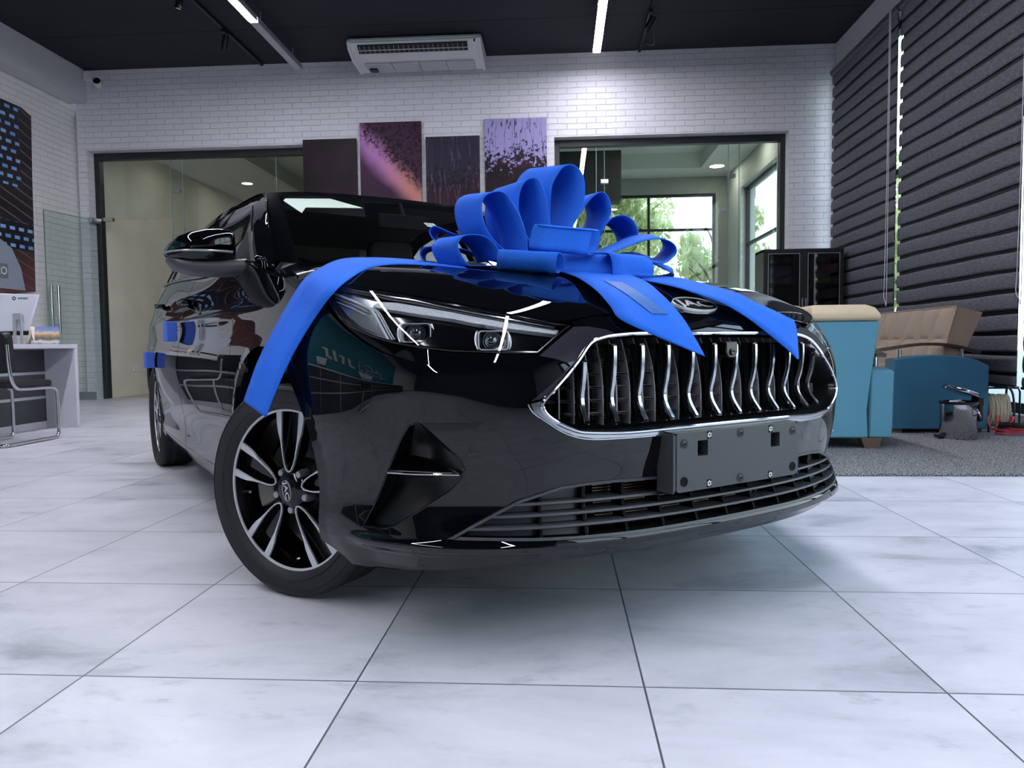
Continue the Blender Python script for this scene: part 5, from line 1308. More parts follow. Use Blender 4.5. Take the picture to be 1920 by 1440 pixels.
def hd(v): return HEAD(v)
def rearv(v): v = np.asarray(v); return np.stack([-3.76+.04*v, .60*v if False else v*float(REf(np.array([1.]))[0, 1]), 1.035-.015*v**2], -1)
rf = coons(lambda u: RS(u), REf, hd, rearv, blend=lambda v: v**2.4)
def roofS(u, v):
    v = np.asarray(v, float); P = rf(np.asarray(u, float), np.abs(v)); P[..., 1] *= np.where(v < 0, -1, 1); return P
gridmap('roof', roofS, np.linspace(0, .55, 26), np.linspace(-1, 1, 41), M_paint, car)
gridmap('rear_window', roofS, np.linspace(.55, .88, 14), np.linspace(-.88, .88, 31), glassmat('darkened_rear_glass', (.05, .055, .055), 1.5), car)  # darkness of the cabin is put into the rear glass tint
for sg in (1, -1): gridmap('rear_pillar_skin', roofS, np.linspace(.55, 1, 14), np.linspace(.88*sg, sg, 5), M_paint, car)
gridmap('boot_lid', roofS, np.linspace(.88, 1, 6), np.linspace(-.88, .88, 21), M_paint, car)
# shoulder deck closing body to roof end
sv = np.linspace(5.0, smx, 16)
for sg in (1, -1):
    T = E(sg*sv); ends = roofS(np.linspace(.80, 1., 16), np.full(16, float(sg)))
    q = np.linspace(0, 1, 5)[:, None, None]; mb = MB(); mb.grid([[tuple(p) for p in r] for r in (1-q)*T[None]+q*np.where(np.arange(16)[:, None] > 9, roofS(np.ones(16), sg*np.linspace(1, 0, 16)*1.0), ends)[None]]); mb.build('rear_deck', M_paint, car, smooth=True)
# side frames on the glass surface, in (x,z)
def Gc(x, z, sg, e=0.):
    x, z = np.broadcast_arrays(np.asarray(x, float), np.asarray(z, float)); P = G(x, z, sg, e); dd = dist_poly(np.stack([x.ravel(), z.ravel()], 1), CRL, False).reshape(x.shape)
    P[..., 1] -= sg*.028*np.exp(-(dd/.06)**1.6); return P
CR = [(-.30, .972), (-.434, 1.066), (-.698, 1.193), (-.98, 1.305), (-1.165, 1.366)]
crest = curve2(CR, 4); CRL = crest+[(-1.45, 1.409), (-1.8, 1.424)]
topR = [(-1.165-.0, 1.366)]+[(float(x), float(RZs(-x))) for x in np.linspace(-1.25, -3.70, 26)]
bot = [(float(x), float(belt_z(x))+.002) for x in np.linspace(-3.70, -.33, 34)]
DLO = [(-.44, .999), (-.695, 1.128), (-.98, 1.245), (-1.20, 1.318), (-1.394, 1.351), (-1.65, 1.372), (-1.95, 1.372), (-2.25, 1.345), (-2.50, 1.285), (-2.70, 1.195), (-2.80, 1.105), (-2.76, 1.092)]+[(float(x), float(belt_z(x))+.018) for x in np.linspace(-2.7, -.50, 18)]
crest_f = [(a-.014, b-.007) for a, b in crest[1:-1]]
sframe = dedup([(crest[0][0]-.02, crest[0][1]+.002)]+crest_f+[(-1.185, 1.366)]+topR[1:]+bot[:-1]+[(-.335, float(belt_z(-.335))+.002)])
splits = [(-.72, -.70), (-1.66, -1.70), (-2.42, -2.46)]
def cutx(poly, xa, xb):
    # clip polygon to xb<=x<=xa (Sutherland-Hodgman)
    def clip(P, x0, keep):
        o = []
        for i in range(len(P)):
            a, b = P[i-1], P[i]; ka, kb = keep(a[0]), keep(b[0])
            if ka != kb: t = (x0-a[0])/(b[0]-a[0]); o.append((x0, a[1]+t*(b[1]-a[1])))
            if kb: o.append(b)
        return o
    return dedup(clip(clip(poly, xa, lambda x: x <= xa), xb, lambda x: x >= xb))
wins = [cutx(DLO, -.735, -1.655), cutx(DLO, -1.725, -2.44), cutx(DLO, -2.48, -3.)]
for sg in (1, -1):
    Gf = (lambda sg: lambda x, z: Gc(x, z, sg, .0))(sg)
    pf = sframe if sg > 0 else sframe
    panel('window_frame', pf, wins, Gf, M_paint, car, h=.022, flange=.012, label='gloss black window surround and pillars')
    for wi, (wpoly, nm) in enumerate(zip(wins, ('front_door_window', 'rear_door_window', 'quarter_window'))):
        Gg = (lambda sg: lambda x, z: G(x, z, sg, -.006))(sg)
        panel(nm, wpoly, [], Gg, M_sglass, car, h=.05, flange=0)
    # pillar skin between crest and windscreen edge
    us = np.linspace(0, 1, len(crest)); A_ = Gc(np.array([p[0]-.034 for p in crest]), np.array([p[1]-.017 for p in crest]), sg, .002); A1 = Gc(np.array([p[0] for p in crest]), np.array([p[1] for p in crest]), sg, .0015); W_ = wsf(us, np.full(len(us), float(sg)))
    mid = (A1+W_)/2+np.array([.010, sg*.006, .010])*(np.sin(PI*np.clip(us*.9+.05, 0, 1))[:, None])**.5
    mb = MB(); qs = np.linspace(0, 1, 9)[:, None, None]; curve_ = A1[None]*(1-qs)**2+2*(2*mid-(A1+W_)/2)[None]*qs*(1-qs)+W_[None]*qs**2
    mb.grid([[tuple(q) for q in r] for r in [A_, (A_+A1)/2+np.array([0, sg*.0006, 0])]+list(curve_)]); mb.build('front_pillar', M_paint, car, smooth=True, sharp=80)
    # cowl corner patch between fender top, hood rear corner and windscreen base
    top_f = E(sg*np.linspace(1.66, 1.885, 8)); back = wsf(np.zeros(8), sg*np.linspace(.55, 1, 8)[::-1])
    # black door mirror base triangle
mb = MB(); nv = 33; vv2 = np.linspace(-1, 1, nv)
R1 = hoodS(np.ones(nv), vv2); R1[:, 2] -= .006
R2 = wsf(np.zeros(nv), vv2)-np.array([0, 0, .004])
mb.grid([[tuple(q) for q in r] for r in (R1, R1*.5+R2*.5-np.array([0, 0, .012]), R2)]); mb.build('cowl', M_dplast, car, smooth=True)
for sg in (1, -1):
    Ef = E(sg*np.linspace(1.66, 2.05, 10)); Wf = wsf(np.linspace(0, .0, 10), np.full(10, float(sg))); 
    tt = np.linspace(0, 1, 10); C0 = R1[-1 if sg > 0 else 0]; Wp = wsf(np.array([0.]), np.array([float(sg)]))[0]; crx = G(np.array([-.30]), np.array([.972]), sg)[0]
    line = (1-tt)[:, None]*C0+tt[:, None]*Wp; mb = MB(); mb.grid([[tuple(q) for q in r] for r in (Ef[:, :]-np.array([0, 0, .001]), Ef*.5+line*.5+np.array([0, 0, .004]), line)]); mb.build('cowl_corner', M_paint, car, smooth=True)
# belt moulding
for sg in (1, -1):
    x_ = np.linspace(-.34, -2.85, 40); P = G(x_, belt_z(x_)+.008, sg, .004); mb = MB(); mb.tube([tuple(p) for p in P], .006, 6); mb.build('belt_moulding', M_gblk, car, smooth=True)
# ---- headlights
W_HL = [(1.2019, .8479), (1.1474, .8490), (.9729, .8196), (.9909, .7982), (.9630, .7783), (.9315, .7525), (.8942, .7177), (.9227, .7216), (1.0283, .7521), (1.1161, .7896)]
VEE = [(1.1717, .8404), (1.0588, .8148), (.9913, .7954), (.9614, .7805), (.9273, .7523), (.8911, .7188)]
DRL = [(.9751, .8014), (.9605, .8086), (.9009, .8042), (.8198, .7921), (.7292, .7782), (.6741, .7678), (.5827, .7525), (.4916, .7412), (.4605, .7350), (.4691, .7266), (.5835, .7405), (.6728, .7532), (.7263, .7635), (.8569, .7804), (.9700, .7961)]
TOPL = [(1.1348, .8546), (.9918, .8328), (.9265, .8213), (.8440, .8099), (.7293, .7890), (.5892, .7644), (.4700, .7446)]
M_lchr = mat('lamp_chrome', 'EEF0F2', .18, .55, noise=.03)
M_drl = mat('frosted_light_bar', 'BFC3C8', .3, noise=.3, nscale=250, bump=.6, bscale=300)
M_refl = mat('lamp_reflector', 'CDD4DA', .16, .9, noise=.08)
def inset(poly, d):
    P = np.array(poly); c = P.mean(0); area = sum(P[i-1][0]*P[i][1]-P[i][0]*P[i-1][1] for i in range(len(P))); out = []
    for i in range(len(P)):
        a = P[i-1]; b = P[(i+1) % len(P)]; t = b-a; n = np.array([-t[1], t[0]])/max(np.hypot(*t), 1e-9)
        if area < 0: n = -n
        out.append(tuple(P[i]+n*d))
    return out
for sg in (1, -1):
    def SP(s, z, e): return Sx(sg*np.asarray(s), z, e)
    ps_ = (lambda p: p if sg > 0 else mir(p)[::-1])
    hl = inset(HL, .0025)
    hlr = panel('headlight', ps_(inset(HL, .006)), [], lambda s, z: Sx(s, z, -.062+0*np.asarray(s)), M_void, car, h=.03, flange=0)
    panel('lens', ps_(hl), [], lambda s, z: Sx(s, z, .002+0*np.asarray(s)), M_lens, hlr, h=.016, flange=0)
    hl2 = inset(HL, .004)
    sa = sg*np.array([p[0] for p in hl2+[hl2[0]]]); za = np.array([p[1] for p in hl2+[hl2[0]]])
    mb = MB(); mb.grid([[tuple(q) for q in Sx(sa, za, e)] for e in (-.002, -.062)]); mb.build('housing_wall', M_gblk, hlr, smooth=True)
    # gasket bead around the lens
    mb = MB(); P = Sx(sg*np.array([p[0] for p in inset(HL, .0045)]), np.array([p[1] for p in inset(HL, .0045)]), .001); mb.tube([tuple(q) for q in P], .0028, 6, closed=True); mb.build('gasket', M_gblk, hlr, smooth=True)
    panel('light_bar', ps_(DRL), [], lambda s, z: Sx(s, z, -.014+0*np.asarray(s)), M_drl, hlr, h=.012, flange=.014, label='frosted daytime light bar')
    panel('side_reflector', ps_(W_HL), [], lambda s, z: Sx(s, z, -.026+.05*(np.abs(np.asarray(s))-1.05)), M_refl, hlr, h=.016, flange=.01)
    mb = MB(); P = SP(np.array([p[0] for p in curve2(VEE, 4)]), np.array([p[1] for p in curve2(VEE, 4)]), -.014); mb.tube([tuple(q) for q in P], .0032, 8)
    for k_, dz in ((-.008, .9), (-.016, .8)):
        c = curve2([(a*1.0+.004, b+k_) for a, b in VEE[:3]], 4); P = SP(np.array([p[0] for p in c]), np.array([p[1] for p in c]), -.020); mb.tube([tuple(q) for q in P], .0014, 6)
    for k_ in (.012, .022):
        c = curve2([(a-k_*.7, b) for a, b in VEE[2:]], 4); P = SP(np.array([p[0] for p in c]), np.array([p[1] for p in c]), -.018); mb.tube([tuple(q) for q in P], .0016, 6)
    mb.build('chrome_fin', M_lchr, hlr, smooth=True)
    c = curve2(TOPL, 4)
    for e_, r_, dz in ((-.008, .0022, -.002), (-.016, .003, -.009)):
        mb = MB(); P = SP(np.array([p[0] for p in c]), np.array([p[1]+dz for p in c]), e_); mb.tube([tuple(q) for q in P], r_, 6); mb.build('trim_ridge', M_plast if e_ < -.01 else M_satin, hlr, smooth=True)
    # black shelf plate filling the area between the light bar and the lower edge
    shelf = [(.470, .722), (.60, .737), (.73, .757), (.86, .776), (.955, .790), (.945, .760), (.91, .725), (.85, .712), (.78, .702), (.70, .696), (.60, .692), (.527, .690)]
    holes_ = []
    for (cs, cz) in ((.8257, .7335), (.6248, .7146)):
        holes_.append([(cs+.029*math.copysign(abs(math.cos(a))**.5, math.cos(a)), cz+.0165*math.copysign(abs(math.sin(a))**.5, math.sin(a))) for a in [2*PI*i/24 for i in range(24)]])
    panel('lamp_bezel', ps_(shelf), [ps_(q) for q in holes_], lambda s, z: Sx(s, z, -.034+0*np.asarray(s)), M_gblk, hlr, h=.014, flange=.018)
    for (cs, cz) in ((.8257, .7335), (.6248, .7146)):
        P = Sx(np.array([sg*cs]), np.array([cz]), -.026)[0]; n_ = nrm(np.array([cs]))[0]
        ang = math.atan2(n_[1]*sg, n_[0])*.55
        F_ = Matrix.Translation(tuple(P)) @ Matrix.Rotation(ang, 4, 'Z')      # local x = facing
        lm = hlr
        mb = MB(); q = rrect(-.034, .034, -.021, .021, .008, 4)
        mb.grid([[F_ @ Vector((x, y*k, z*k)) for y, z in q+[q[0]]] for x, k in ((-.03, .86), (.006, 1.), (.008, 1.02), (.008, .95), (-.03, .78))]); mb.build('lamp_frame', M_lchr, lm, smooth=True, sharp=30)
        for s2 in (1, -1):
            mb = MB(); mb.grid([[F_ @ Vector((.010-.014*abs(t), s2*(.0355+.006*(1-(2*t-1)**2)) , -.021+.042*t)) for t in [i/8 for i in range(9)]], [F_ @ Vector((-.012, s2*.030, -.021+.042*i/8)) for i in range(9)]]); mb.build('side_wing', M_lchr, lm, smooth=True, solid=.002)
        mb = MB(); mb.lathe([(.0165, -.010), (.0170, .0), (.0145, .006), (.009, .0105), (0, .0125)], 28, F_ @ Matrix.Translation((-.012, 0, -.001)) @ Matrix.Rotation(PI/2, 4, 'Y')); mb.build('projector_lens', mat('projector_glass', '20262A', .03, .0, coat=1, noise=.1, ior=1.8), lm, smooth=True)
        mb = MB(); mb.lathe([(.0170, -.002), (.0215, .004), (.0210, -.008)], 28, F_ @ Matrix.Translation((-.012, 0, -.001)) @ Matrix.Rotation(PI/2, 4, 'Y')); mb.build('lens_ring', M_refl, lm, smooth=True)
# ---- fog recess: walls, floor, shiny fin, blade above
for sg in (1, -1):
    ps_ = (lambda p: p if sg > 0 else mir(p)[::-1])
    fi = inset(FOG, .002)
    def depth(s, z):
        a = np.abs(np.asarray(s)); return -.004-.050*sstep((a-.68)/.12)*sstep((.57-z)/.10)*(.35+.65*sstep((z-.29)/.15))
    fr_ = panel('fog_recess', ps_(fi), [], lambda s, z: Sx(s, z, depth(s, z)), M_recess, car, h=.014, flange=0)
    F2 = dens(FOG, .02); s1_ = np.array([p[0] for p in F2+[F2[0]]]); z1_ = np.array([p[1] for p in F2+[F2[0]]])
    F3 = np.array(F2+[F2[0]]); 
    top_ = Sx(sg*s1_, z1_, .0+bump_disp(s1_, z1_)); bot_ = Sx(sg*s1_, z1_, depth(s1_, z1_))
    mb = MB(); mb.grid([[tuple(q) for q in r] for r in (top_, top_*.5+bot_*.5, bot_)]); mb.build('recess_wall', M_recess, fr_, smooth=True)
    mb = MB(); P = Sx(sg*s1_[:-1], z1_[:-1], bump_disp(s1_, z1_)[:-1]+.0005); mb.tube([tuple(q) for q in P], .0022, 6, closed=True); mb.build('recess_rim', M_gblk, fr_, smooth=True)
    # fin
    a_ = Sx(sg*np.array([.872, .70, .872, .70, .838, .75]), np.array([.4275, .4275, .4195, .4235, .455, .440]), np.array([.004, .0, .004, .0, -.050, -.045]))
    b_ = Sx(sg*np.array([.865, .71]), np.array([.400, .412]), np.array([-.045, -.040]))
    mb = MB(); V = [tuple(q) for q in a_]+[tuple(q) for q in b_]
    mb.add(V, [(0, 1, 5, 4), (0, 2, 3, 1), (2, 6, 7, 3), (0, 4, 6, 2), (1, 3, 7, 5)]); mb.build('fin', M_paint, fr_, bevel=.0015)
    mb = MB(); P = Sx(sg*np.linspace(.872, .70, 8), np.linspace(.4235, .4255, 8), .0055); mb.tube([tuple(q) for q in P], .0030, 8); mb.build('chrome_edge', M_chr, fr_, smooth=True)
    bl = [(.7821, .5371), (.6475, .5381), (.6603, .5243), (.7615, .5212)]
    panel('blade_groove', ps_(bl), [], lambda s, z: Sx(s, z, bump_disp(s, z)+.0012), M_gblk, fr_, h=.012, flange=.002)
# ---- lower grille
panel('lower_backing', low_poly, [], lambda s, z: Sx(s, z, -.085+0*np.asarray(s)), M_void, car, h=.04, flange=0)
lw = dens(low_poly, .02); sa = np.array([p[0] for p in lw+[lw[0]]]); za = np.array([p[1] for p in lw+[lw[0]]])
mb = MB(); mb.grid([[tuple(q) for q in Sx(sa, za, e)] for e in (.002, -.085)]); mb.build('intake_wall', M_dplast, car, smooth=True)
def lz(s): return float(np.interp(abs(s), [a for a, b in LOWT], [b for a, b in LOWT]))
def lsmax(z): return float(np.interp(-z, [-b for a, b in LOWT[4:]], [a for a, b in LOWT[4:]]))
M_lowp = mat('grey_grille_plastic', '3A3D41', .42, noise=.04, nscale=80)
for k, z in enumerate((.305, .330, .355)):
    lim = lsmax(z+.004)-.004; sa = np.linspace(-lim, lim, 90); fade = np.minimum(1, (lim-np.abs(sa))/.12)
    mb = MB(); mb.grid([[tuple(q+np.array([0, 0, dz])) for q in Sx(sa, np.full(90, z), e)] for e, dz in ((-.045, -.0035), (-.004, -.0045), (.0, -.002), (-.001, .003), (-.045, .0045))]); mb.build('intake_bar', M_lowp, car, smooth=True, sharp=35)
panel('intake_frame', low_poly, [inset(low_poly, .0065)], lambda s, z: Sx(s, z, .001+0*np.asarray(s)), M_lowp, car, h=.012, flange=.03)
for i in range(-4, 5):
    s = i*.1035; z_ = np.linspace(.280, lz(s)-.002, 10)
    mb = MB()
    for ds in (-.0035, .0035): mb.grid([[tuple(q) for q in Sx(np.full(10, s+ds*(1 if e > -.02 else 1.8)), z_, e)] for e in (-.010, -.055)])
    mb.grid([[tuple(q) for q in Sx(np.full(10, s+ds), z_, -.010)] for ds in (-.0035, .0035)]); mb.build('intake_rib', M_void, car)
for sg in (1, -1):
    for s in (.52,):
        z_ = np.linspace(.282, lz(s)-.002, 8); mb = MB(); mb.grid([[tuple(q) for q in Sx(np.full(8, sg*s), z_, e)] for e in (-.010, -.055)]); mb.build('intake_rib', M_void, car, solid=.006)
    # blanked outer part of the intake
    bk = dedup([(.40, .279)]+[(.40, lz(.40)-.003)]+[(a, b-.003) for a, b in LOWT if a > .41 and a < .70]+[(.69, .286)])
    panel('intake_blank', bk if sg < 0 and False else (bk if sg > 0 else mir(bk)[::-1]), [], lambda s, z: Sx(s, z, -.032+0*np.asarray(s)), M_lowp, car, h=.03, flange=0)
finset('intercooler_fin', -.36, .13, [.284+.0068*i for i in range(15)], -.070)
mb = MB()
for y in (.165, .185, .205): mb.tube([(.79, y, .285), (.79, y, .392)], .0075, 12)
mb.build('coolant_pipe', mat('dull_aluminium', '77797C', .4, .8, noise=.1), car, smooth=True)
# ---- number plate holder
BRX = .899
sq = [[(y-.012, z-.018), (y+.022, z-.018), (y+.022, z+.018), (y-.012, z+.018)] for y, z in ((-.134, .461), (.124, .461))]
def plate(u, v): u = np.asarray(u, float); return np.stack([BRX-.0*u-.03*(np.abs(u))**2*0-.010*(np.asarray(v)-.43)*0, u, np.asarray(v)+0*u], -1)
face = rrect(-.213, .213, .364, .500, .008, 4)
br = panel('plate_bracket', face, sq, plate, M_plast, car, h=.03, flange=.028)
mb = MB(); mb.prism([(-.213, .371), (-.213, .493), (-.222, .500), (-.222, .362)], 'x', .845, .897)
mb.prism([(.213, .371), (.213, .493), (.222, .500), (.222, .362)], 'x', .845, .897)
mb.add([(.897, -.213, .499), (.897, .213, .499), (.85, .225, .505), (.85, -.225, .505)], [(0, 1, 2, 3)]); mb.add([(.897, -.213, .365), (.897, .213, .365), (.84, .225, .352), (.84, -.225, .352)], [(0, 1, 2, 3)])
mb.build('bracket_body', M_plast, br)
MB().box(.852, .866, -.20, .20, .37, .49).build('bracket_back', M_void, br)
for y, z, d in ((-.190, .475, 0), (-.190, .388, 1), (.0, .487, 0), (.0, .378, 0), (.197, .478, 0), (.197, .386, 1)):
    Mx = Matrix.Translation((BRX, y, z)) @ Matrix.Rotation(PI/2, 4, 'Y')
    mb = MB(); mb.lathe([(.0115, .0004), (.0115, .0012), (.0085, .0012), (.0075, -.006)], 20, Mx); 
    mb.lathe([(.0080, .0006), (0, .0006)] if d else [(.0075, .0010), (.0045, .0026), (.003, .0028), (.0028, .0008), (0, .0008)], 20, Mx); mb.build('screw_hole', M_void if d else M_dplast, br, smooth=True)
M_wclip = mat('white_clip', 'D8D8DA', .4, noise=.03)
for y, z in ((-.108, .490), (.110, .489), (-.108, .376), (.110, .374)):
    mb = MB()
    for q in range(6):
        a = 2*PI*q/6; mb.box(-.0005, .0008, -.0016, .0016, .0030, .0068, Matrix.Translation((BRX+.0006, y, z)) @ Matrix.Rotation(a, 4, 'X'))
    mb.lathe([(.0042, 0), (.0042, .0008), (.0026, .0008)], 16, Matrix.Translation((BRX+.0006, y, z)) @ Matrix.Rotation(PI/2, 4, 'Y')); mb.build('clip', M_wclip, br)
    MB().box(BRX-.0002, BRX+.0004, y-.0075, y+.0075, z-.009, z+.009).build('clip_recess', M_void, br)
# ---- door mirrors
for sg in (1, -1):
    # housing: cross sections along y (outwards)
    def sec(t, top_, bot_, x0, x1, n=18, pw=2.6):
        y = -(.845+.215*t); out = []
        cz = (top_+bot_)/2; cx = (x0+x1)/2
        for k in range(n+1):
            a = 2*PI*k/n; c = math.cos(a); s = math.sin(a)
            out.append((cx+(x1-x0)/2*math.copysign(abs(c)**(2/pw), c), -sg*y if sg > 0 else y, cz+(top_-bot_)/2*math.copysign(abs(s)**(2/pw), s)))
        return out
    T = [0, .03, .10, .25, .45, .65, .82, .93, .985, 1.0]
    up = [1.092, 1.106, 1.112, 1.113, 1.109, 1.100, 1.084, 1.062, 1.043, 1.034]
    md = [1.034]*10
    lo = [1.008, 1.000, .996, .992, .989, .989, .995, 1.008, 1.020, 1.026]
    x0 = [-.66, -.67, -.68, -.69, -.70, -.71, -.715, -.71, -.70, -.69]; x1 = [-.57, -.550, -.535, -.527, -.528, -.540, -.565, -.60, -.64, -.67]
    S_ = [sec(t, a, b, p, q, 32, 3.0) for t, a, b, p, q in zip(T, up, lo, x0, x1)]
    capf = MB(); low_ = MB()
    capf.grid([[max(v, (v[0], v[1], md[0]), key=lambda w_: w_[2]) if k <= 16 else None for k, v in enumerate(r)][:17] for r in S_]); capf.add(S_[0][:17], [tuple(range(17))])
    low_.grid([[(v[0], v[1], min(v[2], md[0]-.0015)) for v in r[16:33]] for r in S_]); low_.add(S_[0][16:33], [tuple(range(17))])
    mr = capf.build('door_mirror', M_paint, car, smooth=True, sharp=60); low_.build('lower_shell', M_gblk, mr, smooth=True, sharp=60)
    mb = MB(); tt = np.linspace(.08, .995, 14); P = [((float(np.interp(t, T, x1))-.001), (.845+.215*t)*(1 if sg > 0 else -1), md[0]-.004) for t in tt]; mb.tube(P, .004, 8); mb.build('turn_signal', mat('smoked_indicator', '8B9290', .2, .4, noise=.1), mr, smooth=True)
    # foot: grey plastic arm from the door
    Y = [.80, .84, .90, .97, 1.03, 1.052]; Z1 = [1.012, 1.010, 1.004, 1.004, 1.010, 1.016]; Z0_ = [.962, .955, .950, .952, .968, .998]
    X0 = [-.70, -.69, -.69, -.70, -.705, -.70]; X1 = [-.47, -.50, -.53, -.55, -.58, -.63]
    mb = MB(); rows = []
    for y, a, b, p, q in zip(Y, Z1, Z0_, X0, X1): rows.append([(((p+q)/2+(q-p)/2*math.copysign(abs(math.cos(2*PI*k/16))**.7, math.cos(2*PI*k/16))), sg*y, (a+b)/2+(a-b)/2*math.copysign(abs(math.sin(2*PI*k/16))**.7, math.sin(2*PI*k/16))) for k in range(17)])
    mb.grid(rows); mb.add(rows[-1][:-1], [tuple(range(16))]); mb.build('mirror_foot', M_plast, mr, smooth=True, sharp=60, )
    mb = MB(); 
    sail = [(-.44, .992), (-.72, 1.135), (-.73, 1.016)]
    mb.add([tuple(G(np.array([x]), np.array([z]), sg, e)[0]) for e in (.006, -.01) for x, z in sail], [(0, 1, 2), (3, 4, 5), (0, 1, 4, 3), (1, 2, 5, 4), (2, 0, 3, 5)]); mb.build('sail_panel', M_dplast, mr)
    mb = MB(); ys = [.86, .90, .98, 1.03]; mb.add([(-.7-.0, sg*.862, 1.03), (-.712, sg*1.04, 1.04), (-.706, sg*1.0, 1.10), (-.69, sg*.87, 1.105)], [(0, 1, 2, 3)]); mb.build('mirror_glass', mat('mirror', 'D0D4D6', .02, 1, noise=.01), mr)
# ---- wheels
def wheel(cx, cy, steer, sg):
    # local frame: z axis = outboard
    out = Vector((math.sin(steer)*1, -math.cos(steer), 0)) if sg < 0 else Vector((-math.sin(steer), math.cos(steer), 0))
    up_ = Vector((0, 0, 1)); t_ = up_.cross(out)
    R_ = .3015
    prof = [(.225, .070), (.236, .084), (.245, .091), (.262, .0965), (.276, .0975), (.288, .094), (.2955, .087), (.2995, .078), (.3010, .066)]
    tr = []
    for z0, z1 in ((.066, .048), (.040, .012), (.004, -.004), (-.012, -.040), (-.048, -.066)):
        tr += [(R_, z0), (R_+.0003, z1), (R_-.007, z1-.0012), (R_-.007, z1-.0068)]
    tr = tr[:-2]
    prof2 = [(r, -z) for r, z in prof[::-1]]
    mb = MB(); mb.lathe(prof+tr+prof2, 96); w_ = mb.build('wheel', M_rubber, car, smooth=True, sharp=35)
    w_.matrix_local = Matrix(((t_.x, up_.x, out.x, cx), (t_.y, up_.y, out.y, cy), (t_.z, up_.z, out.z, .302), (0, 0, 0, 1)))
    # sidewall ring ribs and shoulder sipes
    mb = MB()
    for r, z in ((.250, .0938), (.284, .0965)): mb.lathe([(r-.0012, z-.001), (r, z+.0012), (r+.0012, z-.001)], 96)
    mb.build('sidewall_ring', M_rubber, w_, smooth=True)
    mb = MB()
    for k in range(72):
        a = 2*PI*k/72
        for zz_ in (.058, -.058): mb.box(R_-.001, R_+.0008, -.0012, .0012, zz_-.010, zz_+.010, Matrix.Rotation(a, 4, 'Z') @ Matrix.Rotation(.0, 4, 'X'))
    mb.build('tread_sipe', mat('groove_black', '050505', .8, noise=.1), w_)
    mb = MB(); mb.lathe([(.2335, .0715), (.2335, .0745), (.2300, .0755), (.2235, .0745), (.2230, .070)], 96); ring = mb.build('rim_edge', mat('machined_alloy', 'E4E6E8', .32, .55, noise=.03), w_, smooth=True, sharp=30)
    mb = MB(); mb.lathe([(.2235, .071), (.218, .055), (.205, .03), (.198, -.04), (.215, -.075), (.225, -.08)], 72); mb.build('rim_barrel', M_gblk, w_, smooth=True)
    M_al = mat('machined_alloy')
    # spokes
    def petal(rs):  # (r, half width) outline of a petal
        return rs
    outer_ = [(.0505, 0), (.056, .0095), (.070, .0175), (.090, .0235), (.115, .0290), (.140, .0355), (.165, .0450), (.190, .0500), (.2245, .0535)]
    inner_ = [(.0535, 0), (.058, .0073), (.072, .0150), (.090, .0205), (.115, .0250), (.140, .0290), (.165, .0305), (.190, .0315), (.2245, .0330)]
    def zf(r): return .079+.004*math.cos(min(1, r/.24)*PI)*-1 if False else .0715+.010*(1-(r/.23))
    for k in range(5):
        A = math.radians(90+72*k-2); Rz = Matrix.Rotation(A, 4, 'Z')
        for s_ in (1, -1):
            mb = MB(); n = len(outer_); vs = []
            for (r, h), (r2, h2) in zip(outer_, inner_):
                vs += [(r, s_*h, zf(r)), (r2, s_*h2, zf(r2)), (r, s_*h, zf(r)-.006), (r2, s_*h2, zf(r2)-.006)]
            fs = []
            for i in range(n-1):
                a = 4*i; b = a+4; fs += [(a, a+1, b+1, b), (a, b, b+2, a+2), (a+1, a+3, b+3, b+1)]
            mb.add([Rz @ Vector(v) for v in vs], fs); mb.build('spoke_face', M_al, w_)
        # black spoke body under the bright edge
        mb = MB(); vs = []; n = len(outer_)
        for (r, h) in outer_:
            e = .004+.010*math.exp(-((r-.12)/.03)**2)
            vs += [(r, -h-e*.4, zf(r)-.0055), (r, -h-e, zf(r)-.030), (r, h+e*.4, zf(r)-.0055), (r, h+e, zf(r)-.030)]
        fs = []
        for i in range(n-1): a = 4*i; b = a+4; fs += [(a, b, b+1, a+1), (a+2, a+3, b+3, b+2)]
        vi = len(vs)
        for (r, h) in inner_: vs += [(r, -h, zf(r)-.0055), (r, h, zf(r)-.0055), (r, -h*.55, zf(r)-.028), (r, h*.55, zf(r)-.028)]
        for i in range(n-1):
            a = vi+4*i; b = a+4; fs += [(a, a+2, b+2, b), (a+1, b+1, b+3, a+3), (a+2, a+3, b+3, b+2)]
            o_ = 4*i; fs += [(o_, a, b, o_+4), (o_+2, o_+6, b+1, a+1)]
        mb.add([Rz @ Vector(v) for v in vs], fs); mb.build('spoke', M_gblk, w_, smooth=True, sharp=40)
    mb = MB(); mb.lathe([(0, .083), (.033, .083), (.037, .081), (.050, .074), (.060, .062), (.064, .045), (.06, .02)], 48); mb.build('hub', M_gblk, w_, smooth=True, sharp=30)
    for k in range(5):
        a = math.radians(90+36+72*k); mb = MB(); mb.lathe([(.0135, .040), (.0135, .058), (.0105, .070), (.009, .0745), (0, .076)], 6*3, Matrix.Translation((.057*math.cos(a), .057*math.sin(a), 0))); mb.build('wheel_bolt', mat('dull_steel', 'A2A4A8', .4, .7, noise=.05), w_, smooth=True, sharp=25)
    emblem('centre_cap', Matrix.Translation((0, 0, .0835)) @ Matrix.Rotation(math.radians(-90+0), 4, 'Z') if False else Matrix.Translation((0, 0, .0835)) @ Matrix.Rotation(math.radians(-78), 4, 'Z'), .030, .0150, w_, M_gblk, True)
    mb = MB(); mb.lathe([(.150, -.002), (.150, .008), (.085, .008), (.075, .030), (0, .030)], 48); mb.build('brake_disc', mat('cast_iron', '55575A', .45, .8, noise=.1), w_, smooth=True, sharp=30)
    MB().prism(arc(0, 0, .165, 150, 205, 8)+arc(0, 0, .10, 205, 150, 8), 'z', .008, .04).build('brake_caliper', mat('grey_caliper', '6B6A62', .5, .3, noise=.1), w_, bevel=.004)
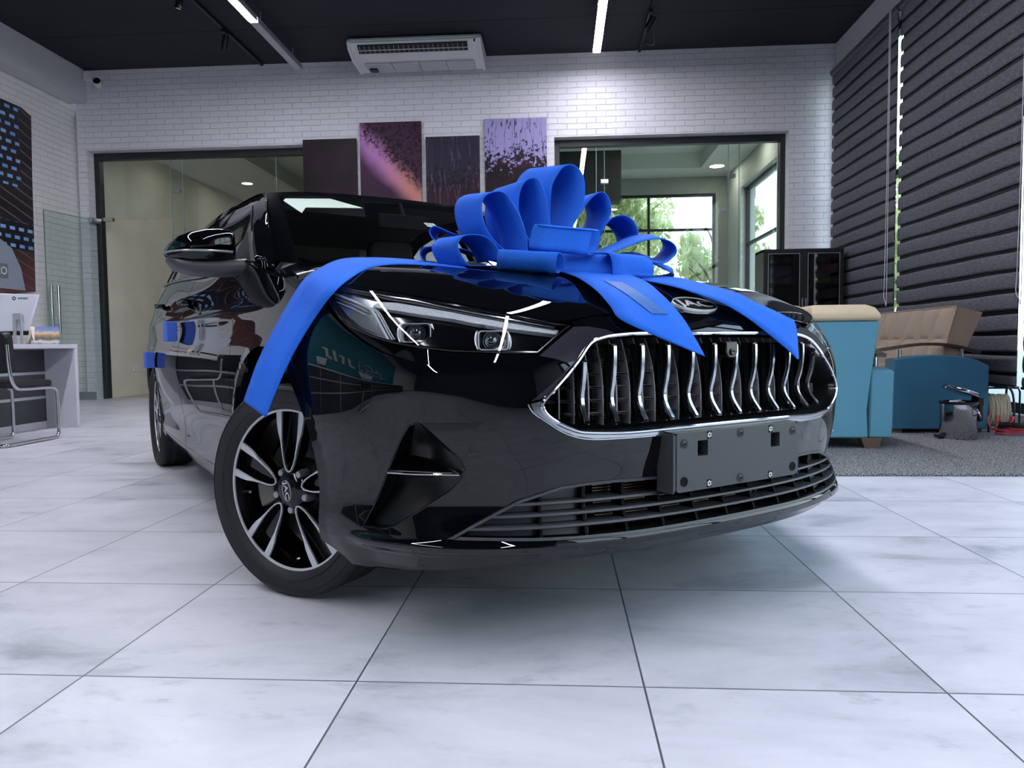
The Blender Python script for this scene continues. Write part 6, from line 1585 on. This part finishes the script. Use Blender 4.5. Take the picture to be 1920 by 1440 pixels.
    a = math.radians(188); mb = MB(); mb.tube([(.205*math.cos(a), .205*math.sin(a), .030), (.185*math.cos(a), .185*math.sin(a), .052)], [.005, .004], 8); mb.build('valve', M_steel, w_, smooth=True)
    return w_
wheel(-.010, -.780, math.radians(29), -1); wheel(-.010, .780, math.radians(29)*1, 1)
# left wheel must steer the same way
wheel(RX, -.785, 0, -1); wheel(RX, .785, 0, 1)
# ---- arch liners, underbody, core
for cx in (AC, RX):
    for sg in (1, -1):
        mb = MB(); rows = [[(cx+rl_k*math.cos(a), sg*y, .325+rl_k*math.sin(a)) for a in np.linspace(-.25, PI+.25, 24)] for y, rl_k in ((.775, .412), (.77, .43), (.52, .43))]
        mb.grid(rows); mb.add(rows[-1], [tuple(range(24))]); mb.build('arch_liner', M_void, car, smooth=True, sharp=40, solid=.004)
mb = MB(); mb.box(-3.6, .60, -.50, .50, .19, .34); mb.box(-2.33, -.43, -.83, .83, .185, .30); mb.box(-3.6, -3.18, -.72, .72, .25, .34); mb.build('underbody', M_void, car)
mb = MB(); mb.box(-.40, .60, -.46, .46, .34, .80); mb.box(-.44, -.38, -.80, .80, .34, .955); mb.build('engine_bay', M_void, car)
mb = MB(); mb.box(.60, .66, -.45, .45, .24, .72); mb.build('radiator_core', M_void, car)
# ---- interior
M_int = mat('black_interior', '0E0F11', .6, noise=.2, nscale=6)
M_seat = mat('black_seat_cover', '15171A', .45, noise=.25, nscale=4, bump=.4, bscale=9)
mb = MB(); mb.grid([[(x, y, z) for y in np.linspace(-.72, .72, 9)] for x, z in ((-.46, .965), (-.62, .985), (-.85, .975), (-.98, .93), (-1.02, .80), (-1.0, .5))]); mb.build('dashboard', M_int, car, smooth=True)
for y in (-.37, .37):
    vs, fs = cushion(.52, .52, .16, .05); st = MB().add([(-1.62+y_, y+x_, .52+z_) for x_, y_, z_ in vs], fs).build('front_seat', M_seat, car, smooth=True)
    Mb = Matrix.Translation((-1.98, y, .86)) @ Matrix.Rotation(math.radians(-68), 4, 'Y') @ Matrix.Rotation(PI/2, 4, 'Z'); vs, fs = cushion(.50, .66, .14, .05); MB().add([Mb @ Vector(v) for v in vs], fs).build('seat_back', M_seat, st, smooth=True)
    Mb = Matrix.Translation((-2.10, y, 1.25)) @ Matrix.Rotation(math.radians(-76), 4, 'Y') @ Matrix.Rotation(PI/2, 4, 'Z'); vs, fs = cushion(.27, .19, .09, .03); MB().add([Mb @ Vector(v) for v in vs], fs).build('headrest', M_seat, st, smooth=True)
Mb = Matrix.Translation((-2.85, 0, .86)) @ Matrix.Rotation(math.radians(-65), 4, 'Y') @ Matrix.Rotation(PI/2, 4, 'Z'); vs, fs = cushion(1.30, .62, .16, .05); MB().add([Mb @ Vector(v) for v in vs], fs).build('rear_seat', M_seat, car, smooth=True)
mb = MB(); a = [2*PI*i/40 for i in range(40)]; Mw = Matrix.Translation((-1.12, .37, .93)) @ Matrix.Rotation(math.radians(-68), 4, 'Y')
mb.tube([Mw @ Vector((.185*math.cos(t), .185*math.sin(t), 0)) for t in a], .014, 8, closed=True); mb.box(-.05, .05, -.17, .17, -.02, .0, Mw); mb.build('steering_wheel', M_int, car, smooth=True, sharp=50)
mb = MB(); mb.grid([[(x, y, z) for y in np.linspace(-.58, .58, 7)] for x, z in ((-1.17, 1.365), (-1.3, 1.385), (-1.9, 1.42), (-2.6, 1.35))]); mb.build('headlining', mat('grey_headlining', '1D1F1F', .8, noise=.1), car, smooth=True)
mb = MB(); mb.box(-1.055, -1.03, -.125, .125, 1.24, 1.305); mb.tube([(-1.05, 0, 1.30), (-1.09, 0, 1.37)], .01, 8); mb.build('rear_view_mirror', M_void, car, bevel=.008)
mb = MB(); mb.grid([[(-1.16+.004*i, y, 1.36-.02*i) for y in (-.52, -.15)] for i in range(4)]); mb.build('sun_visor', mat('grey_headlining'), car, solid=.01)
# paper behind the windscreen and a small barcode sticker
M_pap = mat('window_paper', 'F2F6EE', .6, noise=.04)
def onws(u, v, e): 
    P = wsf(np.array([u]), np.array([v]))[0]; return (P[0]-e*.6, P[1], P[2]-e*.8)
pp = [(.86, -.865), (.905, -.845), (.925, -.54), (.77, -.36), (.72, -.74), (.62, -.78)]
mb = MB(); mb.add([onws(u, v, .012) for u, v in pp]+[onws(u, v, .0135) for u, v in pp], [tuple(range(6)), tuple(range(6, 12))]+[(i, (i+1) % 6, 6+(i+1) % 6, 6+i) for i in range(6)]); mb.build('window_paper', M_pap, car)
q = [(.53, -.01), (.53, .062), (.585, .062), (.585, -.01)]
MB().add([onws(u, v, .010) for u, v in q]+[onws(u, v, .011) for u, v in q], [(0, 1, 2, 3), (4, 5, 6, 7), (0, 1, 5, 4), (1, 2, 6, 5), (2, 3, 7, 6), (3, 0, 4, 7)]).build('barcode_sticker', M_pap, car)
mb = MB(); rn = random.Random(2)
v = -.003
while v < .052:
    d = rn.choice((.0015, .003)); mb.add([onws(u_, v_, .0092) for u_, v_ in ((.54, v), (.54, v+d), (.575, v+d), (.575, v))], [(0, 1, 2, 3)]); v += d+rn.choice((.002, .003, .004))
mb.build('barcode_lines', M_void, car)
BOW = {
 'L1': ([(-0.000, 0.008, 0.092), (-0.013, 0.009, 0.131), (-0.016, 0.010, 0.162), (-0.011, 0.015, 0.236), (0.005, 0.018, 0.275), (0.023, 0.020, 0.298), (0.045, 0.022, 0.307), (0.067, 0.023, 0.297), (0.081, 0.023, 0.274), (0.086, 0.021, 0.244), (0.084, 0.019, 0.204), (0.074, 0.017, 0.170), (0.048, 0.013, 0.126), (0.022, 0.009, 0.087)], [(-0.119, 0.121, 0.097), (-0.132, 0.122, 0.139), (-0.136, 0.123, 0.171), (-0.130, 0.128, 0.250), (-0.114, 0.131, 0.291), (-0.094, 0.134, 0.315), (-0.071, 0.136, 0.325), (-0.048, 0.137, 0.314), (-0.033, 0.137, 0.290), (-0.028, 0.135, 0.258), (-0.030, 0.133, 0.216), (-0.041, 0.130, 0.180), (-0.068, 0.126, 0.134), (-0.096, 0.122, 0.093)]),
 'L2': ([(-0.043, -0.017, 0.064), (-0.078, -0.018, 0.090), (-0.097, -0.016, 0.142), (-0.106, -0.014, 0.185), (-0.100, -0.012, 0.228), (-0.085, -0.009, 0.255), (-0.066, -0.007, 0.265), (-0.046, -0.007, 0.258), (-0.033, -0.007, 0.232), (-0.024, -0.008, 0.202), (-0.021, -0.010, 0.167), (-0.018, -0.012, 0.124), (-0.026, -0.015, 0.072)], [(-0.147, 0.096, 0.048), (-0.184, 0.095, 0.076), (-0.204, 0.097, 0.131), (-0.214, 0.099, 0.177), (-0.208, 0.101, 0.222), (-0.191, 0.104, 0.250), (-0.171, 0.106, 0.261), (-0.150, 0.107, 0.254), (-0.136, 0.106, 0.226), (-0.127, 0.105, 0.194), (-0.124, 0.103, 0.157), (-0.120, 0.101, 0.112), (-0.129, 0.098, 0.057)]),
 'L3': ([(-0.084, -0.072, 0.024), (-0.126, -0.074, 0.039), (-0.168, -0.075, 0.075), (-0.187, -0.074, 0.101), (-0.201, -0.074, 0.134), (-0.206, -0.072, 0.172), (-0.200, -0.070, 0.198), (-0.184, -0.068, 0.211), (-0.159, -0.066, 0.216), (-0.138, -0.065, 0.209), (-0.117, -0.066, 0.180), (-0.096, -0.066, 0.138), (-0.082, -0.068, 0.091), (-0.078, -0.070, 0.045), (-0.072, -0.071, 0.023)], [(-0.170, 0.053, 0.030), (-0.215, 0.051, 0.046), (-0.259, 0.050, 0.085), (-0.279, 0.051, 0.112), (-0.294, 0.052, 0.148), (-0.300, 0.053, 0.188), (-0.293, 0.055, 0.215), (-0.276, 0.057, 0.229), (-0.249, 0.059, 0.235), (-0.227, 0.060, 0.227), (-0.205, 0.060, 0.196), (-0.183, 0.059, 0.151), (-0.167, 0.057, 0.102), (-0.163, 0.055, 0.052), (-0.157, 0.054, 0.030)]),
 'L4': ([(-0.150, -0.107, 0.006), (-0.166, -0.108, 0.004), (-0.216, -0.112, 0.005), (-0.239, -0.113, 0.007), (-0.255, -0.113, 0.026), (-0.269, -0.112, 0.055), (-0.266, -0.111, 0.074), (-0.251, -0.109, 0.088), (-0.220, -0.107, 0.091), (-0.191, -0.106, 0.084), (-0.170, -0.105, 0.067), (-0.156, -0.105, 0.046), (-0.145, -0.106, 0.021)], [(-0.234, 0.008, 0.011), (-0.252, 0.007, 0.008), (-0.305, 0.003, 0.009), (-0.329, 0.002, 0.012), (-0.346, 0.002, 0.032), (-0.361, 0.002, 0.063), (-0.358, 0.004, 0.083), (-0.341, 0.006, 0.097), (-0.308, 0.008, 0.101), (-0.278, 0.010, 0.093), (-0.256, 0.010, 0.075), (-0.241, 0.010, 0.053), (-0.230, 0.009, 0.026)]),
 'L5': ([(-0.204, 0.124, 0.085), (-0.269, 0.122, 0.114), (-0.324, 0.119, 0.133), (-0.370, 0.117, 0.153), (-0.387, 0.115, 0.143), (-0.387, 0.115, 0.129), (-0.371, 0.115, 0.110), (-0.311, 0.117, 0.086), (-0.242, 0.121, 0.067)], [(-0.202, 0.245, 0.084), (-0.267, 0.242, 0.113), (-0.323, 0.240, 0.133), (-0.369, 0.238, 0.153), (-0.384, 0.236, 0.142), (-0.381, 0.235, 0.127), (-0.362, 0.236, 0.107), (-0.296, 0.239, 0.082), (-0.220, 0.242, 0.061)]),
 'L6': ([(-0.196, 0.032, 0.029), (-0.258, 0.029, 0.065), (-0.333, 0.025, 0.078), (-0.382, 0.022, 0.077), (-0.399, 0.020, 0.066), (-0.399, 0.019, 0.049), (-0.383, 0.019, 0.033), (-0.312, 0.024, 0.021), (-0.232, 0.029, 0.019)], [(-0.192, 0.162, 0.030), (-0.258, 0.160, 0.068), (-0.337, 0.156, 0.082), (-0.389, 0.152, 0.081), (-0.407, 0.150, 0.070), (-0.407, 0.149, 0.051), (-0.390, 0.150, 0.034), (-0.314, 0.154, 0.022), (-0.230, 0.159, 0.020)]),
 'R1': ([(0.040, 0.111, 0.101), (0.054, 0.114, 0.145), (0.073, 0.117, 0.179), (0.095, 0.121, 0.211), (0.117, 0.123, 0.235), (0.140, 0.125, 0.247), (0.158, 0.126, 0.237), (0.168, 0.125, 0.210), (0.168, 0.124, 0.178), (0.150, 0.121, 0.146), (0.123, 0.117, 0.107), (0.081, 0.112, 0.069)], [(-0.037, 0.226, 0.099), (-0.022, 0.230, 0.145), (-0.002, 0.233, 0.180), (0.021, 0.236, 0.214), (0.044, 0.239, 0.240), (0.068, 0.241, 0.252), (0.087, 0.242, 0.242), (0.098, 0.241, 0.213), (0.098, 0.240, 0.179), (0.079, 0.237, 0.146), (0.050, 0.232, 0.105), (0.006, 0.227, 0.065)]),
 'R2': ([(0.093, 0.173, 0.067), (0.135, 0.178, 0.114), (0.154, 0.182, 0.151), (0.177, 0.184, 0.177), (0.206, 0.187, 0.186), (0.234, 0.188, 0.177), (0.253, 0.188, 0.152), (0.257, 0.187, 0.124), (0.233, 0.184, 0.099), (0.177, 0.179, 0.076), (0.121, 0.174, 0.053)], [(0.027, 0.288, 0.055), (0.071, 0.294, 0.104), (0.091, 0.297, 0.143), (0.115, 0.300, 0.170), (0.146, 0.303, 0.180), (0.175, 0.304, 0.171), (0.195, 0.304, 0.144), (0.200, 0.303, 0.115), (0.175, 0.300, 0.088), (0.115, 0.295, 0.064), (0.056, 0.290, 0.040)]),
 'R3': ([(0.081, 0.091, 0.044), (0.127, 0.120, 0.067), (0.184, 0.150, 0.095), (0.233, 0.180, 0.119), (0.278, 0.209, 0.129), (0.311, 0.210, 0.124), (0.332, 0.211, 0.110), (0.338, 0.210, 0.091), (0.330, 0.209, 0.074), (0.303, 0.181, 0.050), (0.258, 0.153, 0.053), (0.196, 0.124, 0.050), (0.112, 0.092, 0.039)], [(0.089, -0.031, 0.017), (0.140, -0.001, 0.039), (0.202, 0.030, 0.065), (0.256, 0.059, 0.087), (0.307, 0.088, 0.097), (0.338, 0.090, 0.091), (0.357, 0.091, 0.077), (0.362, 0.090, 0.059), (0.353, 0.088, 0.043), (0.320, 0.060, 0.021), (0.270, 0.032, 0.024), (0.204, 0.002, 0.023), (0.119, -0.029, 0.013)]),
 'R4': ([(0.088, 0.039, 0.016), (0.181, 0.108, 0.055), (0.242, 0.173, 0.068), (0.296, 0.236, 0.062), (0.343, 0.238, 0.037), (0.372, 0.239, 0.023), (0.367, 0.238, 0.011), (0.325, 0.174, -0.004), (0.226, 0.107, -0.013), (0.110, 0.040, -0.007)], [(0.089, -0.092, -0.006), (0.176, -0.024, 0.029), (0.232, 0.040, 0.039), (0.283, 0.103, 0.030), (0.328, 0.105, 0.007), (0.355, 0.106, -0.007), (0.350, 0.105, -0.018), (0.311, 0.042, -0.029), (0.218, -0.025, -0.035), (0.109, -0.092, -0.027)]),
 'F1': ([(-0.039, -0.165, 0.101), (-0.053, -0.166, 0.106), (-0.060, -0.167, 0.096), (-0.066, -0.168, 0.072), (-0.070, -0.170, 0.046), (-0.066, -0.155, 0.039), (-0.053, -0.135, 0.046), (-0.044, -0.119, 0.066), (-0.039, -0.127, 0.090), (-0.041, -0.141, 0.104), (-0.048, -0.155, 0.106)], [(0.121, -0.115, 0.092), (0.107, -0.115, 0.097), (0.100, -0.116, 0.088), (0.094, -0.118, 0.063), (0.089, -0.120, 0.037), (0.095, -0.105, 0.029), (0.109, -0.084, 0.036), (0.121, -0.069, 0.057), (0.125, -0.077, 0.081), (0.121, -0.091, 0.096), (0.113, -0.105, 0.098)]),
 'F2': ([(0.024, -0.155, 0.016), (0.017, -0.175, 0.025), (0.008, -0.186, 0.025), (0.002, -0.188, 0.001), (0.004, -0.169, -0.023), (0.014, -0.138, -0.018), (0.024, -0.136, -0.002), (0.025, -0.155, 0.016)], [(-0.137, -0.125, 0.031), (-0.143, -0.145, 0.040), (-0.152, -0.156, 0.040), (-0.158, -0.157, 0.016), (-0.158, -0.139, -0.008), (-0.150, -0.108, -0.004), (-0.140, -0.106, 0.013), (-0.137, -0.125, 0.031)]),
 'F3': ([(0.094, -0.130, 0.032), (0.135, -0.127, 0.032), (0.148, -0.127, 0.025), (0.154, -0.127, 0.005), (0.155, -0.128, -0.016), (0.151, -0.129, -0.029), (0.102, -0.133, -0.026)], [(0.202, -0.022, 0.036), (0.249, -0.019, 0.034), (0.272, -0.018, 0.021), (0.280, -0.019, -0.000), (0.277, -0.020, -0.017), (0.269, -0.021, -0.026), (0.207, -0.025, -0.021)]),
 'F3b': ([(0.008, -0.085, 0.038), (0.050, -0.082, 0.039), (0.096, -0.079, 0.038), (0.138, -0.077, 0.038), (0.175, -0.074, 0.033)], [(0.005, -0.118, -0.019), (0.049, -0.116, -0.024), (0.094, -0.113, -0.026), (0.141, -0.110, -0.027), (0.184, -0.107, -0.026)]),
 'T1': ([(-0.017, -0.089, -0.008), (0.027, -0.157, -0.024), (0.064, -0.257, -0.049), (0.102, -0.362, -0.089), (0.130, -0.417, -0.129), (0.152, -0.448, -0.161), (0.245, -0.434, -0.204), (0.346, -0.409, -0.246)], [(0.193, -0.056, -0.017), (0.215, -0.125, -0.034), (0.244, -0.185, -0.057), (0.262, -0.306, -0.095), (0.285, -0.347, -0.127), (0.309, -0.367, -0.163), (0.329, -0.388, -0.204), (0.348, -0.409, -0.247)]),
 'T2': ([(0.203, -0.025, -0.022), (0.234, -0.089, -0.039), (0.307, -0.171, -0.064), (0.363, -0.219, -0.088), (0.429, -0.236, -0.116), (0.490, -0.209, -0.148), (0.531, -0.223, -0.182), (0.602, -0.211, -0.239), (0.626, -0.201, -0.261)], [(0.265, 0.201, 0.002), (0.305, 0.183, -0.004), (0.360, 0.045, -0.024), (0.422, -0.032, -0.050), (0.495, -0.089, -0.079), (0.540, -0.108, -0.106), (0.616, -0.125, -0.146), (0.650, -0.104, -0.168), (0.632, -0.191, -0.260)]),
 'T3': ([(-0.284, 0.005, 0.019), (-0.376, 0.080, 0.040), (-0.488, 0.104, 0.054), (-0.579, 0.098, 0.058), (-0.613, -0.066, 0.035), (-0.639, -0.180, -0.002), (-0.668, -0.224, -0.037), (-0.716, -0.216, -0.100), (-0.747, -0.246, -0.171), (-0.774, -0.282, -0.248), (-0.795, -0.287, -0.304), (-0.813, -0.291, -0.355)], [(-0.241, -0.151, -0.006), (-0.314, -0.104, 0.006), (-0.397, -0.066, 0.016), (-0.461, -0.120, 0.011), (-0.498, -0.211, -0.008), (-0.513, -0.335, -0.047), (-0.540, -0.394, -0.089), (-0.592, -0.371, -0.145), (-0.634, -0.371, -0.208), (-0.667, -0.377, -0.271), (-0.694, -0.382, -0.332), (-0.716, -0.386, -0.388)]),
}
BOW_AT = (-0.0099, 2.1358, 0.9200)
# ================================================================ the gift bow on the hood
M_rib = mat('blue_ribbon_felt', '1C61CB', .8, noise=.07, nscale=90, bump=.25, bscale=400, spec=.3)
M_tape = mat('blue_tape', '2A5DA0', .6, noise=.03)
bow = empty('gift_bow', BOW_AT, 0, 'big blue ribbon bow with long tails lying on the black car bonnet', 'bow')
def ribbon_mesh(name, A, B, label=None, k=5, rows=4):
    a = smooth_path(A, k); b = smooth_path(B, k); mb = MB()
    mb.grid([[pa.lerp(pb, t/rows) for pa, pb in zip(a, b)] for t in range(rows+1)])
    o = mb.build(name, M_rib, bow, smooth=True, solid=.0028, sharp=80)
    if label: o['label'] = label
    return o
for k_, (A, B) in BOW.items():
    ribbon_mesh('ribbon_tail' if k_[0] == 'T' else 'ribbon_loop', A, B, {'T1': 'ribbon tail with a strip of tape, ending over the grille', 'T3': 'longest tail, hanging down to the front wheel'}.get(k_))
a, b = BOW['T1']; a = smooth_path(a, 5); b = smooth_path(b, 5)
def tp(i, t):
    p = a[i]; q = b[i]; n = (q-p).cross(a[i+1]-a[i]).normalized()
    if n.z < 0: n = -n
    return p.lerp(q, t)+n*.0032
MB().grid([[tp(i, t0+.02*(i-11)), tp(i, t0+.26+.02*(i-11))] for i, t0 in zip(range(11, 24), [.30]*13)]).build('tape_strip', M_tape, bow, solid=.0006)['label'] = 'dull blue tape on the left tail'
mb = MB(); mb.lathe([(0, -.005), (.07, -.005), (.075, .0), (.07, .02), (0, .025)], 24, Matrix.Translation((0, 0, .015))); mb.build('bow_centre', M_rib, bow, smooth=True)
# foam protectors on the door edges
M_foam = mat('blue_foam', '3F66C4', .85, noise=.08, nscale=60, bump=.3, bscale=250)
for (x, y, z), lab in (((-1.633, -.93, .782), 'small blue foam block stuck on the front door edge of the car'), ((-2.50, -.932, .642), 'small blue foam block stuck low on the rear door edge of the car')):
    p = Matrix.Rotation(TH, 4, 'Z') @ Vector((x, y, 0))+Vector((TX, TY, z))
    r = tag(MB().box(-.022, .10, -.022, .022, -.045, .045).build('foam_block', M_foam, None, bevel=.004), lab, 'foam block', 'blue foam door protectors'); r.location = p; r.rotation_euler = (0, 0, TH)
# ================================================================ teal wall, sign and counters on the left, mirrored in the car paint
struct(MB().box(XL, XL+.03, -2.3, 4.1, 0, 4.08).build('wall_panel', M_teal))
M_sign = mat('brushed_sign_letters', 'C9C6C0', .35, .4, noise=.05)
sg_ = empty('wall_sign', (XL+.035, 0, 0), 0, 'brushed metal dealership sign on the teal wall, mirrored in the front bumper', 'sign')
R_ = (PI/2, 0, PI/2)
text('sign_letters', 'JAC', .58, M_sign, sg_, (.0, -.62, 2.24), R_, .015, sx=1.1)
text('sign_letters', 'MOTORS', .38, M_sign, sg_, (.0, -.62, 1.78), R_, .015)
MB().box(-.005, .02, .18, .21, 1.65, 2.45).build('divider_bar', M_sign, sg_)
mb = MB()
for pts in ([(2.65, 2.40), (2.25, 2.40), (2.05, 1.95), (1.75, 1.84), (1.80, 1.74), (2.20, 1.80), (2.42, 2.28), (2.68, 2.30)], [(1.95, 2.42), (1.72, 2.42), (1.40, 1.75), (1.60, 1.75)], [(1.42, 2.25), (1.05, 2.25), (1.0, 1.75), (1.14, 1.75), (1.18, 2.13), (1.38, 2.13)], [(.84, 2.25), (.70, 2.25), (.62, 1.87), (.42, 1.87), (.42, 1.75), (.72, 1.75)]):
    mb.prism([(a, b) for a, b in pts], 'x', -.005, .02)
mb.build('logo_strokes', M_sign, sg_)
M_ctr = mat('anthracite_counter', '2E3033', .35, noise=.1, nscale=4)
def counter(x0, x1, y0, y1, label):
    r = empty('service_counter', (x0, y0, 0), 0, label, 'counter')
    w_, d_ = x1-x0, y1-y0
    MB().box(0, w_, 0, d_, 0, 1.02).build('counter_front', M_ctr, r)
    MB().box(-.03, w_+.03, -.03, d_+.03, 1.02, 1.07).build('counter_top', M_slab, r, bevel=.004)
    for z in (.34, .68): MB().box(w_, w_+.006, 0, d_, z, z+.03).build('metal_strip', M_alu, r)
    n = int(d_/.9)
    for k in range(1, n): MB().box(w_, w_+.006, k*d_/n-.008, k*d_/n+.008, .02, 1.0).build('panel_joint', M_alu, r)
    return r
counter(-6.05, -5.40, -2.6, 4.3, 'long anthracite counter with a pale top before the teal wall, mirrored in the bumper')
for x, y, a, lab in ((-4.75, .4, 2.0, 'black cantilever chair in front of the long counter, nearer the desk'), (-4.75, -1.3, 1.7, 'black cantilever chair at the far end of the long counter')):
    dup(ch, (x, y, 0), a, lab)
dup(mo, (-5.72, 2.4, 1.073), PI/2, 'white monitor on the long counter, the nearer one to the desk')
dup(mo, (-5.72, .2, 1.073), PI/2, 'white monitor on the long counter, below the sign letters')
